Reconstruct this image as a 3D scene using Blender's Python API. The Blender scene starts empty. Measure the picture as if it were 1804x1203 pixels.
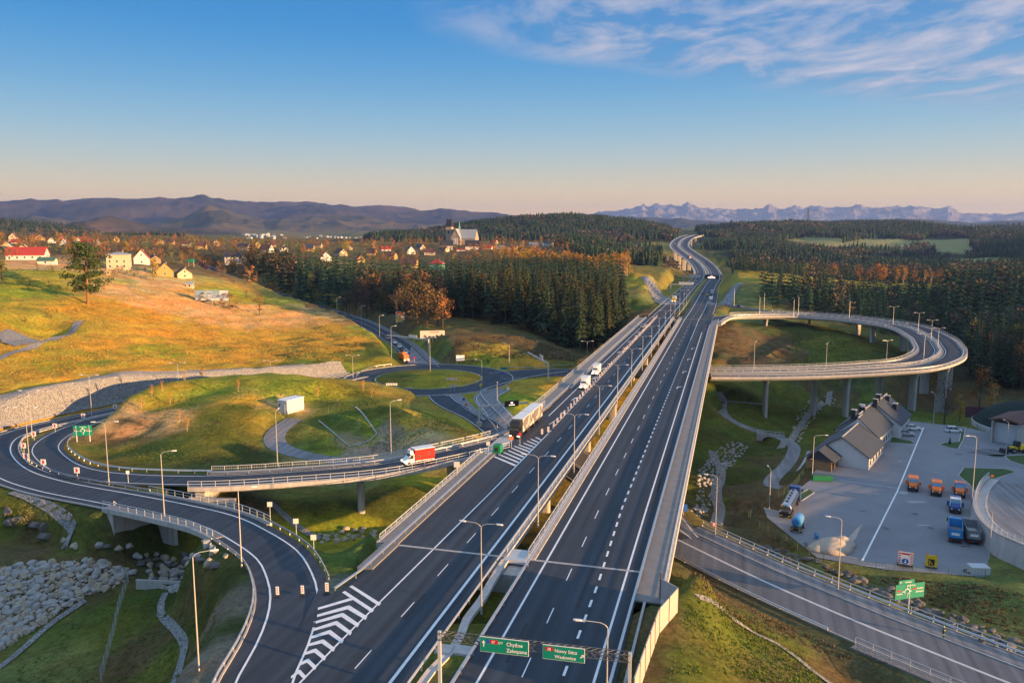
import bpy, math, random
import numpy as np
from mathutils import Vector
random.seed(7); RNG = np.random.default_rng(7)
SC = bpy.context.scene
COL = SC.collection
# ---------------------------------------------------------------- camera, world, sun, exposure
F = 1420.0; CAMH = 46.0; PITCH = math.atan((601.5 - 405) / F)
cam = bpy.data.objects.new("camera", bpy.data.cameras.new("camera")); COL.objects.link(cam)
cam.location = (0, 0, CAMH); cam.rotation_euler = (math.pi / 2 - PITCH, 0, 0)
cam.data.sensor_width = 36; cam.data.lens = 36 * F / 1804; cam.data.clip_start = 1; cam.data.clip_end = 90000
SC.camera = cam
HAZE = 4.8e-5
SUN_AZ, SUN_EL = math.radians(117), math.radians(6.6)
world = bpy.data.worlds.new("World"); SC.world = world; world.use_nodes = True
wn = world.node_tree.nodes; wl = world.node_tree.links; wn.clear()
sky = wn.new('ShaderNodeTexSky'); sky.sky_type = 'NISHITA'; sky.sun_disc = False
sky.sun_elevation = SUN_EL; sky.sun_rotation = SUN_AZ; sky.altitude = 500; sky.air_density = 1.0; sky.dust_density = 1.2; sky.ozone_density = 2.5
tc = wn.new('ShaderNodeTexCoord'); sep = wn.new('ShaderNodeSeparateXYZ'); wl.new(tc.outputs['Generated'], sep.inputs[0])
def wmath(op, a, b=None, clamp=False):
    n = wn.new('ShaderNodeMath'); n.operation = op; n.use_clamp = clamp
    for i, v in enumerate((a, b)):
        if v is None: continue
        if isinstance(v, (int, float)): n.inputs[i].default_value = v
        else: wl.new(v, n.inputs[i])
    return n.outputs[0]
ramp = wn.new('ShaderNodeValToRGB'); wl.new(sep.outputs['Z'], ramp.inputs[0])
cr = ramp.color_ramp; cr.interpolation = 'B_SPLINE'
SKYSTOPS = [(0.0, (1.05, .58, .13)), (.03, (.90, .57, .19)), (.052, (.60, .49, .27)), (.08, (.38, .43, .38)), (.115, (.215, .36, .44)), (.16, (.10, .27, .44)), (.21, (.034, .20, .43)), (.262, (.008, .15, .39)), (.36, (.07, .20, .44)), (.6, (.26, .42, .64)), (1.0, (.36, .52, .70))]  # stops above the view are brightened to lift the fill in the shade
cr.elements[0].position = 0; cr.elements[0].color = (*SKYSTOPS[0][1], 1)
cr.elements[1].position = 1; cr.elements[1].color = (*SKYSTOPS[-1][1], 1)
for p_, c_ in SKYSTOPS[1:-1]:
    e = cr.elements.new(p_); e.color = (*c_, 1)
# clouds: noise on a high flat layer
zc = wmath('MAXIMUM', sep.outputs['Z'], .02)
cx = wmath('DIVIDE', sep.outputs['X'], zc); cy = wmath('DIVIDE', sep.outputs['Y'], zc)
comb = wn.new('ShaderNodeCombineXYZ'); wl.new(cx, comb.inputs[0]); wl.new(cy, comb.inputs[1])
mp = wn.new('ShaderNodeMapping'); mp.inputs['Rotation'].default_value = (0, 0, math.radians(58)); mp.inputs['Scale'].default_value = (.85, .5, 1); wl.new(comb.outputs[0], mp.inputs[0])
no = wn.new('ShaderNodeTexNoise'); no.inputs['Scale'].default_value = 2.2; no.inputs['Detail'].default_value = 11; no.inputs['Roughness'].default_value = .62; no.inputs['Distortion'].default_value = .35
wl.new(mp.outputs[0], no.inputs['Vector'])
mr = wn.new('ShaderNodeMapRange'); mr.inputs[1].default_value = .43; mr.inputs[2].default_value = .66; wl.new(no.outputs[0], mr.inputs[0])
# cloud field edge: everything above a slanting line of the cloud layer, right of the view
edge = wmath('ADD', wmath('MULTIPLY', cx, .6), wmath('MULTIPLY', cy, -1.0))     # grows to the right / overhead
em = wn.new('ShaderNodeMapRange'); em.inputs[1].default_value = -5.0; em.inputs[2].default_value = -4.3; wl.new(edge, em.inputs[0])
em3 = wn.new('ShaderNodeMapRange'); em3.inputs[1].default_value = -.5; em3.inputs[2].default_value = .3; wl.new(cx, em3.inputs[0])
em2 = wn.new('ShaderNodeMapRange'); em2.inputs[1].default_value = .10; em2.inputs[2].default_value = .16; wl.new(sep.outputs['Z'], em2.inputs[0])
emm = wmath('MULTIPLY', em.outputs[0], em3.outputs[0]); cl = wmath('MULTIPLY', wmath('MULTIPLY', mr.outputs[0], emm), em2.outputs[0], True)
thin = wn.new('ShaderNodeMapRange'); thin.inputs[1].default_value = .3; thin.inputs[2].default_value = .6; thin.inputs[4].default_value = .8; wl.new(no.outputs[0], thin.inputs[0])
veil = wmath('MULTIPLY', wmath('MULTIPLY', thin.outputs[0], emm), em2.outputs[0], True)
def wmix(f, a, b):
    n = wn.new('ShaderNodeMix'); n.data_type = 'RGBA'
    for i, v in ((0, f), (6, a), (7, b)):
        if isinstance(v, (int, float)): n.inputs[i].default_value = v
        elif isinstance(v, tuple): n.inputs[i].default_value = (*v, 1)
        else: wl.new(v, n.inputs[i])
    return n.outputs[2]
skyn = wn.new('ShaderNodeVectorMath'); skyn.operation = 'SCALE'; wl.new(sky.outputs[0], skyn.inputs[0]); skyn.inputs['Scale'].default_value = 1.0
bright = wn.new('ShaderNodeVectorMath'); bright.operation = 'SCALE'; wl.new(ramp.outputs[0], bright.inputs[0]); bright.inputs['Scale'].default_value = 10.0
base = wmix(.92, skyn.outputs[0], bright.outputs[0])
base = wmix(wmath('MULTIPLY', veil, 1.0), base, (1.2, 2.0, 3.3))
base = wmix(wmath('MULTIPLY', cl, .7), base, (4.7, 4.35, 4.7))
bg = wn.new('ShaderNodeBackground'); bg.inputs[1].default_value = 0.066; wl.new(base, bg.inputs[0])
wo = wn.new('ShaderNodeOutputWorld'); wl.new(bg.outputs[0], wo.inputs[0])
sl = bpy.data.lights.new("sun", 'SUN'); sl.energy = 5.0; sl.angle = math.radians(.5); sl.color = (1, .57, .24)
so = bpy.data.objects.new("sun", sl); COL.objects.link(so)
sd = Vector((math.sin(SUN_AZ) * math.cos(SUN_EL), math.cos(SUN_AZ) * math.cos(SUN_EL), math.sin(SUN_EL)))
so.rotation_euler = sd.to_track_quat('Z', 'Y').to_euler(); so.location = (200, -100, 200)
SC.view_settings.view_transform = 'Standard'; SC.view_settings.look = 'None'; SC.view_settings.exposure = 1.35; SC.view_settings.gamma = 1
SC.cycles.max_bounces = 5; SC.cycles.transparent_max_bounces = 12; SC.cycles.use_denoising = True
SC.cycles.volume_bounces = 0; SC.cycles.sample_clamp_indirect = 4
# ---------------------------------------------------------------- coordinate helpers
cp, sp = math.cos(PITCH), math.sin(PITCH)
def W(px, py, z=0.0):                      # photo pixel + height -> point of the place
    u = (px - 902) / F; v = (601.5 - py) / F; t = (z - CAMH) / (-sp + v * cp)
    return Vector((u * t, (cp + v * sp) * t, z))
def WD(px, py, d):                         # photo pixel + distance along the view axis
    u = (px - 902) / F; v = (601.5 - py) / F
    return Vector((u * d, (cp + v * sp) * d, CAMH + (-sp + v * cp) * d))
SA, CA = .2656, .9641
def SN(s, n, z=0.0): return Vector((s * SA + n * CA, s * CA - n * SA, z))   # motorway frame: along, across
def smooth(pts, step=3.0):
    P = [Vector(p) for p in pts]; P = [P[0] * 2 - P[1]] + P + [P[-1] * 2 - P[-2]]; out = []
    for i in range(1, len(P) - 2):
        a, b, c, d = P[i - 1:i + 3]; n = max(1, int((c - b).length / step))
        for k in range(n):
            t = k / n
            out.append(.5 * ((2 * b) + (c - a) * t + (2 * a - 5 * b + 4 * c - d) * t * t + (3 * b - a - 3 * c + d) * t ** 3))
    out.append(P[-2]); return out
def PX(lst, step=3.0): return smooth([W(*p) if len(p) == 3 else p[0] for p in lst], step)
def normals(path):
    N = []
    for i in range(len(path)):
        a = path[max(0, i - 1)]; b = path[min(len(path) - 1, i + 1)]; d = b - a
        l = math.hypot(d.x, d.y) or 1; N.append(Vector((d.y / l, -d.x / l, 0)))   # to the right of travel
    return N
def off(path, d, dz=0.0):
    return [p + n * (d if not callable(d) else d(i / max(1, len(path) - 1))) + Vector((0, 0, dz)) for i, (p, n) in enumerate(zip(path, normals(path)))]
def lens(path):
    L = [0]
    for a, b in zip(path, path[1:]): L.append(L[-1] + (b - a).length)
    return L
def along(path, s, L=None):
    L = L or lens(path); s = min(max(s, 0), L[-1] - 1e-6)
    i = max(0, min(int(np.searchsorted(L, s, side='right')) - 1, len(path) - 2)); t = (s - L[i]) / (L[i + 1] - L[i])
    d = path[i + 1] - path[i]; return path[i].lerp(path[i + 1], t), math.atan2(d.y, d.x)
def cut(path, s0, s1, step=3.0):
    L = lens(path); s1 = min(s1, L[-1]); n = max(1, int((s1 - s0) / step))
    return [along(path, s0 + (s1 - s0) * k / n, L)[0] for k in range(n + 1)]
# ---------------------------------------------------------------- object helpers
def tag(o, label=None, cat=None, group=None, kind=None):
    if label: o['label'] = label
    if cat: o['category'] = cat
    if group: o['group'] = group
    if kind: o['kind'] = kind
    return o
def empty(name, loc=(0, 0, 0), rz=0.0, parent=None):
    o = bpy.data.objects.new(name, None); COL.objects.link(o); o.location = loc; o.rotation_euler = (0, 0, rz); o.empty_display_size = .5
    if parent: o.parent = parent
    return o
def thing(name, label, cat, loc=(0, 0, 0), rz=0.0, group=None): return tag(empty(name, loc, rz), label, cat, group)
def link_mesh(name, me, parent=None, loc=(0, 0, 0), rz=0.0):
    o = bpy.data.objects.new(name, me); COL.objects.link(o); o.location = loc; o.rotation_euler = (0, 0, rz)
    if parent: o.parent = parent
    return o
def copy_tree(o, parent=None):
    c = o.copy(); COL.objects.link(c); c.parent = parent
    for ch in list(o.children): copy_tree(ch, c)
    return c
def copy_thing(o, loc, rz, label=None, group=None, scale=None):
    c = copy_tree(o); c.location = loc; c.rotation_euler = (0, 0, rz)
    if scale: c.scale = (scale,) * 3 if isinstance(scale, (int, float)) else scale
    if label: c['label'] = label
    if group: c['group'] = group
    return c
class MB:
    def __init__(s): s.v = []; s.f = []; s.m = []
    def add(s, vs, fs, m=0):
        b = len(s.v); s.v += [tuple(p) for p in vs]
        for f in fs: s.f.append(tuple(b + i for i in f)); s.m.append(m)
    def box(s, x0, x1, y0, y1, z0, z1, m=0, tx=1.0, ty=1.0):   # tx,ty shrink the top
        cx, cy = (x0 + x1) / 2, (y0 + y1) / 2
        vs = [(x0, y0, z0), (x1, y0, z0), (x1, y1, z0), (x0, y1, z0)]
        vs += [(cx + (x - cx) * tx, cy + (y - cy) * ty, z1) for x, y, _ in vs]
        s.add(vs, [(3, 2, 1, 0), (4, 5, 6, 7), (0, 1, 5, 4), (1, 2, 6, 5), (2, 3, 7, 6), (3, 0, 4, 7)], m)
    def cyl(s, p0, p1, r0, r1=None, n=8, m=0, caps=True):
        p0, p1 = Vector(p0), Vector(p1); r1 = r0 if r1 is None else r1
        d = (p1 - p0).normalized(); a = d.orthogonal().normalized(); b = d.cross(a); vs = []
        for p, r in ((p0, r0), (p1, r1)):
            for k in range(n):
                t = 2 * math.pi * k / n; vs.append(p + a * math.cos(t) * r + b * math.sin(t) * r)
        fs = [(k, (k + 1) % n, n + (k + 1) % n, n + k) for k in range(n)]
        if caps: fs += [tuple(range(n))[::-1], tuple(range(n, 2 * n))]
        s.add(vs, fs, m)
    def tube(s, pts, r, n=6, m=0):
        for a, b in zip(pts, pts[1:]): s.cyl(a, b, r if not isinstance(r, list) else r[0], None, n, m)
    def sweep(s, path, prof, closed=True, m=0):
        N = normals(path); k = len(prof); vs = []
        for p, n in zip(path, N):
            for a, z in prof: vs.append((p.x + n.x * a, p.y + n.y * a, p.z + z))
        fs = []
        for i in range(len(path) - 1):
            for j in range(k if closed else k - 1):
                j2 = (j + 1) % k; fs.append((i * k + j, (i + 1) * k + j, (i + 1) * k + j2, i * k + j2))
        if closed: fs += [tuple(range(k)), tuple(range((len(path) - 1) * k, len(path) * k))[::-1]]
        s.add(vs, fs, m)
    def ribbon(s, path, a, b, dz=0.0, m=0):
        A = off(path, a, dz); B = off(path, b, dz); n = len(path)
        s.add(A + B, [(i, n + i, n + i + 1, i + 1) for i in range(n - 1)], m)
    def poly(s, pts, m=0): s.add(pts, [tuple(range(len(pts)))], m)
    def extrude(s, pts, z0, z1, m=0):         # xy polygon, ccw
        n = len(pts); vs = [(p[0], p[1], z0) for p in pts] + [(p[0], p[1], z1) for p in pts]
        s.add(vs, [tuple(range(n))[::-1], tuple(range(n, 2 * n))] + [(i, (i + 1) % n, n + (i + 1) % n, n + i) for i in range(n)], m)
    def loft(s, secs, m=0):                   # list of rings with equal counts
        k = len(secs[0]); vs = [p for r in secs for p in r]; fs = []
        for i in range(len(secs) - 1):
            for j in range(k): j2 = (j + 1) % k; fs.append((i * k + j, i * k + j2, (i + 1) * k + j2, (i + 1) * k + j))
        fs += [tuple(range(k))[::-1], tuple(range((len(secs) - 1) * k, len(secs) * k))]
        s.add(vs, fs, m)
    def mesh(s, name, mats, smooth_=False):
        me = bpy.data.meshes.new(name); me.from_pydata(s.v, [], s.f)
        for mt in (mats if isinstance(mats, (list, tuple)) else [mats]): me.materials.append(mt)
        me.polygons.foreach_set('material_index', s.m)
        if smooth_: me.polygons.foreach_set('use_smooth', [True] * len(s.f))
        me.update(); return me
    def build(s, name, mats, parent=None, loc=(0, 0, 0), rz=0.0, smooth_=False):
        return link_mesh(name, s.mesh(name, mats, smooth_), parent, loc, rz)
# ---------------------------------------------------------------- materials
MAT = {}
def mat(name, col, rough=.7, metal=0.0, var=0.0, vscale=1.0, bump=0.0, bscale=None, col2=None, stretch=None, spec=.5, coord='Object', emit=None):
    m = bpy.data.materials.new(name); m.use_nodes = True; nt = m.node_tree; b = nt.nodes['Principled BSDF']
    b.inputs['Roughness'].default_value = rough; b.inputs['Metallic'].default_value = metal; b.inputs['Specular IOR Level'].default_value = spec
    b.inputs['Base Color'].default_value = (*col, 1)
    if emit: b.inputs['Emission Color'].default_value = (*emit[0], 1); b.inputs['Emission Strength'].default_value = emit[1]
    if var or bump:
        t = nt.nodes.new('ShaderNodeTexCoord'); mpn = nt.nodes.new('ShaderNodeMapping'); nt.links.new(t.outputs[coord], mpn.inputs[0])
        if stretch: mpn.inputs['Scale'].default_value = stretch[:3]; mpn.inputs['Rotation'].default_value = (0, 0, stretch[3] if len(stretch) > 3 else 0)
    if var:
        n = nt.nodes.new('ShaderNodeTexNoise'); n.inputs['Scale'].default_value = vscale; n.inputs['Detail'].default_value = 8; n.inputs['Roughness'].default_value = .65
        nt.links.new(mpn.outputs[0], n.inputs['Vector'])
        r = nt.nodes.new('ShaderNodeMapRange'); r.inputs[1].default_value = .3; r.inputs[2].default_value = .7; nt.links.new(n.outputs[0], r.inputs[0])
        mx = nt.nodes.new('ShaderNodeMix'); mx.data_type = 'RGBA'; nt.links.new(r.outputs[0], mx.inputs[0])
        c2 = col2 or tuple(c * (1 + var) for c in col); c1 = col if col2 else tuple(c * (1 - var) for c in col)
        mx.inputs[6].default_value = (*c1, 1); mx.inputs[7].default_value = (*c2, 1); nt.links.new(mx.outputs[2], b.inputs['Base Color'])
    if bump:
        n2 = nt.nodes.new('ShaderNodeTexNoise'); n2.inputs['Scale'].default_value = bscale or vscale * 4; n2.inputs['Detail'].default_value = 6
        nt.links.new(mpn.outputs[0], n2.inputs['Vector']); bp = nt.nodes.new('ShaderNodeBump'); bp.inputs['Strength'].default_value = bump; bp.inputs['Distance'].default_value = .1
        nt.links.new(n2.outputs[0], bp.inputs['Height']); nt.links.new(bp.outputs[0], b.inputs['Normal'])
    MAT[name] = m; return m
ROT = math.radians(15.4)
def asphalt(name, c, tint=(1, 1, 1)):
    m = mat(name, c, .78, var=.16, vscale=.06, spec=.35); nt = m.node_tree; b = nt.nodes['Principled BSDF']
    t = nt.nodes.new('ShaderNodeTexCoord'); mp_ = nt.nodes.new('ShaderNodeMapping'); mp_.vector_type = 'TEXTURE'; mp_.inputs['Rotation'].default_value = (0, 0, -ROT); mp_.inputs['Scale'].default_value = (1.2, 60, 1)
    nt.links.new(t.outputs['Object'], mp_.inputs[0]); n = nt.nodes.new('ShaderNodeTexNoise'); n.inputs['Scale'].default_value = 1; n.inputs['Detail'].default_value = 5; nt.links.new(mp_.outputs[0], n.inputs['Vector'])
    n3 = nt.nodes.new('ShaderNodeTexNoise'); n3.inputs['Scale'].default_value = 9; n3.inputs['Detail'].default_value = 4; nt.links.new(t.outputs['Object'], n3.inputs['Vector'])
    old = b.inputs['Base Color'].links[0].from_socket
    ad = nt.nodes.new('ShaderNodeMath'); ad.operation = 'ADD'; nt.links.new(n.outputs[0], ad.inputs[0]); nt.links.new(n3.outputs[0], ad.inputs[1])
    r = nt.nodes.new('ShaderNodeMapRange'); r.inputs[1].default_value = .7; r.inputs[2].default_value = 1.3; r.inputs[3].default_value = .62; r.inputs[4].default_value = 1.45; nt.links.new(ad.outputs[0], r.inputs[0])
    vm = nt.nodes.new('ShaderNodeVectorMath'); vm.operation = 'SCALE'; nt.links.new(old, vm.inputs[0]); nt.links.new(r.outputs[0], vm.inputs['Scale']); nt.links.new(vm.outputs[0], b.inputs['Base Color'])
    dp = nt.nodes.new('ShaderNodeVectorMath'); dp.operation = 'DOT_PRODUCT'; nt.links.new(t.outputs['Object'], dp.inputs[0]); dp.inputs[1].default_value = (.9641 * 3.351, -.2656 * 3.351, 0)
    sn = nt.nodes.new('ShaderNodeMath'); sn.operation = 'SINE'; nt.links.new(dp.outputs['Value'], sn.inputs[0]); ml_ = nt.nodes.new('ShaderNodeMath'); ml_.operation = 'MULTIPLY_ADD'; nt.links.new(sn.outputs[0], ml_.inputs[0]); ml_.inputs[1].default_value = .09; ml_.inputs[2].default_value = 1
    v2 = nt.nodes.new('ShaderNodeVectorMath'); v2.operation = 'SCALE'; nt.links.new(vm.outputs[0], v2.inputs[0]); nt.links.new(ml_.outputs[0], v2.inputs['Scale']); nt.links.new(v2.outputs[0], b.inputs['Base Color'])
    bp = nt.nodes.new('ShaderNodeBump'); bp.inputs['Strength'].default_value = .15; bp.inputs['Distance'].default_value = .02; nt.links.new(n3.outputs[0], bp.inputs['Height']); nt.links.new(bp.outputs[0], b.inputs['Normal'])
    return m
asphalt('asphalt', (.036, .047, .062)); asphalt('asphalt_old', (.12, .128, .145)); asphalt('asphalt_light', (.19, .19, .20)); mat('yard_paving', (.205, .21, .23), .9, var=.16, vscale=.09, bump=.1, bscale=3)
mat('paint_white', (.78, .78, .78), .6, var=.12, vscale=1.2)
mat('concrete', (.40, .385, .365), .85, var=.24, vscale=1.3, bump=.15, stretch=(1, 1, .12))
mat('concrete_pale', (.43, .415, .40), .85, var=.2, vscale=.9, bump=.1, stretch=(1, 1, .2))
mat('concrete_dark', (.22, .21, .20), .9, var=.2, vscale=.4)
mat('walkway', (.21, .205, .20), .9, var=.15, vscale=.5)
mat('steel', (.56, .57, .58), .42, .75, var=.1, vscale=2)
mat('steel_paint', (.50, .53, .55), .5, .2); mat('pole_grey', (.50, .49, .47), .45, .45)
mat('tipper_grey', (.20, .21, .23), .5, .3); mat('steel_dark', (.09, .10, .10), .5, .4); mat('mesh_green', (.05, .12, .08), .6)
mat('white', (.80, .80, .79), .5, var=.04, vscale=.5); mat('black', (.02, .02, .022), .5); mat('rubber', (.018, .018, .018), .85)
mat('glass', (.02, .03, .04), .08, spec=.8); mat('glass_blue', (.10, .22, .34), .15, spec=.8)
mat('red', (.62, .012, .008), .6, spec=.25); mat('orange', (.68, .16, .02), .42); mat('yellow', (.72, .48, .02), .45); mat('blue', (.02, .07, .24), .35); mat('blue_light', (.03, .22, .50), .35)
mat('sign_green', (.0, .22, .15), .5); mat('sign_red', (.5, .01, .02), .5); mat('sign_blue', (.01, .10, .45), .5); mat('green_box', (.01, .20, .07), .5)
mat('car_white', (.74, .74, .75), .25, spec=.7); mat('car_silver', (.42, .43, .44), .28, .6); mat('car_dark', (.03, .035, .045), .25, spec=.7); mat('car_red', (.28, .02, .02), .28, spec=.7)
mat('chrome', (.62, .62, .63), .22, 1.0); mat('tail_red', (.5, .01, .01), .4); mat('lamp_glass', (.7, .7, .68), .3)
mat('head_on', (1, .9, .7), .4, emit=((1, .85, .6), 6.0)); mat('display', (.02, .02, .02), .5); mat('led', (1, .8, .6), .4, emit=((1, .62, .42), 1.6))
mat('rock', (.34, .33, .315), .9, var=.3, vscale=.7, bump=.5, bscale=3); mat('rock_tan', (.38, .32, .24), .9, var=.25, vscale=.7, bump=.5, bscale=3); mat('rock_dark', (.12, .115, .11), .95, var=.3, vscale=.7, bump=.5, bscale=3)
mat('sand', (.42, .36, .29), .95, var=.12, vscale=.8, bump=.3); mat('roof_red', (.34, .035, .022), .7, var=.2, vscale=1); mat('roof_brown', (.10, .045, .035), .75, var=.25, vscale=1)
mat('roof_grey', (.034, .044, .060), .6, var=.15, vscale=.6, stretch=(1, 6, 1)); mat('roof_light', (.30, .33, .36), .5, var=.1, vscale=.6); mat('roof_dark', (.02, .022, .028), .6)
mat('wall_white', (.55, .55, .55), .8, var=.06, vscale=.5); mat('wall_cream', (.52, .44, .31), .8, var=.06, vscale=.5); mat('wall_yellow', (.38, .26, .09), .8, var=.06, vscale=.5); mat('wall_green', (.12, .32, .22), .8, var=.06, vscale=.5)
mat('wall_stone', (.36, .29, .22), .9, var=.3, vscale=.8); mat('wall_wood', (.32, .20, .10), .8, var=.2, vscale=1.5); mat('copper', (.16, .40, .36), .6)
mat('gabion', (.17, .17, .17), .95, var=.55, vscale=2.5, bump=.9, bscale=5)
mat('noise_panel', (.42, .38, .36), .7, var=.08, vscale=1); mat('dark_red_fence', (.10, .035, .05), .7)
mat('skin', (.5, .3, .2), .6); mat('cloth_black', (.015, .017, .025), .85); mat('hi_vis', (.6, .75, .02), .6)
mat('bark', (.085, .062, .045), .95, var=.3, vscale=2, bump=.4); mat('bark_pine', (.24, .12, .055), .9, var=.3, vscale=1.5, bump=.4); mat('bark_birch', (.42, .38, .33), .9, var=.4, vscale=2)
def leaf(name, c, var=.35, sc=.8, tr=.0):
    m = mat(name, c, .85, var=var, vscale=sc, spec=.15)
    nt = m.node_tree; b = nt.nodes['Principled BSDF']; oi = nt.nodes.new('ShaderNodeObjectInfo'); old = b.inputs['Base Color'].links[0].from_socket
    r = nt.nodes.new('ShaderNodeMapRange'); r.inputs[3].default_value = .72; r.inputs[4].default_value = 1.3; nt.links.new(oi.outputs['Random'], r.inputs[0])
    vm = nt.nodes.new('ShaderNodeVectorMath'); vm.operation = 'SCALE'; nt.links.new(old, vm.inputs[0]); nt.links.new(r.outputs[0], vm.inputs['Scale']); nt.links.new(vm.outputs[0], b.inputs['Base Color'])
    return m
leaf('spruce', (.026, .046, .022)); leaf('spruce_brown', (.060, .062, .022)); leaf('pine', (.045, .068, .020)); leaf('birch_leaf', (.40, .20, .035)); leaf('rust_leaf', (.34, .15, .05)); leaf('twig', (.095, .072, .050)); leaf('garden', (.17, .10, .05)); leaf('yellow_leaf', (.42, .30, .03)); leaf('olive_leaf', (.12, .125, .035)); leaf('wood_brown', (.095, .080, .060)); leaf('oak', (.125, .085, .036)); leaf('shrub_brown', (.17, .11, .05)); leaf('twig_red', (.12, .05, .03))
# ================================================================ ground
GZ = [(0,1203,-14.5),(100,1180,-14),(180,1100,-13.2),(230,1040,-12.6),(300,1190,-10),(300,1100,-11),(270,1035,-12.3),(340,1050,-7.5),(400,1080,-2.2),(430,1040,-1.4),(400,1150,-1.7),(360,1203,-1.7),
(0,1150,-14.8),(60,1110,-14.4),(110,1080,-14.2),(200,1035,-13.4),(0,1000,-8.8),(90,990,-8.9),(170,985,-9.5),(220,992,-10.8),(60,965,-9),(130,972,-9.8),(200,960,-12),(150,940,-10.2),(300,975,-12.8),(385,985,-13),
(220,930,-10),(300,950,-11.2),(350,962,-12),(150,900,-6),(205,908,-6.8),(50,910,-7),(100,920,-8.4),(50,880,-4.6),(0,868,-4.4),(110,945,-10),
(430,880,-6),(460,905,-7.5),(520,900,-8.2),(615,905,-8.7),(600,930,-10.5),(560,960,-11.2),(640,940,-11.5),(590,985,-6),(575,1003,-3.0),(600,1004,-2.2),(592,1015,-.7),(600,1035,-.4),(700,870,-9),(760,850,-8.7),(640,968,-9),(690,900,-10.4),(330,875,-5.2),(385,890,-6.6),(740,930,-11),
(480,700,.8),(500,668,2.6),(400,720,.4),(300,800,-4),(400,790,-3.9),(350,832,-4.6),(250,832,-4.6),(450,832,-5.2),(500,760,-4),(490,790,-5.5),(560,815,-7),(515,726,-2),(600,715,-1.6),(560,706,-1.3),(570,765,-4.6),(620,742,-3.4),(650,777,-7),(600,797,-7.1),(780,788,-6),(700,770,-6.8),(700,790,-7.2),(640,800,-7.2),(500,870,-8),(580,870,-8.5),(740,840,-8.8),(800,838,-8.6),(620,815,-7.6),(450,770,-3.6),
(900,700,-8.1),(960,690,-8.4),(900,720,-8.8),(870,692,-8),(1000,668,-8.2),(900,640,-6.3),(850,622,-3.4),(950,622,-4.4),(1000,640,-7.2),(820,602,-1.6),(980,612,-5),(1040,642,-9.4),(800,575,-.4),(700,566,.9),(900,585,-1.6),
(0,695,2.2),(80,688,2.4),(150,680,2.3),(300,663,.5),(450,652,-1.4),(540,648,-3.4),(560,656,-5),(600,662,-6.3),(640,640,-5.5),(200,640,3.2),(100,650,3),(0,640,4.9),(300,645,.7),(450,640,-1.6),(560,630,-1.5),(0,600,8),(100,600,4.8),(500,600,-1.8),
(1225,900,-16),(1240,840,-17.5),(1240,760,-18),(1250,700,-14),(1232,945,-12.4),(1262,900,-20),(1265,860,-21.5),(1290,815,-23.5),(1340,785,-25.5),(1362,770,-26),(1410,750,-27.5),(1440,715,-28.5),(1460,690,-29.5),
(1280,700,-17.5),(1275,730,-20),(1330,757,-23.3),(1395,785,-22),(1385,820,-20),(1350,850,-18),(1400,857,-16),(1420,700,-27.2),(1350,700,-20),(1310,690,-16),(1352,747,-24.8),(1310,830,-19),(1330,880,-17),(1420,800,-21),(1430,830,-17),
(1400,585,-8),(1300,578,-4.2),(1300,600,-7.2),(1300,640,-11),(1400,640,-11),(1500,630,-11),(1493,598,-10.5),(1568,628,-15.5),(1540,600,-12.5),(1280,560,-5),
(1344,962,-16.8),(1446,998,-16.8),(1523,1028,-16.6),(1625,1066,-16.4),(1714,1112,-16.2),(1804,1148,-16),(1500,1005,-15.2),(1600,1032,-15),(1700,1040,-14.8),(1790,1060,-14.2),(1290,930,-16.5),
(1200,1035,-4),(1213,1012,-7),(1200,1100,-1.6),(1240,1085,-4),(1290,1112,-5.6),(1250,1180,-2.2),(1185,1203,-.6),(1330,1180,-6.6),(1180,1075,-.4),(1230,1045,-8.5),(1300,1080,-9.7),(1400,1150,-10.6),(1460,1203,-10.8),(1300,1040,-11),(1250,1003,-11.4),(1400,1092,-11.8),(1490,1150,-12.6),(1500,1190,-14),
(1150,1095,-.6),(1130,1150,-.6)]
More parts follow.
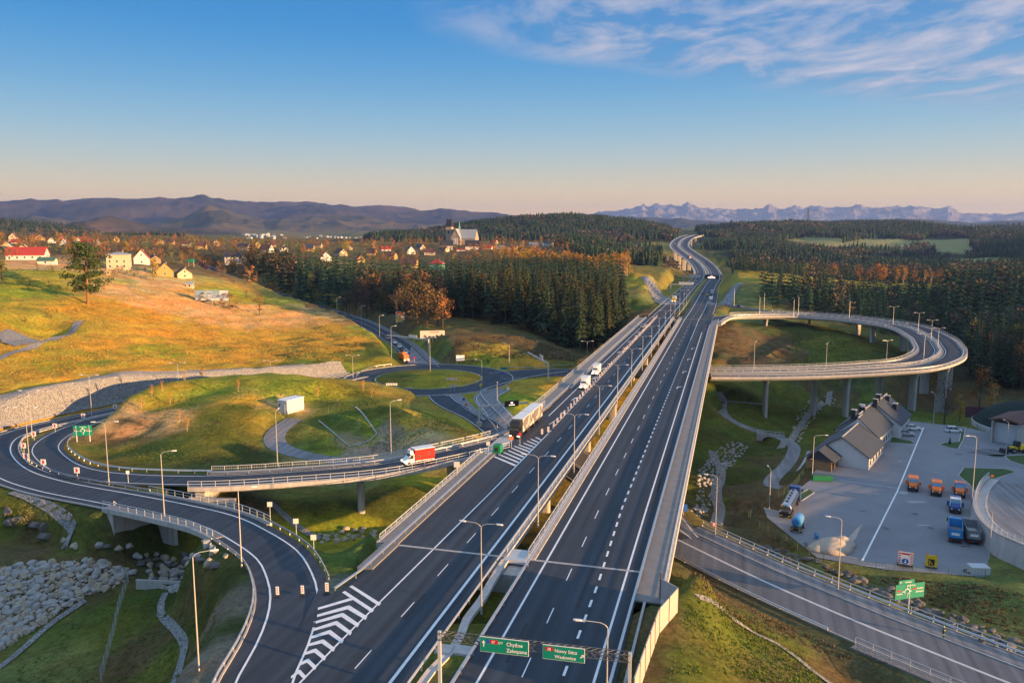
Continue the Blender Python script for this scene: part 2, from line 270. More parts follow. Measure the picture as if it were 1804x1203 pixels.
GD = [(285,742,203),(268,712,217),(330,690,226),(222,765,199),(420,665,235),(300,680,226),(240,738,206),(300,722,213),(260,770,196),(200,800,186),(560,672,237),(620,680,238),(680,696,240),(732,713,238),(785,737,228),(850,766,214),(640,722,215),(700,732,212),(760,760,200),
(1030,610,385),(1100,600,400),(1100,560,480),(700,540,470),(600,520,500),(900,555,440),(900,520,560),(700,500,600),(1000,520,520),(1000,490,650),(1090,500,600),
(900,448,900),(800,450,850),(700,455,800),(600,452,750),(500,447,700),(900,428,1300),(700,430,1300),(1000,440,1100),(1100,432,1400),
(400,482,560),(350,473,520),(300,462,540),(200,468,480),(100,464,490),(30,458,510),(0,430,800),(100,427,1000),(250,430,900),(400,436,1000),(400,421,1500),(560,500,560),
(155,535,348),(0,480,380),(60,500,370),(0,560,300),(300,520,400),(300,600,320),(300,560,360),(500,560,400),(600,600,340),(400,500,480),(450,520,480),(60,590,290),(130,576,306),(560,552,420),
(1480,738,300),(1507,740,298),(1607,740,288),(1665,725,323),(1500,700,348),(1572,715,312),(1750,700,350),(1804,720,320),(1800,640,400),(1700,640,420),(1650,600,470),(1700,560,490),(1800,540,500),(1600,560,500),(1500,548,495),(1400,545,495),(1350,540,490),
(1500,510,620),(1700,516,600),(1804,500,620),(1400,497,660),(1600,503,690),(1700,508,720),(1500,495,900),(1300,484,900),(1600,490,1100),(1500,470,1300),(1400,430,1800),(1600,440,1700),(1700,460,1500),(1804,470,1300),(1500,396,2600),(1300,400,2300),(1400,396,2500),(1700,408,2800),(1804,424,2600),(1650,425,2100),(1560,432,1800),(1750,470,1400),(1600,398,2700),(1350,440,1500),(1290,420,2000),
(950,385,2200),(1050,389,2200),(860,397,2200),(760,412,2200),(690,425,2200),(1150,404,2200),(1000,384,2150),(1220,425,2300),(700,430,1600),(900,428,1700),(1100,428,1750),(950,402,3000),(700,424,3200),(0,412,2000),(200,425,2200),(450,420,3000),(300,424,3400),(1500,404,3500),(1800,420,3500),(1200,420,3000),
(1108,484,600),(1150,493,620),(1185,503,640),(1150,530,500),(1120,520,520),(1100,545,465),(1060,585,415),(1175,475,900),(1215,478,930),(1150,470,800),(1290,500,640),(1340,488,640),(1275,535,500),(1320,530,520),(1320,505,560),(1330,478,760),(1380,500,600),(1250,495,1000),(1270,470,1100),(1130,450,1150)]
GW = [(450,100,38),(460,250,13),(600,150,40),(700,0,64),(340,40,2),(300,140,-9),(480,-60,34),(420,350,2),(620,400,22),(250,60,-8),(-250,100,-4),(-300,180,8),(-420,300,24),(-150,60,-13),(0,0,-6),(120,0,-9),(60,50,-6),(800,300,62),(150,60,-12),(-600,500,36),(-900,1200,50),(900,800,40),(1500,1500,70),  # includes the unseen hill at right, heights set to shade yard and valley
(-1500,2500,60),(1900,3000,60),(0,4500,30),(-2600,4500,40),(2600,4500,60),(900,1300,25),(258,1090,-16),(270,1180,-26),(280,1280,-24),(285,1380,-10)]
ctrl = np.array([tuple(W(*p)) for p in GZ] + [tuple(WD(*p)) for p in GD] + [tuple(map(float, p)) for p in GW])
def rbf_fit(P, V, c):
    n = len(P); d = np.sqrt(((P[:, None] - P[None]) ** 2).sum(-1) + c * c)
    A = np.zeros((n + 3, n + 3)); A[:n, :n] = -d + np.eye(n) * .6; A[:n, n] = 1; A[:n, n + 1:] = P / 500; A[n, :n] = 1; A[n + 1:, :n] = P.T / 500
    return np.linalg.solve(A, np.concatenate([V, np.zeros(3)]))
RC = 5.0; WGT = rbf_fit(ctrl[:, :2], ctrl[:, 2], RC)
def rbf(Q):
    out = np.empty(len(Q)); P = ctrl[:, :2]
    for i in range(0, len(Q), 20000):
        q = Q[i:i + 20000]; d = np.sqrt(((q[:, None] - P[None]) ** 2).sum(-1) + RC * RC)
        out[i:i + 20000] = -d @ WGT[:-3] + WGT[-3] + q @ WGT[-2:] / 500
    return out
# ---------------------------------------------------------------- road lines (centre lines)
FARD = [(1208,540,484),(1234,503,750),(1244.5,492,870),(1246,481,1000),(1240,470,1090),(1229,459,1180),(1212,447,1270),(1199,437,1350),(1197,430,1420),(1203,422,1500),(1215,416.5,1580),(1234,413,1670),(1262,409,1790)]
MW = smooth([SN(s, -28.5, 0) for s in (40, 110, 180, 260, 340, 400, 427)] + [WD(*p) for p in FARD], 6.0)
MWL = lens(MW); MW0 = 40.0                       # arc length + 40 = s
def mw(s0, s1, step=6.0): return cut(MW, s0 - MW0, s1 - MW0, step)
IR = smooth([SN(228, -42), SN(203, -42.2), W(930,758,-.02), W(885,778,-.15), W(777,804,-.5), W(660,826,-.95), W(500,839,-1.5), W(400,845,-1.8), W(330,846,-2.1), W(250,844,-2.3), W(180,839,-2.6), W(130,829,-2.9), W(98,813,-3.2), W(80,793,-3.5), W(88,777,-3.8), W(112,762,-4.1), W(145,748,-4.5), W(200,729,-5.2), (-99,240,-6), (-86,250,-6.7), (-73,261,-7.4), (-63,272,-7.8), (-54,283,-8)], 2.5)
OR = smooth([W(455,1230,0), W(471,1188,0), W(497,1136,0), W(514,1087,-.05), W(518,1048,-.2), W(510,1014,-.4), W(488,977,-.7), W(440,944,-1), W(383,917,-1.4), W(291,895,-2), W(204,878,-2.4), W(89,856,-3), W(20,832,-3.3), W(-8,800,-3.6), W(5,774,-4), W(50,757,-4.4), W(115,742,-4.8), W(230,718,-5.6), (-104,246,-6.0), (-93,257,-6.7), (-79,268,-7.4), (-67,282,-7.8), (-57,297,-8)], 2.5)
RBC = Vector((-30.6, 291, -8))
RING = [RBC + Vector((math.cos(a) * 25, math.sin(a) * 25, 0)) for a in [i * math.pi / 36 for i in range(73)]]
NR = smooth([(-34,314,-8), W(737,637,-8), W(712,612,-7.2), W(690,597,-6.3), W(640,570,-4.2), W(600,556,-2.6), W(560,543,-.8), W(520,530,1.8), W(470,515,5), W(440,505,8), W(405,492,12), W(370,475,16), W(335,462,20), W(290,452,24)], 4)
SRa = smooth([(-25,264,-8), W(790,711,-8.1), W(838,734,-8.5), W(866,753,-8.8), W(893,773,-9.2), (8,198,-10), (24,165,-11.4), W(1190,952,-12)], 3)
SRb = smooth([(-4,272,-8), W(858,700,-8), W(872,722,-8.4), W(893,745,-8.8), W(916,768,-9.2), (14,201,-10), (29,165,-11.4), W(1200,948,-12)], 3)
RR = smooth([W(1175,940,-12), W(1190,948,-12), W(1344,1022,-12), W(1500,1090,-12), W(1640,1147,-12.1), W(1790,1207,-12.2), W(2000,1290,-12.3)], 3)
ER = smooth([(-6,296,-8), W(905,660,-8), W(960,656,-8), (30,303,-8), (50,303.5,-8), (74,302.5,-8)], 3)
LOOPM = [W(1245,657,-8), W(1344,657,-7.8), W(1456,654,-7.2), W(1530,650,-6.5), W(1599,645,-5.8), W(1635,637,-5), W(1656,623,-4.2), W(1650,607,-3.6), W(1637,595,-3.2), W(1599,577,-2.5), W(1540,567,-1.8), W(1480,560,-1.2), W(1400,555,-.7), W(1340,553,-.3)]
LM = smooth(LOOPM, 2.5)
_lo = off(LM, 5.0); _li = off(LM, -5.0)
_mwr = off(MW, 14.5)
LIN = smooth([_li[i] for i in range(0, len(_li), 6)] + [W(1290,557,-.1), W(1263,564,-.02), W(1246,577,0), SN(385,-14.8)], 2.5)
LOUT = smooth([_lo[i] for i in range(0, len(_lo), 6)] + [W(1340,547,-.3), W(1300,540.5,-.3), W(1272,535.5,-.1)] + [_mwr[i] for i in (73, 79, 85)], 2.5)
IO = min(range(len(LOUT)), key=lambda i: (LOUT[i] - W(1345, 548, -.3)).length); IG = min(range(len(LIN)), key=lambda i: (LIN[i] - W(1290, 557, -.1)).length)
YPATH = smooth([W(1262,690,-17), W(1272,704,-18), W(1272,725,-20), W(1288,741,-21.5), W(1330,758,-23.4), W(1372,770,-22.8), W(1396,783,-22), W(1398,797,-21.2), W(1385,820,-20), W(1362,843,-18.4), W(1362,856,-17), W(1400,862,-15.6), W(1425,866,-15)], 2)
YPATH2 = smooth([W(1268,706,-18.2), W(1300,708,-18.8), W(1345,712,-20.5)], 2)
MPATH = smooth([W(520,738,-3), W(497,752,-3.9), W(484,768,-4.7), W(487,783,-5.4), W(510,795,-6.1), W(555,806,-6.9), W(600,812,-7.4), W(650,815,-7.6)], 2)
YARDPX = [(1372,900),(1345,893),(1352,912),(1440,982),(1560,1003),(1738,1016),(1745,962),(1722,915),(1716,880),(1725,850),(1804,862),(1930,880),(1930,790),(1804,775),(1700,752),(1600,741),(1560,745),(1500,790),(1440,820),(1428,845),(1395,870)]
YARD = [W(x, y, -15) for x, y in YARDPX]
HELC = W(1905, 905, -11.5)
def seg_dist(Q, path):
    """nearest distance, path height, overshoot beyond the ends, for points Q (n,2)"""
    A = np.array([(p.x, p.y, p.z) for p in path]); best = np.full(len(Q), 1e9); zz = np.zeros(len(Q)); ov = np.zeros(len(Q))
    for i in range(len(A) - 1):
        a, b = A[i], A[i + 1]; d = b[:2] - a[:2]; l2 = (d ** 2).sum() + 1e-9
        t = ((Q - a[:2]) @ d) / l2; tc_ = np.clip(t, 0, 1); c = a[:2] + tc_[:, None] * d
        r = np.sqrt(((Q - c) ** 2).sum(1)); m = r < best - 1e-6; best[m] = r[m]; zz[m] = (a[2] + tc_ * (b[2] - a[2]))[m]
        o = np.zeros(len(Q)); L = math.sqrt(l2)
        if i == 0: o = np.maximum(o, -t * L)
        if i == len(A) - 2: o = np.maximum(o, (t - 1) * L)
        ov[m] = o[m]
    return best, zz, ov
def carve(Q, H, path, hw, blend, drop=.12, under=False, soft=1.0):
    A = np.array([(p.x, p.y) for p in path]); lo = A.min(0) - hw - blend; hi = A.max(0) + hw + blend
    idx = np.where((Q[:, 0] > lo[0]) & (Q[:, 0] < hi[0]) & (Q[:, 1] > lo[1]) & (Q[:, 1] < hi[1]))[0]
    if not len(idx): return
    d, z, ov = seg_dist(Q[idx], path)
    if under:
        m = d < hw + 1; H[idx[m]] = np.minimum(H[idx[m]], z[m] - drop); return
    e = np.where(ov > 0, np.maximum(d - hw, 0) + ov * soft, np.maximum(d - hw, 0)); w = np.clip(1 - e / blend, 0, 1); w = w * w * (3 - 2 * w)
    H[idx] = H[idx] * (1 - w) + (z - drop) * w
def inside(Q, poly):
    x, y = Q[:, 0], Q[:, 1]; c = np.zeros(len(Q), bool); n = len(poly)
    for i in range(n):
        a, b = poly[i], poly[i - 1]
        m = ((a.y > y) != (b.y > y)) & (x < (b.x - a.x) * (y - a.y) / (b.y - a.y + 1e-12) + a.x); c ^= m
    return c
def bumps(Q, amp, sc, seed):
    r = np.random.default_rng(seed); o = np.zeros(len(Q))
    for k in range(12):
        a = r.uniform(0, 6.28); f = r.uniform(.4, 1.6) / sc; u = Q[:, 0] * math.cos(a) + Q[:, 1] * math.sin(a); v = Q[:, 1] * math.cos(a) - Q[:, 0] * math.sin(a)
        o += np.sin(u * f * 6.28 + 2.2 * np.sin(v * f * 2.9 + k) + r.uniform(0, 6.28))
    return o * amp / 4
ORc = [p for p in OR]
def near_path(path, i0, i1): return path[i0:i1]
def pick(path, px0, px1):
    return path
def split_near(path, cond): return [p for p in path if cond(p)]
BRI = lambda p: False
# stretches on the ground
OR_A = [p for p in OR if p.y < W(450,950,-1).y and p.x > W(430,950,-1).x]          # from the merge to the small bridge
OR_B = OR[min(range(len(OR)), key=lambda i: (OR[i] - W(215,880,-2.4)).length):]
_k = min(range(len(OR)), key=lambda i: (OR[i] - W(432,940,-1)).length); OR_A = OR[:_k + 1]; OR_BR = OR[_k:len(OR) - len(OR_B) + 1]
_k1 = min(range(len(IR)), key=lambda i: (IR[i] - W(345,846,-2)).length); IR_BR = IR[:_k1 + 1]; IR_B = IR[_k1:]
def terrain(Q):
    H = rbf(Q); dist = np.hypot(Q[:, 0], Q[:, 1])
    H += bumps(Q, .22, 18, 1) * np.clip(dist / 150, .5, 2) + bumps(Q, 1.0, 130, 2) * np.clip((dist - 350) / 500, 0, 3) + bumps(Q, 5, 500, 3) * np.clip((dist - 1300) / 1200, 0, 2)
    carve(Q, H, MW[:12], 22.5, 9, .16, soft=1.2)
    carve(Q, H, mw(428, 1010), 18.5, 14, .2); 
    carve(Q, H, mw(1010, 1700, 20), 20, 0, 9, under=True)
    carve(Q, H, off(OR_A, -1), 5.5, 6, .12); carve(Q, H, IR_B, 4.8, 4, .3); carve(Q, H, OR_B, 5.4, 5, .3)
    carve(Q, H, MPATH, 3.2, 3, .05); carve(Q, H, YPATH, 2.4, 3, .05); carve(Q, H, YPATH2, 1.8, 2, .05)
    carve(Q, H, SRa, 6.0, 5, .12); carve(Q, H, SRb, 6.0, 5, .12); carve(Q, H, RR, 8.6, 5, .12); carve(Q, H, NR, 7, 8, .12); carve(Q, H, ER, 10, 5, .12)
    carve(Q, H, RING, 6.5, 4, .12)
    d = np.hypot(Q[:, 0] - RBC.x, Q[:, 1] - RBC.y); m = d < 20; H[m] = -8 + .1 + 1.5 * (1 - (d[m] / 20) ** 2)
    carve(Q, H, LOUT[IO - 1:], 6, 8, .2)
    carve(Q, H, mw(110, 424), 23, 0, 3.4, under=True); carve(Q, H, LIN[:-6], 5.5, 0, 3.2, under=True); carve(Q, H, LOUT[:IO - 2], 5.5, 0, 3.2, under=True)
    carve(Q, H, IR_BR, 5.5, 0, 3.0, under=True); carve(Q, H, OR_BR[2:-2], 5, 0, 3.2, under=True)
    # service yard
    A = np.array([(p.x, p.y) for p in YARD]); m = (Q[:, 0] > A[:, 0].min() - 9) & (Q[:, 0] < A[:, 0].max() + 9) & (Q[:, 1] > A[:, 1].min() - 9) & (Q[:, 1] < A[:, 1].max() + 9); idx = np.where(m)[0]
    if len(idx):
        q = Q[idx]; ins = inside(q, YARD); dd, _, _ = seg_dist(q, YARD + [YARD[0]]); w = np.where(ins, 1, np.clip(1 - dd / 6, 0, 1)); w = w * w * (3 - 2 * w); H[idx] = H[idx] * (1 - w) + (-15.12) * w
    return H
def axis(segs):
    out = []
    for a, b, s0, s1 in segs:
        x = a
        while x < b:
            out.append(x); t = (x - a) / (b - a); x += s0 + (s1 - s0) * t
    out.append(segs[-1][1]); return np.array(out)
xs = axis([(-5200, -1200, 260, 60), (-1200, -300, 45, 6), (-300, -130, 4, 1.5), (-130, 200, 1.5, 1.5), (200, 320, 1.5, 5), (320, 1200, 6, 40), (1200, 5200, 50, 260)])
ys = axis([(-150, 60, 20, 4), (60, 330, 1.5, 1.5), (330, 460, 1.5, 3.2), (460, 900, 3.5, 9), (900, 2600, 9, 40), (2600, 7500, 50, 350)])
GX, GY = np.meshgrid(xs, ys); Q = np.stack([GX.ravel(), GY.ravel()], 1); GH = terrain(Q)
def hz(x, y):
    i = min(max(int(np.searchsorted(xs, x)) - 1, 0), len(xs) - 2); j = min(max(int(np.searchsorted(ys, y)) - 1, 0), len(ys) - 2)
    tx = (x - xs[i]) / (xs[i + 1] - xs[i]); ty = (y - ys[j]) / (ys[j + 1] - ys[j]); n = len(xs)
    a, b, c, d = GH[j * n + i], GH[j * n + i + 1], GH[(j + 1) * n + i], GH[(j + 1) * n + i + 1]
    return float((a * (1 - tx) + b * tx) * (1 - ty) + (c * (1 - tx) + d * tx) * ty)
def G(px, py, dmin=80.0):                       # where the line of sight through a photo pixel meets the ground
    o = Vector((0, 0, CAMH)); e = WD(px, py, 1.0) - o; d = dmin
    while d < 6000:
        p = o + e * d
        if p.z < hz(p.x, p.y):
            a, b = d / 1.01 - .4, d
            for _ in range(12):
                c = (a + b) / 2; p = o + e * c
                if p.z < hz(p.x, p.y): b = c
                else: a = c
            p = o + e * b; return Vector((p.x, p.y, hz(p.x, p.y)))
        d = d * 1.004 + .2
    return p
# colour of what grows (or lies) on the ground, spread from sample points
CLS = {'G': (.095, .112, .020), 'D': (.055, .070, .017), 'O': (.42, .26, .035), 'L': (.24, .24, .024), 'B': (.10, .080, .042), 'P': (.55, .33, .15), 'H': (.27, .26, .12), 'F': (.040, .045, .022), 'M': (.15, .155, .05), 'Y': (.32, .25, .032), 'R': (.36, .25, .19), 'K': (.17, .145, .12)}
TP = [(100,1170,'M'),(180,1120,'G'),(250,1150,'B'),(240,1080,'G'),(300,1160,'G'),(280,1060,'D'),(380,1060,'D'),(350,1100,'D'),(400,1100,'D'),(425,1060,'K'),(400,1160,'K'),(420,1130,'K'),(60,975,'B'),(150,975,'B'),(60,920,'B'),(80,890,'G'),(20,890,'G'),(150,920,'G'),(200,930,'B'),(280,945,'D'),(330,955,'G'),(160,895,'D'),
(450,900,'B'),(520,920,'L'),(560,890,'G'),(640,890,'D'),(620,920,'L'),(560,970,'G'),(580,1000,'G'),(590,1025,'K'),(700,880,'G'),(760,850,'L'),
(300,700,'Y'),(260,730,'P'),(280,745,'P'),(240,770,'B'),(220,790,'G'),(300,790,'G'),(400,760,'G'),(420,730,'G'),(360,690,'L'),(480,680,'L'),(560,690,'L'),(430,705,'O'),(480,705,'P'),(620,700,'G'),(600,740,'G'),(560,770,'G'),(580,790,'L'),(640,760,'L'),(450,810,'D'),(680,720,'G'),(720,750,'O'),(800,785,'L'),(700,790,'R'),(660,785,'R'),(620,800,'R'),(680,778,'R'),(720,785,'R'),(710,800,'R'),(640,790,'R'),(640,800,'R'),(670,800,'R'),(750,770,'P'),(830,770,'O'),(800,745,'Y'),
(100,700,'O'),(30,670,'O'),(200,660,'O'),(300,650,'O'),(100,640,'L'),(0,640,'O'),(200,600,'O'),(300,620,'L'),(400,630,'O'),(100,610,'Y'),(450,600,'O'),(500,560,'P'),(560,590,'O'),(600,600,'O'),(400,560,'P'),(300,540,'P'),(380,535,'P'),(450,545,'P'),(230,520,'P'),(250,560,'O'),(330,580,'O'),(200,540,'O'),(380,515,'L'),(440,530,'L'),(300,500,'P'),(0,560,'L'),(60,560,'Y'),(0,520,'L'),(60,510,'L'),(100,480,'L'),(40,470,'P'),(80,475,'P'),(100,540,'O'),(30,600,'O'),(640,610,'D'),(620,630,'G'),(600,645,'G'),(560,650,'G'),(660,590,'L'),
(500,470,'M'),(450,470,'B'),(300,470,'B'),(200,475,'P'),(120,468,'P'),(60,440,'B'),(200,440,'B'),(350,450,'B'),(130,430,'B'),
(760,667,'L'),(800,667,'Y'),(700,667,'G'),(740,630,'G'),(850,640,'L'),(900,630,'O'),(870,620,'Y'),(800,620,'B'),(820,590,'B'),(900,600,'B'),(960,620,'B'),(700,580,'B'),(640,565,'B'),(1000,645,'G'),(1030,640,'B'),(900,700,'L'),(950,690,'O'),(930,715,'L'),(960,680,'O'),(1000,520,'F'),(800,520,'F'),(650,500,'F'),(900,480,'F'),(700,450,'B'),(900,440,'B'),(800,445,'B'),(600,445,'B'),(1000,440,'B'),
(1130,500,'Y'),(1150,520,'M'),(1110,520,'M'),(1120,540,'G'),(1080,560,'B'),(1210,475,'Y'),(1290,510,'M'),(1320,520,'M'),(1330,535,'M'),(1400,540,'B'),(1300,555,'M'),(1420,500,'Y'),(1550,505,'Y'),(1700,508,'L'),(1240,540,'G'),
(1230,860,'G'),(1235,800,'G'),(1300,840,'D'),(1240,740,'G'),(1320,720,'G'),(1380,710,'G'),(1330,790,'D'),(1300,900,'B'),(1290,860,'B'),(1330,870,'B'),(1280,910,'B'),(1400,810,'B'),(1430,800,'G'),(1450,760,'G'),(1460,730,'G'),(1300,600,'B'),(1400,590,'D'),(1350,630,'B'),(1450,630,'G'),(1520,640,'D'),(1380,610,'B'),(1480,600,'G'),(1300,670,'G'),(1540,700,'G'),(1620,730,'G'),(1640,710,'B'),(1720,720,'B'),(1500,685,'B'),(1600,690,'B'),(1600,735,'G'),(1700,660,'F'),
(1350,960,'B'),(1450,970,'B'),(1500,1000,'M'),(1600,1035,'M'),(1700,1045,'M'),(1780,1070,'M'),(1760,1030,'M'),(1400,975,'G'),(1550,1020,'B'),(1450,1040,'M'),(1600,1095,'M'),(1750,1160,'M'),(1300,1000,'M'),(1250,975,'M'),
(1220,1060,'G'),(1200,1100,'M'),(1250,1120,'G'),(1230,1180,'G'),(1300,1150,'G'),(1330,1180,'B'),(1280,1100,'G'),(1350,1120,'G'),(1400,1170,'B'),(1250,1020,'B'),(1300,1030,'B'),(1350,1070,'B'),(1420,1110,'B'),(1480,1160,'B'),(1150,1100,'B'),(1130,1170,'B'),(840,1100,'G'),(800,1150,'G'),(870,1050,'G'),(830,1180,'B'),
(1400,430,'F'),(1500,430,'H'),(1600,430,'H'),(1560,428,'H'),(1665,428,'H'),(1680,440,'H'),(1700,450,'F'),(1740,465,'H'),(1650,415,'F'),(1500,400,'F'),(1300,430,'F'),(1450,432,'H'),(1350,455,'F'),(1150,440,'M'),(1130,430,'M'),(1000,410,'F'),(900,410,'F'),(1080,420,'F'),(760,420,'F'),(100,420,'F'),(300,428,'M'),(200,430,'M'),(600,440,'M')]
tpts = []; tcol = []
for x, y, c in TP:
    p = G(x, y); tpts.append((p.x, p.y)); tcol.append(CLS[c])
tpts = np.array(tpts); tcol = np.array(tcol); GC = np.zeros((len(Q), 4)); GC[:, 3] = 1
wob = np.stack([bumps(Q, 3.2, 16, 11) + bumps(Q, 1.6, 6, 15), bumps(Q, 3.2, 16, 12) + bumps(Q, 1.6, 6, 16)], 1)
for i in range(0, len(Q), 20000):
    q = Q[i:i + 20000] + wob[i:i + 20000] * np.clip(np.hypot(Q[i:i + 20000, 0], Q[i:i + 20000, 1]) / 200, .5, 12)[:, None]
    d2 = ((q[:, None] - tpts[None]) ** 2).sum(-1) + 4; w = d2 ** -2.2; GC[i:i + 20000, :3] = (w @ tcol) / w.sum(1)[:, None]
me = bpy.data.meshes.new('ground'); nx, ny = len(xs), len(ys)
vv = np.stack([Q[:, 0], Q[:, 1], GH], 1).astype(np.float32); me.vertices.add(len(vv)); me.vertices.foreach_set('co', vv.ravel())
ii = (np.arange(ny - 1)[:, None] * nx + np.arange(nx - 1)[None]).ravel(); ii = ii[np.abs(Q[ii, 0]) < 1000 + .75 * (Q[ii, 1] + 150)]; faces = np.stack([ii, ii + 1, ii + nx + 1, ii + nx], 1).astype(np.int32)
me.loops.add(faces.size); me.loops.foreach_set('vertex_index', faces.ravel()); me.polygons.add(len(faces)); me.polygons.foreach_set('loop_start', np.arange(len(faces), dtype=np.int32) * 4)
me.update(calc_edges=True); me.polygons.foreach_set('use_smooth', [True] * len(faces))
ca = me.color_attributes.new('cover', 'FLOAT_COLOR', 'POINT'); ca.data.foreach_set('color', GC.astype(np.float32).ravel())
gm = bpy.data.materials.new('grass_cover'); gm.use_nodes = True; nt = gm.node_tree; b = nt.nodes['Principled BSDF']; b.inputs['Roughness'].default_value = .95; b.inputs['Specular IOR Level'].default_value = .1
at = nt.nodes.new('ShaderNodeAttribute'); at.attribute_name = 'cover'; tcn = nt.nodes.new('ShaderNodeTexCoord')
def gnoise(sc, det=7, rough=.65, dist=0.0):
    n = nt.nodes.new('ShaderNodeTexNoise'); n.inputs['Scale'].default_value = sc; n.inputs['Detail'].default_value = det; n.inputs['Roughness'].default_value = rough; n.inputs['Distortion'].default_value = dist
    nt.links.new(tcn.outputs['Object'], n.inputs['Vector']); return n.outputs[0]
def gmr(s, a, b_, c, d):
    r = nt.nodes.new('ShaderNodeMapRange'); r.inputs[1].default_value = a; r.inputs[2].default_value = b_; r.inputs[3].default_value = c; r.inputs[4].default_value = d; nt.links.new(s, r.inputs[0]); return r.outputs[0]
def gmul(a, s):
    v = nt.nodes.new('ShaderNodeVectorMath'); v.operation = 'SCALE'; nt.links.new(a, v.inputs[0]); nt.links.new(s, v.inputs['Scale']); return v.outputs[0]
n1 = gnoise(1.1, 10, .75); n2 = gnoise(.16, 8, .6, .8); n3 = gnoise(.028, 6, .6, 1.2); n4 = gnoise(4.5, 6, .8)
c = gmul(gmul(gmul(at.outputs['Color'], gmr(n1, .3, .7, .55, 1.5)), gmr(n2, .3, .7, .68, 1.35)), gmr(n4, .3, .7, .7, 1.3))
mx = nt.nodes.new('ShaderNodeMix'); mx.data_type = 'RGBA'; mx.blend_type = 'MULTIPLY'; mx.inputs[0].default_value = 1; nt.links.new(c, mx.inputs[6])
rr = nt.nodes.new('ShaderNodeValToRGB'); nt.links.new(n3, rr.inputs[0]); rr.color_ramp.elements[0].position = .36; rr.color_ramp.elements[0].color = (1.2, .92, .75, 1); rr.color_ramp.elements[1].position = .64; rr.color_ramp.elements[1].color = (.82, 1.06, .95, 1); nt.links.new(rr.outputs[0], mx.inputs[7])
nt.links.new(mx.outputs[2], b.inputs['Base Color'])
bp = nt.nodes.new('ShaderNodeBump'); bp.inputs['Strength'].default_value = .8; bp.inputs['Distance'].default_value = .35; nt.links.new(n1, bp.inputs['Height']); 
bp2 = nt.nodes.new('ShaderNodeBump'); bp2.inputs['Strength'].default_value = .6; bp2.inputs['Distance'].default_value = 1.2; nt.links.new(n2, bp2.inputs['Height']); nt.links.new(bp2.outputs[0], bp.inputs['Normal']); nt.links.new(bp.outputs[0], b.inputs['Normal'])
me.materials.append(gm); ground = link_mesh('ground', me); tag(ground, kind='structure')
VS = [.0011, .0016, .0024, .0012, .0022]
# ---------------------------------------------------------------- far hill ranges (real ranges at their own distance)
def range_(name, prof, d, depth, col, col2, rough, seed, step=.1, az=(-36, 36), base=-60, rel=.22, f0=None):
    """prof: (photo x, photo y of the crest); d: distance; a ridge with spurs falling towards us"""
    r = np.random.default_rng(seed); A = np.radians(np.arange(az[0], az[1], step)); P = sorted(prof); ax = [math.atan((p[0] - 902) / F) for p in P]
    top = np.interp(A, ax, [WD(p[0], p[1], d * math.cos(a))[2] for p, a in zip(P, ax)]); n = 56; R = np.linspace(0, 1, n)
    AA, RR_ = np.meshgrid(A, R); dd = d - depth * (1 - RR_); X, Y = np.sin(AA) * dd, np.cos(AA) * dd; N = np.zeros_like(X); amp = 1.0; fr = f0 or 1 / (depth * .55); tot = 0
    for o in range(7):
        for q in range(3):
            a = r.uniform(0, 6.28); u = (X * math.cos(a) + Y * math.sin(a)) * fr * 6.28; v = (Y * math.cos(a) - X * math.sin(a)) * fr * 6.28; N += amp * (1 - 2 * np.abs(np.sin(u * .5 + 1.1 * np.sin(v * .6 + o) + r.uniform(0, 6.28))))
        tot += amp * 3; amp *= .52; fr *= 1.95
    N /= tot; H0 = top[None] - base; env = np.sin(np.clip(RR_, 0, 1) * math.pi * .5) ** 1.15
    Z = base + H0 * env + N * H0 * rel * 4 * RR_ * (1 - RR_) ** .6 + N * rough * RR_
    vs = np.stack([X, Y, Z], 2)
    back = vs[-1:].copy(); back[:, :, 0] *= 1.12; back[:, :, 1] *= 1.12; back[:, :, 2] = base; vs = np.concatenate([vs, back])
    h, w = vs.shape[:2]; m_ = bpy.data.meshes.new(name); ids = (np.arange(h - 1)[:, None] * w + np.arange(w - 1)[None]).ravel()
    m_.from_pydata([tuple(p) for p in vs.reshape(-1, 3)], [], [(int(i), int(i + 1), int(i + w + 1), int(i + w)) for i in ids]); m_.polygons.foreach_set('use_smooth', [True] * len(ids))
    mt = mat(name + '_cover', col, .95, var=.3, vscale=VS.pop(0), col2=col2, spec=.1); m_.materials.append(mt); m_.update()
    return tag(link_mesh(name, m_), kind='structure')
range_('hills', [(-100,360),(0,357),(50,355),(80,358),(110,352),(170,349),(260,347),(330,346),(370,347),(420,354),(480,356),(510,354),(560,357),(620,363),(700,369),(780,366),(830,371),(890,376),(960,384),(1040,394),(1200,404),(1500,410),(1900,412)], 9500, 3800, (.030, .042, .045), (.115, .088, .078), 50, 3)
range_('hills', [(-100,380),(0,384),(60,380),(130,388),(200,386),(260,392),(330,384),(375,366),(420,374),(470,386),(560,378),(640,386),(740,392),(860,398),(960,404),(1100,410),(1400,418),(1900,418)], 7000, 2200, (.04, .05, .03), (.16, .12, .06), 36, 5)
range_('hills', [(-100,402),(0,398),(40,400),(80,406),(130,392),(185,386),(230,392),(280,400),(330,403),(390,402),(440,410),(560,424),(700,432),(900,436),(1900,440)], 4600, 1300, (.03, .045, .028), (.15, .09, .055), 20, 8, base=-20)
range_('hills', [(-100,430),(700,425),(900,400),(1040,378),(1100,381),(1200,386),(1290,391),(1500,386),(1580,384),(1630,387),(1700,392),(1760,389),(1810,389),(1900,392)], 9800, 2600, (.04, .05, .035), (.07, .07, .05), 22, 13)
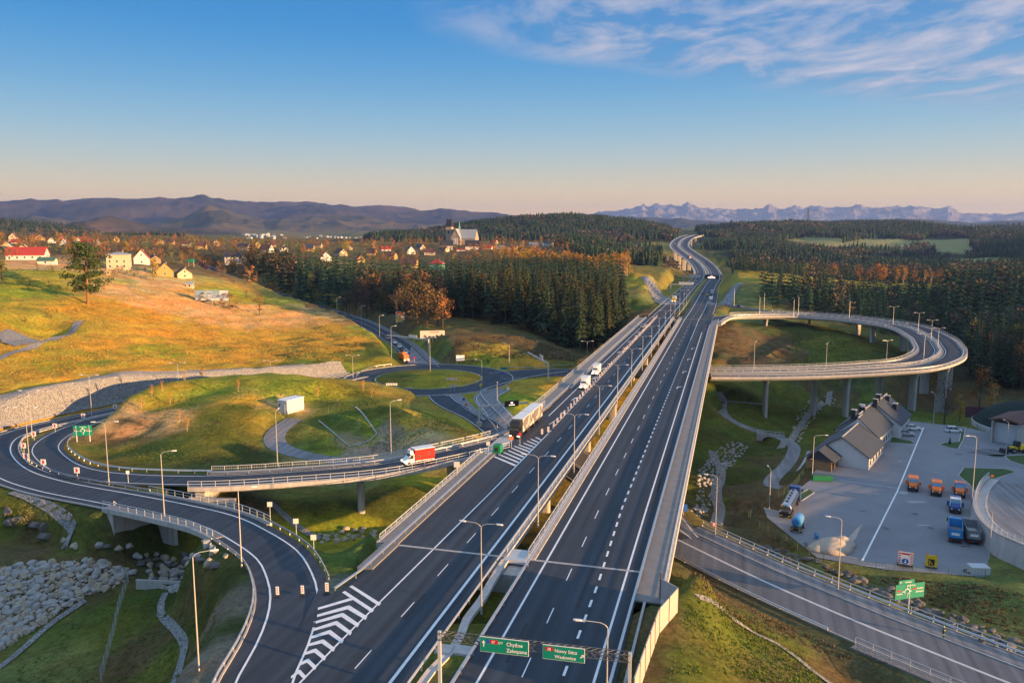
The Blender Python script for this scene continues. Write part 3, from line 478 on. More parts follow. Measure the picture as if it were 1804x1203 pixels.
range_('mountains', [(-100,412),(900,404),(1020,380),(1050,375),(1075,374),(1100,369),(1118,366),(1130,361),(1140,366),(1150,360),(1165,364),(1180,362),(1195,366),(1207,358),(1222,364),(1240,369),(1262,368),(1300,372),(1330,369),(1348,361),(1365,369),(1395,365),(1412,368),(1425,363),(1440,364),(1455,368),(1480,366),(1500,363),(1525,367),(1560,365),(1600,363),(1625,369),(1645,371),(1660,366),(1680,374),(1730,378),(1770,377),(1804,376),(1900,380)], 20000, 5500, (.12, .11, .12), (.34, .32, .33), 105, 21, step=.04, rel=.10, f0=1 / 950)
# ================================================================ roads
road = MB(); mark = MB()
def lane_line(path, o, w=.2, on=None, gap=None, start=0.0, dz=.035):
    pts = off(path, o, dz) if o else [p + Vector((0, 0, dz)) for p in path]
    if on is None: mark.ribbon(pts, -w / 2, w / 2); return
    L = lens(pts); s = start
    while s + on < L[-1]:
        a, _ = along(pts, s, L); b_, _ = along(pts, s + on, L); mark.ribbon([a, b_], -w / 2, w / 2); s += on + gap
def mwoff(s0, s1, n, step=6.0): return off(mw(s0, s1, step), n + 28.5 if not callable(n) else (lambda t: n(s0 + (s1 - s0) * t) + 28.5))
def lerp(tab):
    xs_, ys_ = zip(*tab); return lambda s: float(np.interp(s, xs_, ys_))
LE = lerp([(40, -46.6), (150, -46.2), (200, -45.0), (420, -43.6), (480, -42.5), (1700, -42)])
RE = lerp([(40, -9.6), (90, -10.4), (130, -10.6), (300, -11.0), (400, -11.2), (520, -10), (700, -13), (1700, -14)])
def strip(mb, s0, s1, f0, f1, dz=0.0, step=6.0):
    P = mw(s0, s1, step); A = []; B = []; N = normals(P)
    for i, (p, n) in enumerate(zip(P, N)):
        s = s0 + (s1 - s0) * i / (len(P) - 1); a = f0(s) if callable(f0) else f0; b_ = f1(s) if callable(f1) else f1
        A.append(p + n * (a + 28.5) + Vector((0, 0, dz))); B.append(p + n * (b_ + 28.5) + Vector((0, 0, dz)))
    k = len(P); mb.add(A + B, [(i, k + i, k + i + 1, i + 1) for i in range(k - 1)])
    return A, B
strip(road, 40, 1690, LE, -31.0, .03); strip(road, 40, 1690, -26.3, RE, .03)
road.build('road', MAT['asphalt']); tag(bpy.data.objects['road'], kind='structure')
r2 = MB(); r2.ribbon(OR, -4.6, 4.4, .02); r2.ribbon(IR, -3.6, 3.6, .024)
r2.poly([v + Vector((0, 0, .015)) for v in (W(470,1225), W(560,1040), W(572,1052), W(600,1040), W(640,1006), W(680,1000), W(640,1225))])
r2.ribbon(NR, -5.2, 5.2, .02); r2.ribbon(SRa, -3.9, 3.9, .026)
o = r2.build('road', MAT['asphalt']); tag(o, kind='structure'); r2b = MB(); r2b.ribbon(RR, -4.9, 6.0, .03); tag(r2b.build('road', MAT['asphalt_old']), kind='structure')
r3 = MB(); r3.ribbon(RING, -5.8, 5.8, .04); r3.ribbon(ER, -8.5, 8.5, .032); r3.ribbon(LIN, -3.7, 3.7, .04); r3.ribbon(LOUT, -3.7, 3.7, .04)
o = r3.build('road', MAT['asphalt']); tag(o, kind='structure')
r4 = MB(); r4.ribbon(SRb, -3.9, 3.9, .03); r4.ribbon(off(RR, 0, 0), -5.0, -8.3, .05); r4.ribbon(NR, 5.4, 8.2, .03); r4.poly([v + Vector((0, 0, .05)) for v in (W(780,694,-8), W(812,694,-8), W(858,740,-8.5), W(850,740,-8.4))])
r4.poly([v + Vector((0, 0, .045)) for v in (W(1231,560), W(1247,529.5), W(1261,536), W(1256,556))]); r4.poly([v + Vector((0, 0, .06)) for v in (W(719,641,-7.9), W(724,610,-7), W(756,641,-7.9))])
o = r4.build('pavement', MAT['asphalt_light']); tag(o, kind='structure')
r5 = MB(); r5.poly([p + Vector((0, 0, .0)) for p in YARD]); o = r5.build('pavement', MAT['yard_paving']); tag(o, kind='structure')
r6 = MB(); r6.ribbon(MPATH, -2.6, 2.6, .06); r6.ribbon(YPATH, -1.9, 1.9, .06); r6.ribbon(YPATH2, -1.3, 1.3, .06)
o = r6.build('path', MAT['asphalt_light']); tag(o, kind='structure')
# markings
for a, b_, f in ((40, 178, lerp([(40, -41.6), (78, -41.4), (130, -40.2), (178, -39.6)])), (192, 1690, lerp([(192, -43.4), (335, -42.6), (480, -41), (700, -39.8), (1690, -39.6)]))):
    A, B = strip(mark, a, b_, lambda s, f=f: f(s) - .12, lambda s, f=f: f(s) + .12, .05)
strip(mark, 40, 1690, lambda s: -32.6 - .13 + (s < 90) * 0, -32.35, .05); strip(mark, 40, 1690, -24.1, -23.82, .05)
RL = lerp([(40, -12.2), (130, -12.7), (300, -13.2), (372, -13.3), (400, -11.6), (430, -10.9)])
strip(mark, 40, 372, lambda s: RL(s) - .14, lambda s: RL(s) + .14, .05)
def dash(s0, s1, f, w, on, gap):
    s = s0
    while s < s1: strip(mark, s, s + on, lambda t: f(t) - w / 2, lambda t: f(t) + w / 2, .05, 4); s += on + gap
dash(60.5, 1000, lerp([(40, -37.6), (178, -36.0), (400, -36), (1000, -36)]), .14, 4, 8)
dash(63.6, 1000, lerp([(40, -19.4), (130, -20.3), (300, -20.6), (1000, -19.5)]), .14, 4, 8)
dash(61, 300, lerp([(40, -15.4), (100, -15.8), (130, -16.7), (300, -16.9)]), .3, 2, 2); dash(300, 345, lambda s: -16.9, .24, 1, 1)
strip(mark, 345, 520, -17.0, -16.75, .05); strip(mark, 520, 1690, -15.0, -14.75, .05)
for q in range(4):                                        # lane arrows
    s = 236 + q * 27
    for n0 in (-15.0,):
        strip(mark, s, s + 3.2, n0 - .15, n0 + .15, .05, 2); mark.poly([SN(s + 2.6, n0 - .2, .05), SN(s + 3.9, n0 + .9, .05), SN(s + 3.3, n0 + 1.2, .05), SN(s + 2.2, n0 + .2, .05)])
for s in (212, 244, 262, 300, 330, 362, 392):             # bent arrows in the coned lane
    n0 = -41.6; mark.poly([SN(s, n0 - .18, .05), SN(s, n0 + .18, .05), SN(s + 3, n0 + .8, .05), SN(s + 3, n0 + .4, .05)]); mark.poly([SN(s + 3, n0 - .1, .05), SN(s + 3, n0 + 1.4, .05), SN(s + 5.2, n0 + 1.5, .05)])
def poly(pts, z=.055): mark.poly([W(x, y, 0) + Vector((0, 0, z)) for x, y in pts])
def crop(sx, sy, k, pts): return [(sx + x / k, sy + y / k) for x, y in pts]
lane_line(OR, -2.9, .26, dz=.05); lane_line(OR, 2.9, .26, dz=.05)
lane_line(IR[14:], -2.6, .2); lane_line(IR[14:], 2.6, .2)
# chevrons between ramp and carriageway
CH = [((690,620),(470,690),(700,628)),((675,670),(465,740),(808,757)),((632,722),(455,785),(753,808)),((590,778),(440,836),(702,864)),((545,840),(422,890),(645,920)),((497,905),(400,943),(586,976)),((445,968),(375,1003),(524,1038)),((395,1038),(335,1080),(458,1103)),((335,1115),(285,1165),(387,1170))]
for i, (ap, l, r) in enumerate(CH):
    w = 24 - i * .3; w2 = 11
    if i == 0: poly(crop(440, 896, 3.92, [(ap[0], ap[1] - 2), (ap[0] + 25, ap[1] + 10), (l[0], l[1] + 10), (l[0], l[1] - 6)])); continue
    poly(crop(440, 896, 3.92, [ap, (ap[0], ap[1] + w2 + 14), (l[0], l[1] + 9), (l[0], l[1] - 8)])); poly(crop(440, 896, 3.92, [ap, (ap[0] + 14, ap[1] - 2), (r[0] + 4, r[1] - 26 + 14), (r[0] - 8, r[1] + 12), (ap[0], ap[1] + w2 + 14)]))
poly(crop(440, 896, 3.92, [(686, 538), (708, 530), (908, 655), (890, 672)])); poly(crop(440, 896, 3.92, [(636, 578), (658, 568), (860, 700), (842, 718)]))
# bars in the gore by the lorry
GL = [(1112, 562), (1150, 537), (1200, 520), (1245, 503), (1275, 480), (1300, 462), (1340, 448), (1385, 432), (1420, 412), (1455, 395), (1500, 378)]
GR = [(1320, 640), (1350, 612), (1373, 587), (1397, 561), (1420, 536), (1447, 510), (1468, 489), (1490, 466), (1510, 444), (1535, 424), (1560, 400)]
for (a, b_), (c_, d_) in zip(GL, GR): w = 13 - (b_ < 540) * 3 - (b_ < 450) * 2; poly(crop(660, 700, 5.306, [(a, b_ - w * .35), (a + w, b_ - w * .8), (c_ + 6, d_ - w * .6), (c_ - 6, d_ + w * .45)]))
poly(crop(660, 700, 5.306, [(1560, 395), (1567, 397), (1330, 640), (1322, 636)]))
lane_line(NR, .3, .16); lane_line(NR, -3.9, .16); lane_line(NR, 4.4, .16); lane_line(RR, 0, .2); lane_line(RR, .28, .12); lane_line(SRa, -3.4, .2); lane_line(SRa, 3.5, .2); lane_line(SRb, -3.3, .2); lane_line(SRb, 3.4, .16)
lane_line(ER, -7, .18, dz=.06); lane_line(ER, 7, .18, dz=.06); lane_line(LIN, -3.0, .2, dz=.07); lane_line(LIN[:IG + 4], 3.0, .2, dz=.07); lane_line(LOUT[:-26], -3.0, .2, dz=.07); lane_line(LOUT[:-26], 3.0, .2, dz=.07)
def zl(pts, z, w=.2):
    P = [W(x, y, z) + Vector((0, 0, .05)) for x, y in pts]; mark.ribbon(P, -w / 2, w / 2)
zl([(1519,988),(1581,865),(1627,753)], -14.98, .35); zl([(1479,846),(1520,852),(1580,860)], -14.98, .14); zl([(1570,778),(1612,784)], -14.98, .12); zl([(1560,1000), (1516, 996)], -14.98, .1)
zl([(1600,758),(1622,756)], -14.98, .12); zl([(1697,785),(1720,790),(1766,800)], -14.98, .14)
tag(mark.build('road_markings', MAT['paint_white']), kind='structure')
jt = MB()
for s in (105, 427):
    jt.extrude([SN(s - .25, -46.4), SN(s - .25, -31), SN(s + .25, -31), SN(s + .25, -46.4)], .045, .06); jt.extrude([SN(s - .25, -26.3), SN(s - .25, -10.8), SN(s + .25, -10.8), SN(s + .25, -26.3)], .045, .06)
o = jt.build('expansion_joint', MAT['concrete']); tag(o, kind='structure')
# ---------------------------------------------------------------- kerbs and roundabout ring
kb = MB()
for path, o_ in ((OR_A, -4.7), (OR_B, 4.5), (OR_B, -4.7)): kb.sweep(off(path, o_), [(-.12, -.1), (-.12, .16), (.12, .16), (.12, -.1)])
kb.sweep(mwoff(40, 105, -9.3), [(-.15, -.1), (-.15, .15), (.15, .15), (.15, -.1)])
for r_, w_, c_ in ((19.0, .5, 1), (31.0, .15, 1)): kb.sweep([RBC + Vector((math.cos(a) * r_, math.sin(a) * r_, 0)) for a in [i * math.pi / 40 for i in range(81)]], [(-w_, -.1), (-w_, .2), (w_, .2), (w_, -.1)])
for path, o_ in ((RR, 6.1), (RR, -8.5), (RR, -4.95), (NR, 5.3), (SRb, 4.2)): kb.sweep(off(path, o_), [(-.1, -.1), (-.1, .14), (.1, .14), (.1, -.1)])
tag(kb.build('kerb', MAT['concrete_pale']), kind='structure')
# ================================================================ bridges
def girder(w, t=1.9): return [(-w, -.02), (w, -.02), (w, -.55), (w - .3, -.62), (w * .62, -.85), (w * .5, -t), (-w * .5, -t), (-w * .62, -.85), (-w + .3, -.62), (-w, -.55)]
def edge_beam(mb, path, o_, m=0, w=.18): mb.sweep(off(path, o_), [(-w, -.6), (-w, .22), (w, .22), (w, -.6)], m=m)
def pier(parent, x, y, zt, zb, wide=2.4, rz=0.0, thick=1.5, flare=1.5):
    m = MB(); secs = []
    for z, f in ((zb - 1, 1), (zt - 4.2, 1), (zt - 2.2, 1.06), (zt - 1.0, 1 + (flare - 1) * .5), (zt, flare)):
        ring = []
        for k in range(16):
            a = 2 * math.pi * k / 16; c_, s_ = math.cos(a), math.sin(a); ring.append((x + 0, y, 0)); px_ = math.copysign(abs(c_) ** .45, c_) * wide / 2 * f; py_ = math.copysign(abs(s_) ** .6, s_) * thick / 2
            ring[-1] = (px_ * math.cos(rz) - py_ * math.sin(rz), px_ * math.sin(rz) + py_ * math.cos(rz), z)
        secs.append(ring)
    m.loft(secs); m.box(-.5, .5, -.4, .4, zt, zt + .3); return m.build('pier', MAT['concrete'], parent, (x, y, 0))
MB_L = thing('motorway_bridge', 'long concrete motorway bridge carrying the six lanes across the stream valley', 'bridge')
for nm, lo_, hi_, pts in (('left', -49.6, -29.9, 0), ('right', -26.7, -7.2, 0)):
    c_ = (lo_ + hi_) / 2; w = (hi_ - lo_) / 2; dk = MB(); dk.sweep(mwoff(105, 427, c_, 12), girder(w, 2.3)); dk.build('deck', MAT['concrete_pale'], MB_L)
    for s in (152, 199, 246, 293, 340, 387):
        for dn in (-4.5, 4.5):
            p = SN(s, c_ + dn); pier(MB_L, p.x, p.y, -2.6, hz(p.x, p.y), 2.6, -ROT)
wk = MB(); wk.sweep(mwoff(105, 155, -48.2, 10), [(-1.25, 0), (-1.25, .2), (1.8, .2), (1.8, 0)])
wk.sweep(off(mw(196, 427, 10), lerp([(0, -19.4), (1, -18.2)])), [(-1.2, 0), (-1.2, .2), (2.1, .2), (2.1, 0)]); wk.sweep(mwoff(96, 105, -47.6, 9), [(-.9, -.2), (-.9, .2), (1.4, .2), (1.4, -.2)])
wk.sweep(mwoff(96, 427, -8.85, 10), [(-1.7, 0), (-1.7, .2), (1.6, .2), (1.6, 0)]); wk.build('walkway', MAT['walkway'], MB_L)
eb = MB(); P_ = mwoff(105, 427, 0, 10)
for n_, a, b_ in ((-49.6, 105, 157), (-29.85, 105, 427), (-26.75, 105, 427), (-7.15, 96, 427)): eb.sweep(mwoff(a, b_, n_, 10), [(-.2, -.75), (-.2, .26), (.2, .26), (.2, -.75)])
eb.sweep(off(mw(196, 427, 10), lerp([(0, -20.8), (1, -19.6)])), [(-.2, -.75), (-.2, .26), (.2, .26), (.2, -.75)])
eb.sweep(mwoff(105, 427, -25.9, 10), [(-.35, .0), (-.35, .18), (.35, .18), (.35, 0)]); eb.sweep(mwoff(105, 427, -30.4, 10), [(-.3, .0), (-.3, .18), (.3, .18), (.3, 0)])
eb.build('edge_beam', MAT['concrete_pale'], MB_L)
ab = MB()
for s0, s1 in ((101, 105.5), (426.5, 431)):
    q = [SN(s0, -49.5), SN(s0, -7.3), SN(s1, -7.3), SN(s1, -49.5)][::-1]; ab = MB(); ab.extrude(q, -9, -.75); ab.build('abutment', MAT['concrete'], MB_L)
pm = MB(); pm.extrude([SN(104, -30), SN(104, -26.7), SN(108, -26.7), SN(108, -30)][::-1], -.4, .1); pm.build('service_platform', MAT['steel_paint'], MB_L)
# ramps
def ramp_bridge(label, path, w, piers, m='concrete_pale', t=1.6, walk=0, near0=0, far1=None):
    T = thing('ramp_bridge', label, 'bridge'); d = MB(); d.sweep(path, girder(w, t)); d.build('deck', MAT[m], T)
    e = MB(); edge_beam(e, path[near0:], -w - .02); edge_beam(e, path[:far1], w + .02); e.build('edge_beam', MAT['concrete_pale'], T)
    if walk:
        k = MB(); k.sweep(off(path, walk * (w - 1.0)), [(-.75, 0), (-.75, .17), (.75, .17), (.75, 0)]); k.sweep(off(path[near0:far1], -walk * (w - .45)), [(-.3, 0), (-.3, .17), (.3, .17), (.3, 0)]); k.build('walkway', MAT['walkway'], T)
    for (s, wd) in piers:
        p, a = along(path, s); pier(T, p.x, p.y, p.z - t - .3, hz(p.x, p.y), wd, a - math.pi / 2, 1.4, 1.45)
    return T
IRb = IR_BR[10:]; LI = lens(IRb)
def ps(path, x, y, z):
    q = W(x, y, z); i = min(range(len(path)), key=lambda i: (path[i] - q).length); return lens(path)[i]
IRN = min(range(len(IRb)), key=lambda i: (IRb[i] - W(868, 783, -.2)).length)
TI = ramp_bridge('slender off-ramp bridge carrying the red box van, one flared pier in the shade beneath', IRb, 4.9, [(ps(IRb, 795, 800, -.4), 2.6), (ps(IRb, 630, 832, -1), 2.6)], walk=1, near0=IRN)
a_ = MB(); p, an = along(IRb, LI[-1]); d_ = Vector((math.cos(an), math.sin(an), 0)); n_ = Vector((d_.y, -d_.x, 0))
a_.extrude([p + n_ * -4.6 - d_ * 3, p + n_ * -4.6 - d_ * 1.2, p + n_ * 4.6 - d_ * 1.2, p + n_ * 4.6 - d_ * 3][::-1], -9.5, p.z - .9); a_.build('abutment', MAT['concrete'], TI); a_ = MB(); a_.extrude([p + n_ * -4.9, p + n_ * -4.2, p - d_ * 9 + n_ * -4.2, p - d_ * 9 + n_ * -4.9], -8.5, p.z - 1.8); a_.build('wing_wall', MAT['concrete'], TI)
TO = ramp_bridge('short curved ramp bridge over the boulder stream at lower left', OR_BR, 4.8, [], walk=-1, t=1.3)
for e_ in (0, 1):
    a_ = MB(); p, an = along(OR_BR, lens(OR_BR)[-1] * e_); d_ = Vector((math.cos(an), math.sin(an), 0)) * (1 if e_ == 0 else -1); n_ = Vector((d_.y, -d_.x, 0)); q = [p - n_ * 4.7 - d_ * 1, p + n_ * 4.7 - d_ * 1, p + n_ * 4.7 + d_ * 2.4, p - n_ * 4.7 + d_ * 2.4]
    a_.extrude(q, -11, p.z - .7); a_.build('abutment', MAT['concrete'], TO); a_ = MB(); a_.extrude([p + n_ * 4.7 * (1 if e_ == 0 else -1) + d_ * x for x in (0,)] + [p + n_ * 4.7 * (1 if e_ == 0 else -1) + d_ * 7, p + n_ * 4.1 * (1 if e_ == 0 else -1) + d_ * 7, p + n_ * 4.1 * (1 if e_ == 0 else -1)], -11, p.z - 1.5); a_.build('wing_wall', MAT['concrete'], TO)
LIb = LIN[:-8]; LOb = LOUT[:IO]
pin = [(1478, 668, -7), (1570, 648, -6), (1614, 618, -4.5), (1590, 596, -3.3), (1560, 586, -2.6), (1493, 574, -1.8), (1373, 562, -.5), (1285, 561, -.1)]
pout = [(1352, 662, -7.8), (1502, 658, -7), (1610, 650, -6), (1675, 640, -5), (1686, 612, -4), (1650, 590, -3), (1590, 572, -2.2), (1507, 562, -1.4), (1430, 556, -.8), (1330, 549, -.3)]
ramp_bridge('inner curved deck of the big right-hand loop viaduct on tall piers', LIb, 4.7, [(ps(LIb, *q), 3.6) for q in pin], walk=-1, far1=IG)
ramp_bridge('outer curved deck of the big right-hand loop viaduct, its edge glowing orange', LOb, 4.7, [(ps(LOb, *q), 3.6) for q in pout], walk=1)
VT = thing('viaduct', 'distant curving motorway viaduct on tall piers climbing to the wooded hill', 'viaduct')
for c_ in (-37.2, -19.8): d = MB(); d.sweep(mwoff(1010, 1695, c_, 14), [(-8, 0), (8, 0), (8, -.8), (4, -1.2), (3.4, -3.2), (-3.4, -3.2), (-4, -1.2), (-8, -.8)]); d.build('deck', MAT['concrete'], VT)
for s in range(1040, 1690, 50):
    for c_ in (-37.2, -19.8): p, a = along(mwoff(1010, 1695, c_, 14), s - 1010); pier(VT, p.x, p.y, p.z - 3.2, hz(p.x, p.y) - 2, 6.5, a - math.pi / 2, 2.2, 1.0)
# small culvert bridge for the path
ct = thing('culvert', 'small arched concrete culvert under the footpath', 'culvert', W(1357, 778, -24.5), math.radians(-25)); c1 = MB()
ring = [(-4.5, 0), (-4.5, 2.6), (4.5, 2.6), (4.5, 0)] ; arch = [(2.6 * math.cos(t), 1.7 * math.sin(t)) for t in [math.pi * k / 10 for k in range(11)]]
out = [(4.5, 0)] + [(4.5, 2.6), (-4.5, 2.6), (-4.5, 0)] + [(x, z) for x, z in arch[::-1]]
vs = [(x, -.3, z) for x, z in out] + [(x, .3, z) for x, z in out]; k = len(out); c1.add(vs, [tuple(range(k)), tuple(range(k, 2 * k))[::-1]] + [(i, (i + 1) % k, k + (i + 1) % k, k + i) for i in range(k)]); c1.build('headwall', MAT['concrete'], ct)
c2 = MB(); c2.box(-2.7, 2.7, .3, 6, -.2, 1.6); c2.build('opening', MAT['black'], ct)
c3 = MB(); [c3.cyl((x, 0, 2.6), (x, 0, 3.6), .05) for x in np.linspace(-4.3, 4.3, 7)]; c3.cyl((-4.4, 0, 3.6), (4.4, 0, 3.6), .06); c3.cyl((-4.4, 0, 3.1), (4.4, 0, 3.1), .04); c3.build('handrail', MAT['steel_paint'], ct)
cu = thing('culvert', 'low concrete drain culvert head in the grass at lower left', 'culvert', G(302, 1033), math.radians(-5)); c1 = MB(); c1.box(-6, 6, -.2, .2, -.6, 1.0); c1.box(-1.2, 1.2, -.3, -.2, -.4, .5, 1); c1.build('headwall', [MAT['concrete'], MAT['black']], cu)
# ================================================================ rails, barriers, fences
POSTM = {}
def posts(parent, path, sp, h, r, matn, dz=0.0, name='post', box=False, limit=100):
    L = lens(path); n = max(2, min(limit, int(L[-1] / sp) + 1)); key = (round(h, 2), r, matn, box)
    if key not in POSTM:
        m = MB()
        if box: m.box(-r, r, -r * 1.4, r * 1.4, 0, h)
        else: m.cyl((0, 0, 0), (0, 0, h), r, None, 6)
        POSTM[key] = m.mesh(name, MAT[matn])
    for k in range(n):
        p, a = along(path, L[-1] * k / (n - 1), L); link_mesh(name, POSTM[key], parent, (p.x, p.y, p.z + dz), a)
def guardrail(label, path, sp=4.0, h=.78, m='steel', box=False, group=None, side=1, cat='guardrail'):
    T = thing('guardrail', label, cat, group=group); b_ = MB()
    pr = [(-.05, h - .32), (.04, h - .27), (-.02, h - .17), (.04, h - .06), (-.05, h), (-.12, h), (-.12, h - .32)] if not box else [(-.16, h - .16), (-.16, h), (.16, h), (.16, h - .16)]
    b_.sweep([p for p in path], [(a * side, z) for a, z in pr] if side > 0 else [(-a, z) for a, z in pr][::-1]); b_.build('rail', MAT[m], T); posts(T, path, sp, h - .05, .05, m, box=True); return T
def railing(label, path, sp=2.5, h=1.15, m='steel_paint', group=None, infill=False, cat='railing', bars=(1.0, .55, .12)):
    T = thing('railing', label, cat, group=group); b_ = MB()
    for f in bars: r = .05 if f == 1.0 else .03; z = h * f; b_.sweep(path, [(-r, z - r), (-r, z + r), (r, z + r), (r, z - r)])
    b_.build('handrail', MAT[m], T); posts(T, path, sp, h, .045, m)
    if infill: g = MB(); L = lens(path); n = int(L[-1] / .45); [g.box(p.x - .012, p.x + .012, p.y - .012, p.y + .012, p.z + .12, p.z + h) for p in [along(path, L[-1] * k / n, L)[0] for k in range(n)]]; tag(g.build('baluster', MAT[m], T), kind='stuff')
    return T
railing('pale railing on the left edge of the motorway bridge near the striped gore', mwoff(105.5, 155, -49.5, 5), 2.0, infill=True)
railing('railing on the far left edge of the motorway bridge beside the white vans', [p + Vector((0, 0, .2)) for p in off(mw(196, 427, 10), lerp([(0, -20.7), (1, -19.5)]))], 2.6)
guardrail('broad pale guardrail along the left walkway, ending in the gravel wedge', [W(590, 1046, -.5)] + mwoff(94, 154, -46.9, 5), box=True, h=.9)
guardrail('guardrail along the far left carriageway edge beside the coned lane', off(mw(196, 427, 10), lerp([(0, -17.2), (1, -15.6)])), 3.2, box=True, h=.9)
guardrail('left median guardrail of the motorway, by the shaded verge', mwoff(42, 430, -30.3, 8), 4)
railing('grating-like median railing between the two bridge decks', mwoff(106, 427, -29.9, 8), 3.3, 1.25, infill=True)
guardrail('right median guardrail of the motorway glowing in the low sun', mwoff(42, 430, -26.0, 8), 4, box=True, h=.85)
railing('median handrail on the right deck edge catching the sun', mwoff(106, 427, -26.75, 8), 3.3, 1.1)
guardrail('guardrail between the right traffic lanes and the walkway', mwoff(42, 395, -10.6, 8), 4, box=True, h=.95)
railing('sunlit railing on the outer right edge of the motorway bridge', [p + Vector((0, 0, .2)) for p in mwoff(97, 398, -7.25, 8)], 3.0, 1.2)
guardrail('far left guardrail of the motorway beyond the bridge', off(mw(430, 1690, 14), -15.0), 14); guardrail('far right guardrail of the motorway beyond the bridge', off(mw(445, 1690, 14), 17.4), 14)
guardrail('far median guardrail of the motorway beyond the bridge', off(mw(430, 1690, 14), 0), 14)
railing('pale railing on the near side of the off-ramp bridge behind which the red van drives', [p + Vector((0, 0, .2)) for p in off(IRb[IRN:], -4.85)], 2.6, 1.15)
railing('pale railing on the far side of the off-ramp bridge above the gravel yard', [p + Vector((0, 0, .2)) for p in off(IRb, 4.85)], 2.6, 1.2, infill=True)
guardrail('guardrail along the walkway of the off-ramp bridge', [p + Vector((0, 0, .1)) for p in off(IRb, 2.95)], 4, box=True)
guardrail('guardrail on the inside of the left loop below the mown mound', off(IR_B[:62], 4.4), 3.5, side=-1)
guardrail('guardrail in the grass median between the two left loop ramps', off(OR_B[:70], 4.9), 3.5)
guardrail('guardrail along the foot of the stone-paved slope', off(OR_B[46:], -4.9), 3.5)
ORW = min(range(len(OR_A)), key=lambda i: (OR_A[i] - W(510, 1040, -.3)).length)
_ob = off(OR_BR, -4.75)
railing('pale railing on the outer side of the small left bridge over the boulders', [p + Vector((0, 0, .2)) for p in _ob], 2.2, 1.15)
railing('pale railing on the inner side of the small left bridge', [p + Vector((0, 0, .2)) for p in off(OR_BR, 4.75)], 2.2, 1.15)
guardrail('curving guardrail on the outside of the ramp at lower left', off(OR_A, -4.9), 3.0); guardrail('guardrail ending in the gravel wedge by the striped marker', off(OR_A[ORW:], 4.7), 3.0)
railing('stair railing beside the small left bridge', [W(201, 893, -2.5), W(225, 915, -6), W(240, 935, -9.5)], 1.6, 1.1)
for pth, lab in ((LIb, 'inner'), (LOb, 'outer')):
    railing('railing on the inner edge of the %s loop deck' % lab, [p + Vector((0, 0, .2)) for p in off(pth, -4.75)], 3.4, 1.15); railing('railing on the outer edge of the %s loop deck' % lab, [p + Vector((0, 0, .2)) for p in off(pth[:IG] if lab == 'inner' else pth, 4.75)], 3.4, 1.15)
    guardrail('guardrail beside the lane of the %s loop deck' % lab, [p + Vector((0, 0, .1)) for p in off(pth, 3.4 if lab == 'outer' else -3.4)], 5, box=True)
RG = min(range(len(RR)), key=lambda i: (RR[i] - W(1545,1110,-12)).length)
railing('long pale two-rail railing beside the road under the bridge at right', off(RR, -8.9), 3.2, 1.15, bars=(1.0, .5)); guardrail('guardrail beside the pavement of the road at right', off(RR, -8.65), 3.2, h=.7)
railing('railing on top of the gabion wall at lower right', off(RR[RG:], 6.6), 2.4, 1.15, bars=(1.0, .55, .1))
guardrail('low guardrail along the shaded side of the road at right', off(RR, 6.3)[:RG], 4, h=.6)
guardrail('guardrail along the town road climbing past the gold hillside', off(NR, 5.6)[8:], 4); guardrail('guardrail on the meadow side of the town road', off(NR, -5.8)[4:40], 4)
guardrail('sunlit curved guardrail at the south-east corner of the roundabout', smooth([W(1000, 657, -8), W(950, 664, -8), W(900, 675, -8), W(872, 683, -8), W(851, 690, -8), W(847, 697, -8), W(858, 712, -8.3), W(880, 734, -8.7), W(898, 752, -9), W(912, 762, -9.2)], 2.5), 3, h=.8, box=True)
guardrail('sunlit guardrail on the far side of the road east of the roundabout', smooth([W(848, 645, -8), W(900, 650, -8), W(960, 648, -8), W(1010, 645, -8)], 2.5), 3, h=.8, box=True)
guardrail('sunlit guardrail at the west entry of the roundabout', smooth([W(628, 664, -7.6), W(640, 655, -7.8), W(660, 648, -7.8), W(690, 644, -7.6)], 2), 3, h=.8, box=True)
# gabion wall under the right-hand road
gb = MB(); P_ = off(RR[RG:], 7.2); gb.sweep(P_, [(-.6, -3.6), (-.6, .1), (.7, .1), (1.3, -3.6)]); tag(gb.build('gabion_wall', MAT['gabion']), 'dark stone-filled gabion wall holding up the road at lower right', 'wall')
# noise barrier
nb = thing('noise_barrier', 'tall beige noise barrier of metal panels beside the motorway, lit pink by the sun', 'barrier')
NP = [W(1163,1062,-.4), W(1193,1088,-1.0), W(1160,1128,-1.0), W(1135,1200,-1.0), W(1115,1262,-1.0)]
pl = []
for a, b_ in zip(NP, NP[1:]):
    L = (b_ - a).length; n = max(1, round(L / 3.6))
    for k in range(n):
        p, q = a.lerp(b_, k / n), a.lerp(b_, (k + 1) / n); d_ = (q - p).normalized(); m = MB(); Lk = (q - p).length
        m.box(.1, Lk - .1, -.07, .07, 0, .45, 1); m.box(.1, Lk - .1, -.06, .06, .5, 3.9); [m.box(.1, Lk - .1, -.065, .065, .5 + z, .515 + z, 1) for z in np.arange(.35, 3.3, .48)]; m.build('panel', [MAT['noise_panel'], MAT['concrete']], nb, (p.x, p.y, min(p.z, q.z)), math.atan2(d_.y, d_.x)); pl.append(p)
pl.append(NP[-1])
for p in pl: m = MB(); m.box(-.09, .09, -.12, .12, -.6, 4.0); m.build('post', MAT['steel_dark'], nb, tuple(p))
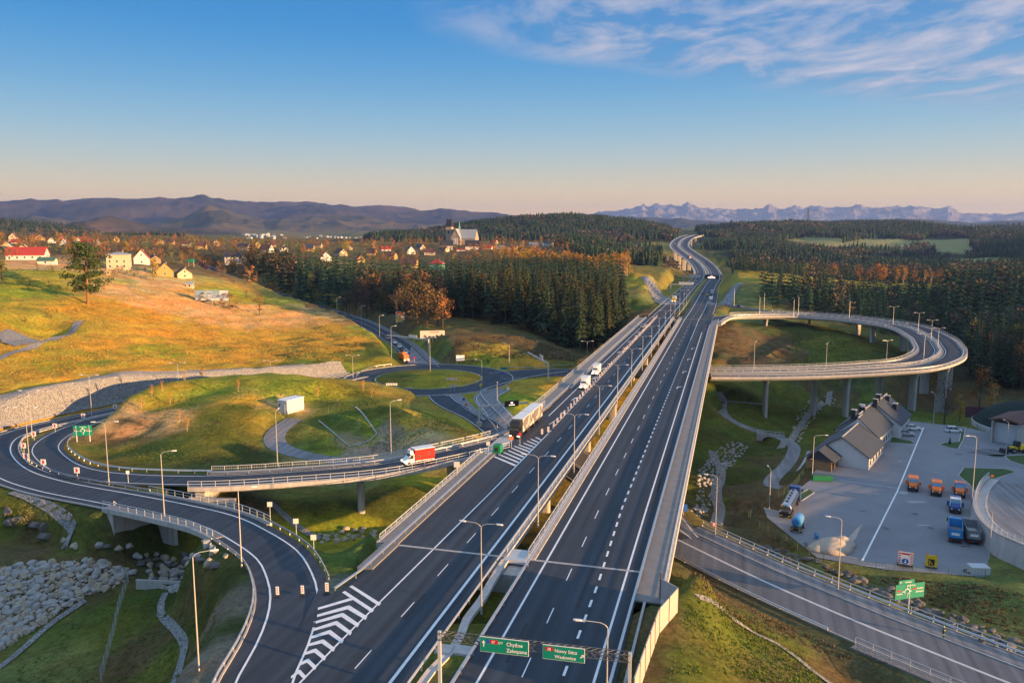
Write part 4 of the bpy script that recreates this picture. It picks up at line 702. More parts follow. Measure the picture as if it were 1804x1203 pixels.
# fences of thin posts and wire
def fence(label, pts, h=1.6, sp=3.0, m='mesh_green', solid=None, cat='fence'):
    path = smooth(pts, 1.5); path = [Vector((p.x, p.y, max(p.z, hz(p.x, p.y)) if solid is None else p.z)) for p in path]
    T = thing('wire_fence', label, cat); posts(T, path, sp, h, .05, m); w = MB(); L = lens(path)
    for z in np.arange(.1, h + .01, .48): w.sweep(path, [(-.01, z), (0, z + .012), (.01, z)])
    n = min(700, int(L[-1] / .55))
    for k in range(n): p, _ = along(path, L[-1] * k / n, L); w.box(p.x - .007, p.x + .007, p.y - .007, p.y + .007, p.z + .05, p.z + h)
    w.build('wire_mesh', MAT[m], T); return T
fence('wire fence with pale posts running down the grass at lower left', [G(178, 1200), G(200, 1120), G(215, 1060), G(226, 1025)], 2.0, 3.0, 'steel_paint')
fence('wire fence along the front edge of the service yard', [W(1322, 912, -15), W(1345, 935, -15), W(1442, 985, -15), W(1560, 1006, -15), W(1735, 1018, -15)], 1.7, 3)
fence('dark green mesh fence beside the silver tanker', [W(1318, 915, -15.5), W(1350, 884, -15.5), W(1372, 878, -15.5), W(1395, 862, -15.2), W(1415, 838, -15.2)], 1.8, 2.4)
fence('fence along the far edge of the service yard', [W(1585, 742, -15), W(1640, 748, -15), W(1700, 753, -15), W(1722, 758, -15)], 1.5, 3)
fence('dark fence around the white cabin on the mound', [G(478, 728), G(500, 732), G(520, 738), G(560, 734), G(592, 722), G(600, 712)], 1.8, 2.2, 'steel_dark')
fence('dark gate fence in the gravel yard behind the off-ramp bridge', [G(655, 802), G(668, 790), G(690, 797), G(712, 796)], 1.8, 1.8, 'steel_dark')
# ================================================================ stone paving, drains, boulders
sm = bpy.data.materials.new('stone_paving'); sm.use_nodes = True; nt = sm.node_tree; b = nt.nodes['Principled BSDF']; b.inputs['Roughness'].default_value = .9
tcn = nt.nodes.new('ShaderNodeTexCoord'); vo = nt.nodes.new('ShaderNodeTexVoronoi'); vo.inputs['Scale'].default_value = 2.1; nt.links.new(tcn.outputs['Object'], vo.inputs['Vector'])
vd = nt.nodes.new('ShaderNodeTexVoronoi'); vd.feature = 'DISTANCE_TO_EDGE'; vd.inputs['Scale'].default_value = 2.1; nt.links.new(tcn.outputs['Object'], vd.inputs['Vector'])
rp = nt.nodes.new('ShaderNodeValToRGB'); nt.links.new(vo.outputs['Color'], rp.inputs[0]); rp.color_ramp.elements[0].color = (.22, .22, .215, 1); rp.color_ramp.elements[1].color = (.36, .355, .345, 1)
r_ = nt.nodes.new('ShaderNodeMapRange'); r_.inputs[2].default_value = .09; r_.inputs[3].default_value = .3; nt.links.new(vd.outputs['Distance'], r_.inputs[0])
vm = nt.nodes.new('ShaderNodeVectorMath'); vm.operation = 'SCALE'; nt.links.new(rp.outputs[0], vm.inputs[0]); nt.links.new(r_.outputs[0], vm.inputs['Scale']); nt.links.new(vm.outputs[0], b.inputs['Base Color'])
bp = nt.nodes.new('ShaderNodeBump'); bp.inputs['Strength'].default_value = .8; bp.inputs['Distance'].default_value = .3; nt.links.new(r_.outputs[0], bp.inputs['Height']); nt.links.new(bp.outputs[0], b.inputs['Normal']); MAT['stone_paving'] = sm
def drape(name, path, a, b_, m, dz=.14, n=6, kind='structure'):
    A = [off(path, (lambda t, j=j: a + (b_(t) - a) * j / n) if callable(b_) else a + (b_ - a) * j / n) for j in range(n + 1)]
    vs = [Vector((p.x, p.y, hz(p.x, p.y) + dz)) for r in A for p in r]; k = len(path); fs = [(j * k + i, j * k + i + 1, (j + 1) * k + i + 1, (j + 1) * k + i) for j in range(n) for i in range(k - 1)]
    mb = MB(); mb.add(vs, fs); o = mb.build(name, MAT[m]); return tag(o, kind=kind)
_i0 = min(range(len(OR_B)), key=lambda i: (OR_B[i] - W(-8, 800, -3.6)).length)
drape('stone_paving', OR_B[_i0:], -6.0, lambda t: -16.5 + 6.5 * t, 'stone_paving', .4, 12)
drape('stone_paving', smooth([WD(430, 653, 272) + Vector((4, -3, 0)), WD(500, 651, 285), WD(545, 652, 292)], 2), -4, 4, 'stone_paving', .2)
drape('stone_paving', [G(*p) for p in ((-12, 600), (10, 585), (30, 600), (55, 606))], -5, 5, 'stone_paving', .3)
def gpath(pts, step=2): return smooth([G(*p) for p in pts], step)
for pts, w, m in (([(-5, 634), (60, 609), (108, 593), (132, 578), (140, 566)], 1.6, 'stone_paving'), ([(296, 1230), (318, 1170), (325, 1135), (305, 1105), (283, 1082), (284, 1062), (292, 1045)], .55, 'stone_paving'), ([(20, 868), (70, 884), (104, 905), (128, 932), (112, 968)], .7, 'stone_paving'),
                  ([(-5, 1180), (50, 1135), (100, 1092), (150, 1058)], .5, 'stone_paving'), ([(475, 884), (520, 925), (565, 950)], .7, 'stone_paving'), ([(1228, 1052), (1290, 1090), (1370, 1135), (1470, 1210)], .5, 'stone_paving'), ([(1255, 795), (1270, 830), (1262, 868), (1268, 900), (1262, 925)], 1.3, 'stone_paving'),
                  ([(1375, 790), (1412, 750), (1448, 712), (1462, 690)], 1.2, 'stone_paving'), ([(1404, 830), (1425, 795)], .35, 'concrete_pale'), ([(561, 741), (590, 765), (617, 787)], .2, 'concrete'), ([(626, 717), (645, 737), (664, 764)], .2, 'concrete'), ([(617, 787), (664, 764)], .14, 'concrete')):
    drape('drain', gpath(pts, 2.5), -w, w, m, .16, 2)
md = MB(); P_ = [W(x, y, 0) for x, y in ((890, 985), (868, 1020), (848, 1055), (822, 1090), (812, 1118), (790, 1150), (760, 1180), (735, 1215))]; P_ = smooth(P_, 1.5); md.sweep([Vector((p.x, p.y, -.02)) for p in P_], [(-.5, -.4), (-.5, .08), (0, .0), (.5, .08), (.5, -.4)]); tag(md.build('drain', MAT['concrete_pale']), kind='structure')
# boulders
def rock_mesh(seed, mat_):
    r = random.Random(seed); import bmesh
    bm = bmesh.new(); bmesh.ops.create_icosphere(bm, subdivisions=2, radius=1)
    pl_ = [(Vector((r.gauss(0, 1), r.gauss(0, 1), r.gauss(0, 1))).normalized(), r.uniform(.5, .84)) for _ in range(15)]
    for v in bm.verts:
        for n_, d_ in pl_:
            h_ = v.co.dot(n_)
            if h_ > d_: v.co -= n_ * (h_ - d_)
        v.co *= 1 + r.uniform(-.03, .03)
        v.co.x *= 1.15; v.co.z *= .75
    m_ = bpy.data.meshes.new('boulder'); bm.to_mesh(m_); bm.free(); m_.materials.append(mat_); return m_
ROCKS = [rock_mesh(i, MAT['rock' if i % 3 else 'rock_tan']) for i in range(9)]; DROCKS = [rock_mesh(20 + i, MAT['rock_dark']) for i in range(4)]
def pip(px, py, poly):
    c = False
    for i in range(len(poly)):
        (x1, y1), (x2, y2) = poly[i], poly[i - 1]
        if (y1 > py) != (y2 > py) and px < (x2 - x1) * (py - y1) / (y2 - y1) + x1: c = not c
    return c
def scatter_px(poly, sp, jit=.3):
    W_ = [G(*p) for p in poly]; pl_ = [(p.x, p.y) for p in W_]; x0, x1 = min(p[0] for p in pl_), max(p[0] for p in pl_); y0, y1 = min(p[1] for p in pl_), max(p[1] for p in pl_); out = []; j = 0; y = y0
    while y < y1:
        x = x0 + (j % 2) * sp / 2
        while x < x1:
            q = (x + random.uniform(-jit, jit) * sp, y + random.uniform(-jit, jit) * sp)
            if pip(*q, pl_): out.append(q)
            x += sp
        y += sp * .87; j += 1
    return out
nb_ = 0
def boulders(poly, sp, r, label, group, meshes, stuff=False, name='boulder'):
    P = scatter_px(poly, sp)
    if stuff:
        V = []; Fc = []; M = []; mb = MB()
        for x, y in P:
            m_ = random.choice(meshes); s = r * random.uniform(.6, 1.25); a = random.uniform(0, 6.3); z = hz(x, y) + s * .15; ca_, sa_ = math.cos(a) * s, math.sin(a) * s
            mb.add([(x + v.co.x * ca_ - v.co.y * sa_, y + v.co.x * sa_ + v.co.y * ca_, z + v.co.z * s) for v in m_.vertices], [tuple(p.vertices) for p in m_.polygons])
        o = mb.build('boulders', m_.materials[0]); return tag(o, label, 'boulders', kind='stuff')
    for x, y in P:
        s = r * random.uniform(.75, 1.25); o = link_mesh(name, random.choice(meshes), None, (x, y, hz(x, y) + s * .18), random.uniform(0, 6.3)); o.scale = (s, s * random.uniform(.75, 1), s); tag(o, label, 'boulder', group)
boulders([(-8, 1003), (50, 995), (110, 990), (170, 990), (222, 1000), (238, 1012), (200, 1035), (150, 1052), (105, 1078), (50, 1115), (-8, 1150)], 1.12, .86, 'pale boulder packed into the sloping stone bank at lower left', 'boulders of the pale stone bank', ROCKS)
boulders([(-8, 1003), (50, 995), (110, 990), (170, 990), (222, 1000), (238, 1012), (200, 1035), (150, 1052), (105, 1078), (50, 1115), (-8, 1150)], .62, .42, 'small stones wedged between the boulders of the pale bank', None, ROCKS, True)
boulders([(105, 950), (150, 955), (200, 950), (260, 965), (330, 975), (398, 978), (402, 1003), (330, 1000), (240, 985), (180, 978), (120, 968)], 1.75, .9, 'grey boulder in the stream bed under the small left bridge', 'boulders of the stream bed', ROCKS + DROCKS)
boulders([(-5, 890), (40, 905), (75, 925), (85, 950), (50, 945), (-5, 920)], 2.2, 1.2, 'dark boulder in the scrub at the left edge', 'boulders at the left edge', DROCKS)
boulders([(556, 940), (600, 934), (665, 930), (668, 945), (610, 953), (562, 962)], 1.5, .72, 'grey boulders lining the stream below the off-ramp bridge', None, ROCKS, True)
boulders([(1232, 830), (1262, 790), (1300, 778), (1320, 790), (1300, 808), (1282, 822), (1272, 850), (1266, 880), (1252, 880), (1240, 905), (1215, 912), (1225, 870)], 1.5, .55, 'loose pale stones on the bank right of the motorway bridge', None, ROCKS[:3], True)
boulders([(1385, 780), (1400, 740), (1420, 712), (1455, 690), (1475, 700), (1450, 720), (1430, 745), (1410, 775)], 2.0, .6, 'pale stones along the stream beneath the loop viaduct', None, ROCKS[3:6], True)
boulders([(1340, 958), (1400, 975), (1470, 1000), (1530, 1022), (1630, 1060), (1720, 1100), (1810, 1130), (1810, 1160), (1720, 1130), (1620, 1078), (1520, 1035), (1440, 1000), (1340, 968)], 1.6, .85, 'dark wet boulders in the ditch between yard and road', None, DROCKS, True)
# ================================================================ trees
def foliage_tri(mb, c, s, r, m=1, flat=.5):
    n = Vector((r.gauss(0, 1), r.gauss(0, 1), r.gauss(0, 1) * flat + .2)).normalized(); a = n.orthogonal().normalized(); b_ = n.cross(a); t = r.uniform(0, 6.3)
    u = a * math.cos(t) + b_ * math.sin(t); v = n.cross(u); mb.add([c + u * s, c + v * s * .6, c - u * s * .7, c - v * s * .55], [(0, 1, 2, 3)], m)
def spruce_meshes(seed, h=1.0, leafm='spruce', lay=15, br=9, wid=.17, low=.14, dense=2):
    r = random.Random(seed); t = MB(); t.cyl((0, 0, -.03), (0, 0, .97), .013, .002, 5); f = MB()
    for i in range(lay):
        k = i / (lay - 1); z = low + (1 - low) * k ** .9; R = wid * (1 - k) ** .85 * r.uniform(.8, 1.15) + .008; nb2 = max(5, int(br * (1 - k * .4)))
        for j in range(nb2):
            a = 6.283 * (j + r.random() * .7) / nb2 + i; q = R * r.uniform(.7, 1.18); ca_, sa_ = math.cos(a), math.sin(a); w = q * .30; dr = q * r.uniform(.28, .55)
            p0 = Vector((0, 0, z + .012)); p1 = Vector((ca_ * q * .55 - sa_ * w, sa_ * q * .55 + ca_ * w, z - dr * .35)); p2 = Vector((ca_ * q, sa_ * q, z - dr)); p3 = Vector((ca_ * q * .55 + sa_ * w, sa_ * q * .55 - ca_ * w, z - dr * .35)); pm_ = Vector((ca_ * q * .6, sa_ * q * .6, z - dr * .1 + .006))
            f.add([p0, p1, p2, p3, pm_], [(0, 1, 4), (0, 4, 3), (1, 2, 4), (4, 2, 3)])
            for _ in range(dense): g = r.uniform(.35, .95); foliage_tri(f, Vector((ca_ * q * g, sa_ * q * g, z - dr * g + .004)), q * .26 + .004, r, 0)
    return t.mesh('trunk', MAT['bark']), f.mesh('crown', MAT[leafm])
def leafy_meshes(seed, leafm, h=1.0, w=.42, n=420, low=.25, clumps=16, ls=.028, bark='bark', limbs=9, column=False):
    r = random.Random(seed); t = MB(); t.cyl((0, 0, -.03), (r.uniform(-.02, .02), 0, .6), .018, .009, 6); f = MB(); C_ = []
    for i in range(clumps):
        z = low + (1 - low) * r.random() ** .9; k = (z - low) / (1 - low); rr_ = w / 2 * math.sin(math.pi * min(.97, .16 + k * .80)) ** .7 * r.uniform(.25, 1); a = r.uniform(0, 6.3); C_.append((Vector((math.cos(a) * rr_, math.sin(a) * rr_, z)), r.uniform(.07, .13)))
    for c_, _ in C_[:limbs + 6]:
        s = Vector((0, 0, max(.15, c_.z * .5))); m_ = (s + c_) / 2 + Vector((0, 0, .02)); t.cyl(s, m_, .007, .004, 4, caps=False); t.cyl(m_, c_, .004, .0015, 4, caps=False)
        for _ in range(3): t.cyl(c_, c_ + Vector((r.gauss(0, .05), r.gauss(0, .05), r.uniform(.02, .09))), .0018, .0008, 3, caps=False)
    for i in range(n):
        c_, s_ = r.choice(C_); p = c_ + Vector((r.gauss(0, 1), r.gauss(0, 1), r.gauss(0, .8))) * s_ * .62; foliage_tri(f, p, ls * r.uniform(.6, 1.3), r, 0, 1)
    return t.mesh('trunk', MAT[bark]), f.mesh('crown', MAT[leafm])
def pine_meshes(seed):
    r = random.Random(seed); t = MB(); t.cyl((0, 0, -.03), (.01, 0, .55), .020, .014, 7); t.cyl((.01, 0, .55), (0, 0, .95), .014, .004, 6); f = MB()
    for i in range(26):
        z = .20 + .78 * i / 25; k = (z - .2) / .8; R = (.13 + .16 * math.sin(math.pi * (.15 + k * .8))) * r.uniform(.5, 1.15) if z < .9 else .10; a = i * 2.4 + r.uniform(-.4, .4)
        if z < .34 and r.random() < .4: R *= .6
        e = Vector((math.cos(a) * R, math.sin(a) * R, z + r.uniform(-.03, .05))); t.cyl((0, 0, z - .03), e, .006, .002, 4, caps=False)
        for _ in range(6):
            q = e * r.uniform(.4, 1.05); q.z = e.z + r.uniform(-.02, .04); c_ = q + Vector((r.gauss(0, .025), r.gauss(0, .025), r.gauss(0, .01)))
            for _ in range(26): foliage_tri(f, c_ + Vector((r.gauss(0, .04), r.gauss(0, .04), r.gauss(0, .016))), .020, r, 0, .8)
    return t.mesh('trunk', MAT['bark_pine']), f.mesh('crown', MAT['pine'])
KIND = {'spruce': [spruce_meshes(i, wid=.125 + .012 * i, low=.10 + .09 * (i % 3)) for i in range(5)], 'spruce_brown': [spruce_meshes(10 + i, leafm='spruce_brown', wid=.14, low=.3) for i in range(3)], 'pine': [pine_meshes(3)],
        'birch': [leafy_meshes(30 + i, 'birch_leaf', w=.36, n=420, bark='bark_birch') for i in range(3)], 'rust': [leafy_meshes(40 + i, 'rust_leaf', w=.5, n=420) for i in range(3)], 'bare': [leafy_meshes(50 + i, 'twig', w=.55, n=330, ls=.02, limbs=16, clumps=22) for i in range(3)],
        'yellow': [leafy_meshes(60 + i, 'yellow_leaf', w=.6, n=520, low=.12) for i in range(2)], 'olive': [leafy_meshes(70 + i, 'olive_leaf', w=.6, n=520, low=.12) for i in range(3)], 'shrub': [leafy_meshes(80 + i, 'shrub_brown', w=1.1, n=380, low=.05, ls=.05) for i in range(3)], 'oak': [leafy_meshes(95 + i, 'oak', w=.7, n=700, low=.15, clumps=24) for i in range(3)], 'redtwig': [leafy_meshes(90 + i, 'twig_red', w=.7, n=300, low=.1, ls=.03) for i in range(2)]}
def tree(kind, p, h, label, cat='tree', group=None, rz=None, name=None, sx=1.0):
    t, f = random.choice(KIND[kind]); nm = name or {'spruce': 'spruce_tree', 'spruce_brown': 'spruce_tree', 'pine': 'pine_tree', 'birch': 'birch_tree', 'shrub': 'shrub'}.get(kind, 'deciduous_tree')
    T = thing(nm, label, cat, tuple(p), random.uniform(0, 6.3) if rz is None else rz, group); T.scale = (h * sx, h * sx, h); link_mesh('trunk', t, T); link_mesh('crown', f, T); return T
def wpoly(pts): return [(WD(*p).x, WD(*p).y) for p in pts]
def proj(x, y, z):
    dz_ = z - CAMH; d = y * cp - dz_ * sp; return 902 + x / d * F, 601.5 - (y * sp + dz_ * cp) / d * F, d
def fill(poly, sp, jit=.42):
    x0, x1 = min(p[0] for p in poly), max(p[0] for p in poly); y0, y1 = min(p[1] for p in poly), max(p[1] for p in poly); out = []; y = y0; j = 0
    while y < y1:
        x = x0 + (j % 2) * sp / 2
        while x < x1:
            q = (x + random.uniform(-jit, jit) * sp, y + random.uniform(-jit, jit) * sp)
            if pip(*q, poly): out.append(q)
            x += sp
        y += sp * .87; j += 1
    return out
class Mass:                                     # many trees as one object, built with numpy
    def __init__(s): s.V = []; s.Fq = []; s.n = 0
    def put(s, tmpl, x, y, z, h, w):
        v, f = tmpl; a = random.uniform(0, 6.3); c_, s_ = math.cos(a), math.sin(a); q = np.empty_like(v); q[:, 0] = (v[:, 0] * c_ - v[:, 1] * s_) * w + x; q[:, 1] = (v[:, 0] * s_ + v[:, 1] * c_) * w + y; q[:, 2] = v[:, 2] * h + z
        s.V.append(q); s.Fq.append(f + s.n); s.n += len(v)
    def build(s, name, m, label, cat):
        if not s.V: return
        V = np.concatenate(s.V).astype(np.float32); Fq = np.concatenate(s.Fq).astype(np.int32); me = bpy.data.meshes.new(name); me.vertices.add(len(V)); me.vertices.foreach_set('co', V.ravel()); me.loops.add(Fq.size); me.loops.foreach_set('vertex_index', Fq.ravel()); me.polygons.add(len(Fq)); me.polygons.foreach_set('loop_start', np.arange(len(Fq), dtype=np.int32) * 3); me.update(calc_edges=True); me.materials.append(MAT[m])
        return tag(link_mesh(name, me), label, cat, kind='stuff')
def tri_tmpl(mesh):                             # triangles of a template mesh
    mesh.calc_loop_triangles(); v = np.array([tuple(p.co) for p in mesh.vertices]); f = np.array([tuple(t.vertices) for t in mesh.loop_triangles]); return v, f
FAR_S = []; FAR_L = []
for i in range(4):
    r = random.Random(i); mb = MB()
    for z0, z1, R in ((.08, .62, .17), (.38, .86, .12), (.66, 1.0, .07)):
        k = 6; vs = [(0, 0, z1)] + [(math.cos(6.28 * j / k) * R * r.uniform(.6, 1.25), math.sin(6.28 * j / k) * R * r.uniform(.6, 1.25), z0 + r.uniform(-.05, .06)) for j in range(k)]; mb.add(vs, [(0, 1 + j, 1 + (j + 1) % k) for j in range(k)])
    FAR_S.append(tri_tmpl(mb.mesh('x', MAT['spruce']))); mb = MB()
    for _ in range(22):
        c_ = Vector((r.gauss(0, .11), r.gauss(0, .11), r.uniform(.3, .92))); foliage_tri(mb, c_, .13, r, 0, 1)
    mb.cyl((0, 0, 0), (0, 0, .6), .02, None, 3); FAR_L.append(tri_tmpl(mb.mesh('x', MAT['spruce'])))
MID_S = [tri_tmpl(spruce_meshes(100 + i, lay=9, br=6, dense=0, wid=.17)[1]) for i in range(4)]; MID_L = [tri_tmpl(leafy_meshes(110 + i, 'twig', w=.5, n=90, ls=.07)[1]) for i in range(3)]
# ---- forest between the town road and the motorway
LF = wpoly([(455, 500, 565), (520, 520, 505), (560, 530, 490), (600, 545, 468), (700, 560, 435), (800, 572, 418), (900, 580, 398), (980, 602, 372), (1030, 628, 350), (1062, 618, 372), (1092, 590, 415), (1105, 560, 465), (1098, 535, 515), (1090, 505, 620), (1086, 480, 690), (980, 470, 720), (900, 470, 700), (820, 475, 640), (700, 480, 600), (600, 475, 620), (430, 480, 640)])
cand = fill(LF, 6.6); cand.sort(key=lambda q: q[1] + abs(q[0]) * .1); ms, ml, mr_ = Mass(), Mass(), Mass(); ns = nl = 0
def bareness(x, y): return .5 + .5 * math.sin(x * .031 + 1.3) * math.cos(y * .024 + x * .012)
for x, y in cand:
    z = hz(x, y); px, py, d = proj(x, y, z); front = y < 505 - .12 * (x + 60)
    br_ = (bareness(x, y) > .86 and px < 900 and random.random() < .7) or (640 < px < 790 and y < 520 and random.random() < .7) or px < 520 and random.random() < .45 or random.random() < .06
    if 470 < px < 1050 and py < 455: continue
    hgt = random.uniform(20, 33) if d < 470 else (random.uniform(16, 28) if d < 560 else random.uniform(12, 23))
    if br_:
        hgt *= .66
        if nl < 60 and front: tree(random.choice(['bare', 'bare', 'olive', 'rust', 'redtwig']) if px > 640 else 'bare', (x, y, z), hgt, 'bare brownish deciduous tree at the forest edge left of the motorway', 'tree', 'bare trees of the left forest edge'); nl += 1
        else: (mr_ if random.random() < .35 else ml).put(random.choice(MID_L), x, y, z, hgt, hgt)
    elif ns < 168 and d < 470: tree('spruce_brown' if random.random() < .16 else 'spruce', (x, y, z), hgt, 'tall spruce in the dark forest between the meadow and the motorway', 'tree', 'front spruces of the left forest'); ns += 1
    else: ms.put(random.choice(MID_S), x, y, z, hgt, hgt)
ms.build('spruce_forest', 'spruce', 'dark spruce forest filling the ground left of the motorway, seen over its front trees', 'forest'); ml.build('bare_woodland', 'twig', 'bare brown deciduous woodland mixed into the left forest', 'woodland'); mr_.build('autumn_woodland', 'spruce_brown', 'olive brown autumn woodland mixed into the left forest', 'woodland')
# golden row at the back edge
for i in range(64):
    t = i / 63; px = 872 + 236 * t; d = 715 - 100 * t + random.uniform(-14, 26); p = WD(px, 480, d); z = hz(p.x, p.y); tree('birch' if random.random() < .8 else 'yellow', (p.x, p.y, z), random.uniform(15, 20), 'golden birch in the sunlit row along the back of the left forest', 'tree', 'golden birches of the sunlit row')
# ---- right forest
RF = wpoly([(1345, 540, 500), (1400, 552, 482), (1480, 560, 474), (1560, 575, 462), (1640, 590, 460), (1690, 610, 440), (1706, 650, 400), (1712, 700, 372), (1804, 700, 352), (2050, 730, 340), (2050, 520, 590), (1700, 520, 570), (1500, 518, 565), (1340, 515, 570)])
ms = Mass(); ml = Mass(); ns = nl = 0; cand = fill(RF, 5.6); cand.sort(key=lambda q: math.hypot(*q))
for x, y in cand:
    z = hz(x, y); px, py, d = proj(x, y, z)
    if px < 1480 and random.random() < .45: continue
    hgt = random.uniform(16, 23) if px < 1480 else (random.uniform(12, 18) if px < 1660 else random.uniform(20, 29))
    if random.random() < .10:
        if nl < 22: tree(random.choice(['bare', 'rust', 'olive']), (x, y, z), hgt * .8, 'thin bare deciduous tree among the spruces behind the loop viaduct', 'tree', 'bare trees of the right forest'); nl += 1
        else: ml.put(random.choice(MID_L), x, y, z, hgt * .8, hgt * .8)
    elif ns < 126: tree('spruce', (x, y, z), hgt, 'dark spruce in the forest behind the loop viaduct', 'tree', 'spruces of the right forest'); ns += 1
    else: ms.put(random.choice(MID_S), x, y, z, hgt, hgt)
for x, y in fill(wpoly([(1280, 495, 735), (1400, 495, 735), (1600, 500, 770), (1850, 500, 770), (1900, 490, 980), (1600, 480, 980), (1270, 480, 930)]), 7.5):
    z = hz(x, y); px, py, d = proj(x, y, z); hgt = random.uniform(12, 18)
    if px < 1290: continue
    if random.random() < (.2 if px > 1450 else .12): ml.put(random.choice(MID_L), x, y, z, hgt, hgt)
    else: ms.put(random.choice(MID_S), x, y, z, hgt, hgt)
ms.build('spruce_forest', 'spruce', 'dark spruce forest behind the loop viaduct and beyond the meadow strip', 'forest'); ml.build('bare_woodland', 'wood_brown', 'bare woodland strip beyond the sunlit meadow at right', 'woodland')
for px, py, h, k in [(1470, 492, 15, 'rust'), (1514, 494, 13, 'rust'), (1545, 495, 19, 'rust'), (1558, 495, 17, 'rust'), (1580, 497, 14, 'birch'), (1592, 497, 15, 'birch'), (1612, 498, 13, 'rust'), (1628, 499, 13, 'birch'), (1640, 500, 12, 'birch'), (1655, 500, 15, 'rust'), (1668, 502, 15, 'rust'), (1682, 504, 11, 'rust'), (1696, 505, 10, 'rust'), (1420, 490, 12, 'yellow'), (1395, 489, 12, 'olive'), (1530, 496, 12, 'rust')]:
    p = WD(px, py, 715); tree(k, (p.x, p.y, hz(p.x, p.y)), h * 1.05, 'rust orange tree glowing beyond the meadow strip at right', 'tree', 'glowing trees beyond the right meadow')
# ---- wooded hills further off
CLR = [(1150, 432, 60, 10), (1100, 433, 45, 7), (1420, 431, 50, 11), (1470, 436, 40, 9), (1560, 431, 75, 10), (1665, 428, 48, 12), (1680, 444, 34, 12), (1735, 466, 75, 13), (1520, 416, 34, 5), (1440, 424, 50, 6), (1215, 418, 22, 6), (1620, 460, 50, 6)]
def clear(px, py):
    return any(((px - a) / w) ** 2 + ((py - b_) / h) ** 2 < 1 for a, b_, w, h in CLR)
ms, ml = Mass(), Mass()
for poly, sp_ in ((wpoly([(660, 430, 1650), (900, 430, 1750), (1190, 428, 1750), (1215, 420, 2350), (640, 428, 2350)]), 8.6), (wpoly([(1262, 470, 1130), (1500, 490, 940), (1950, 500, 980), (2000, 470, 1500), (1290, 450, 1500)]), 8.0), (wpoly([(1235, 430, 1500), (2000, 470, 1500), (2000, 430, 2200), (1225, 420, 2200)]), 10.5), (wpoly([(1225, 410, 2200), (2000, 430, 2200), (2000, 405, 3000), (1225, 400, 3000)]), 14), (wpoly([(1040, 470, 880), (1160, 470, 820), (1195, 450, 1010), (1180, 440, 1500), (960, 440, 1500), (1000, 450, 1050)]), 9), (wpoly([(-100, 420, 1700), (180, 424, 1900), (150, 415, 2500), (-100, 410, 2400)]), 13), (wpoly([(180, 424, 2100), (330, 424, 2100), (330, 424, 2350), (180, 424, 2300)]), 11)):
    for x, y in fill(poly, sp_):
        z = hz(x, y); px, py, d = proj(x, y, z)
        if clear(px, py - 1): continue
        if 1165 < px < 1290 and abs(np.interp(y, [p.y for p in MW], [p.x for p in MW]) - x) < 34: continue
        h = random.uniform(14, 21) * (1 if d < 1800 else 1.1); tz = bareness(x * .5, y * .35)
        if tz > .68 and random.random() < .7 or random.random() < .14: ml.put(random.choice(FAR_L), x, y, z, h * .85, h * 1.1)
        else: ms.put(random.choice(FAR_S), x, y, z, h, h * 1.15)
ms.build('spruce_forest', 'spruce', 'spruce woods covering the hills on the horizon', 'forest'); ml.build('bare_woodland', 'wood_brown', 'brown leafless woods on the distant hills', 'woodland')
RDS = np.concatenate([np.array([(p.x, p.y) for p in q]) for q in (OR, IR, NR, SRa, SRb, RR, ER, YPATH, MPATH)] + [np.array([(p.x, p.y) for p in MW[:100]])])
def off_road(p, r=10): return ((RDS - (p[0], p[1])) ** 2).sum(1).min() > r * r
# ---- single trees and shrubs
tree('pine', G(155, 535), 25.5, 'big old pine with bare orange trunk standing alone on the left hillside', rz=1.0, sx=1.25)
SOLO = [('yellow', 270, 494, 11, 'bright yellow-green willow by the gardens of the left village'), ('shrub', 360, 533, 5, 'brown rounded thorn shrub in the meadow below the billboard'), ('shrub', 405, 545, 8, 'taller brown shrub right of the billboard posts'), ('rust', 457, 555, 10, 'round russet tree beside the town road'), ('olive', 5, 500, 20, 'dense dark green tree cut by the left edge of the photo'), ('redtwig', 435, 527, 5, 'dark red bush beside the town road'), ('olive', 92, 482, 6.5, 'small green bush in the straw strip above the hillside'), ('redtwig', 66, 477, 3.5, 'low dark bush in the straw strip near the left edge'), ('olive', 549, 532, 17, 'grey green willow at the foot of the dark forest'), ('bare', 320, 455, 16, 'tall bare brown tree over the village car park'), ('bare', 133, 455, 12, 'bare brown tree behind the big pine'), ('yellow', 222, 447, 9, 'yellow tree behind the white two-storey house'),
        ('rust', 1650, 700, 13, 'leafless reddish tree next to the last viaduct pier'), ('rust', 1725, 722, 17, 'large bare orange-brown tree behind the yard'), ('birch', 1750, 728, 12, 'small yellowish birch behind the salt dome'), ('yellow', 1690, 742, 9, 'low yellow-green willow at the far fence of the yard'), ('bare', 1663, 748, 16, 'bare leafless tree in front of the tallest pier'), ('shrub', 898, 628, 4, 'single golden bush on the shaded meadow hill'), ('spruce', 1673, 783, 2.6, 'tiny spruce planted in the lawn by the white car'), ('olive', 48, 935, 5, 'light green sapling among boulders at lower left'), ('yellow', 1186, 557, 3, 'yellow shrub in the median strip at the far end of the bridge'), ('birch', 1000, 452, 17, 'tallest golden birch rising above the sunlit row'), ('birch', 660, 448, 14, 'slim orange birch in the village gardens'), ('yellow', 612, 442, 11, 'yellow larch by the village houses left of the church'), ('yellow', 802, 470, 11, 'golden tree just below the church'), ('bare', 838, 473, 12, 'broad grey-brown bare tree right below the church'), ('rust', 853, 448, 12, 'orange tree right of the church outbuilding')]
for k, px, py, h, lab in SOLO: tree(k, G(px, py), h, lab, 'shrub' if k == 'shrub' or h < 6 else 'tree', name='shrub' if h < 6 and k != 'spruce' else None)
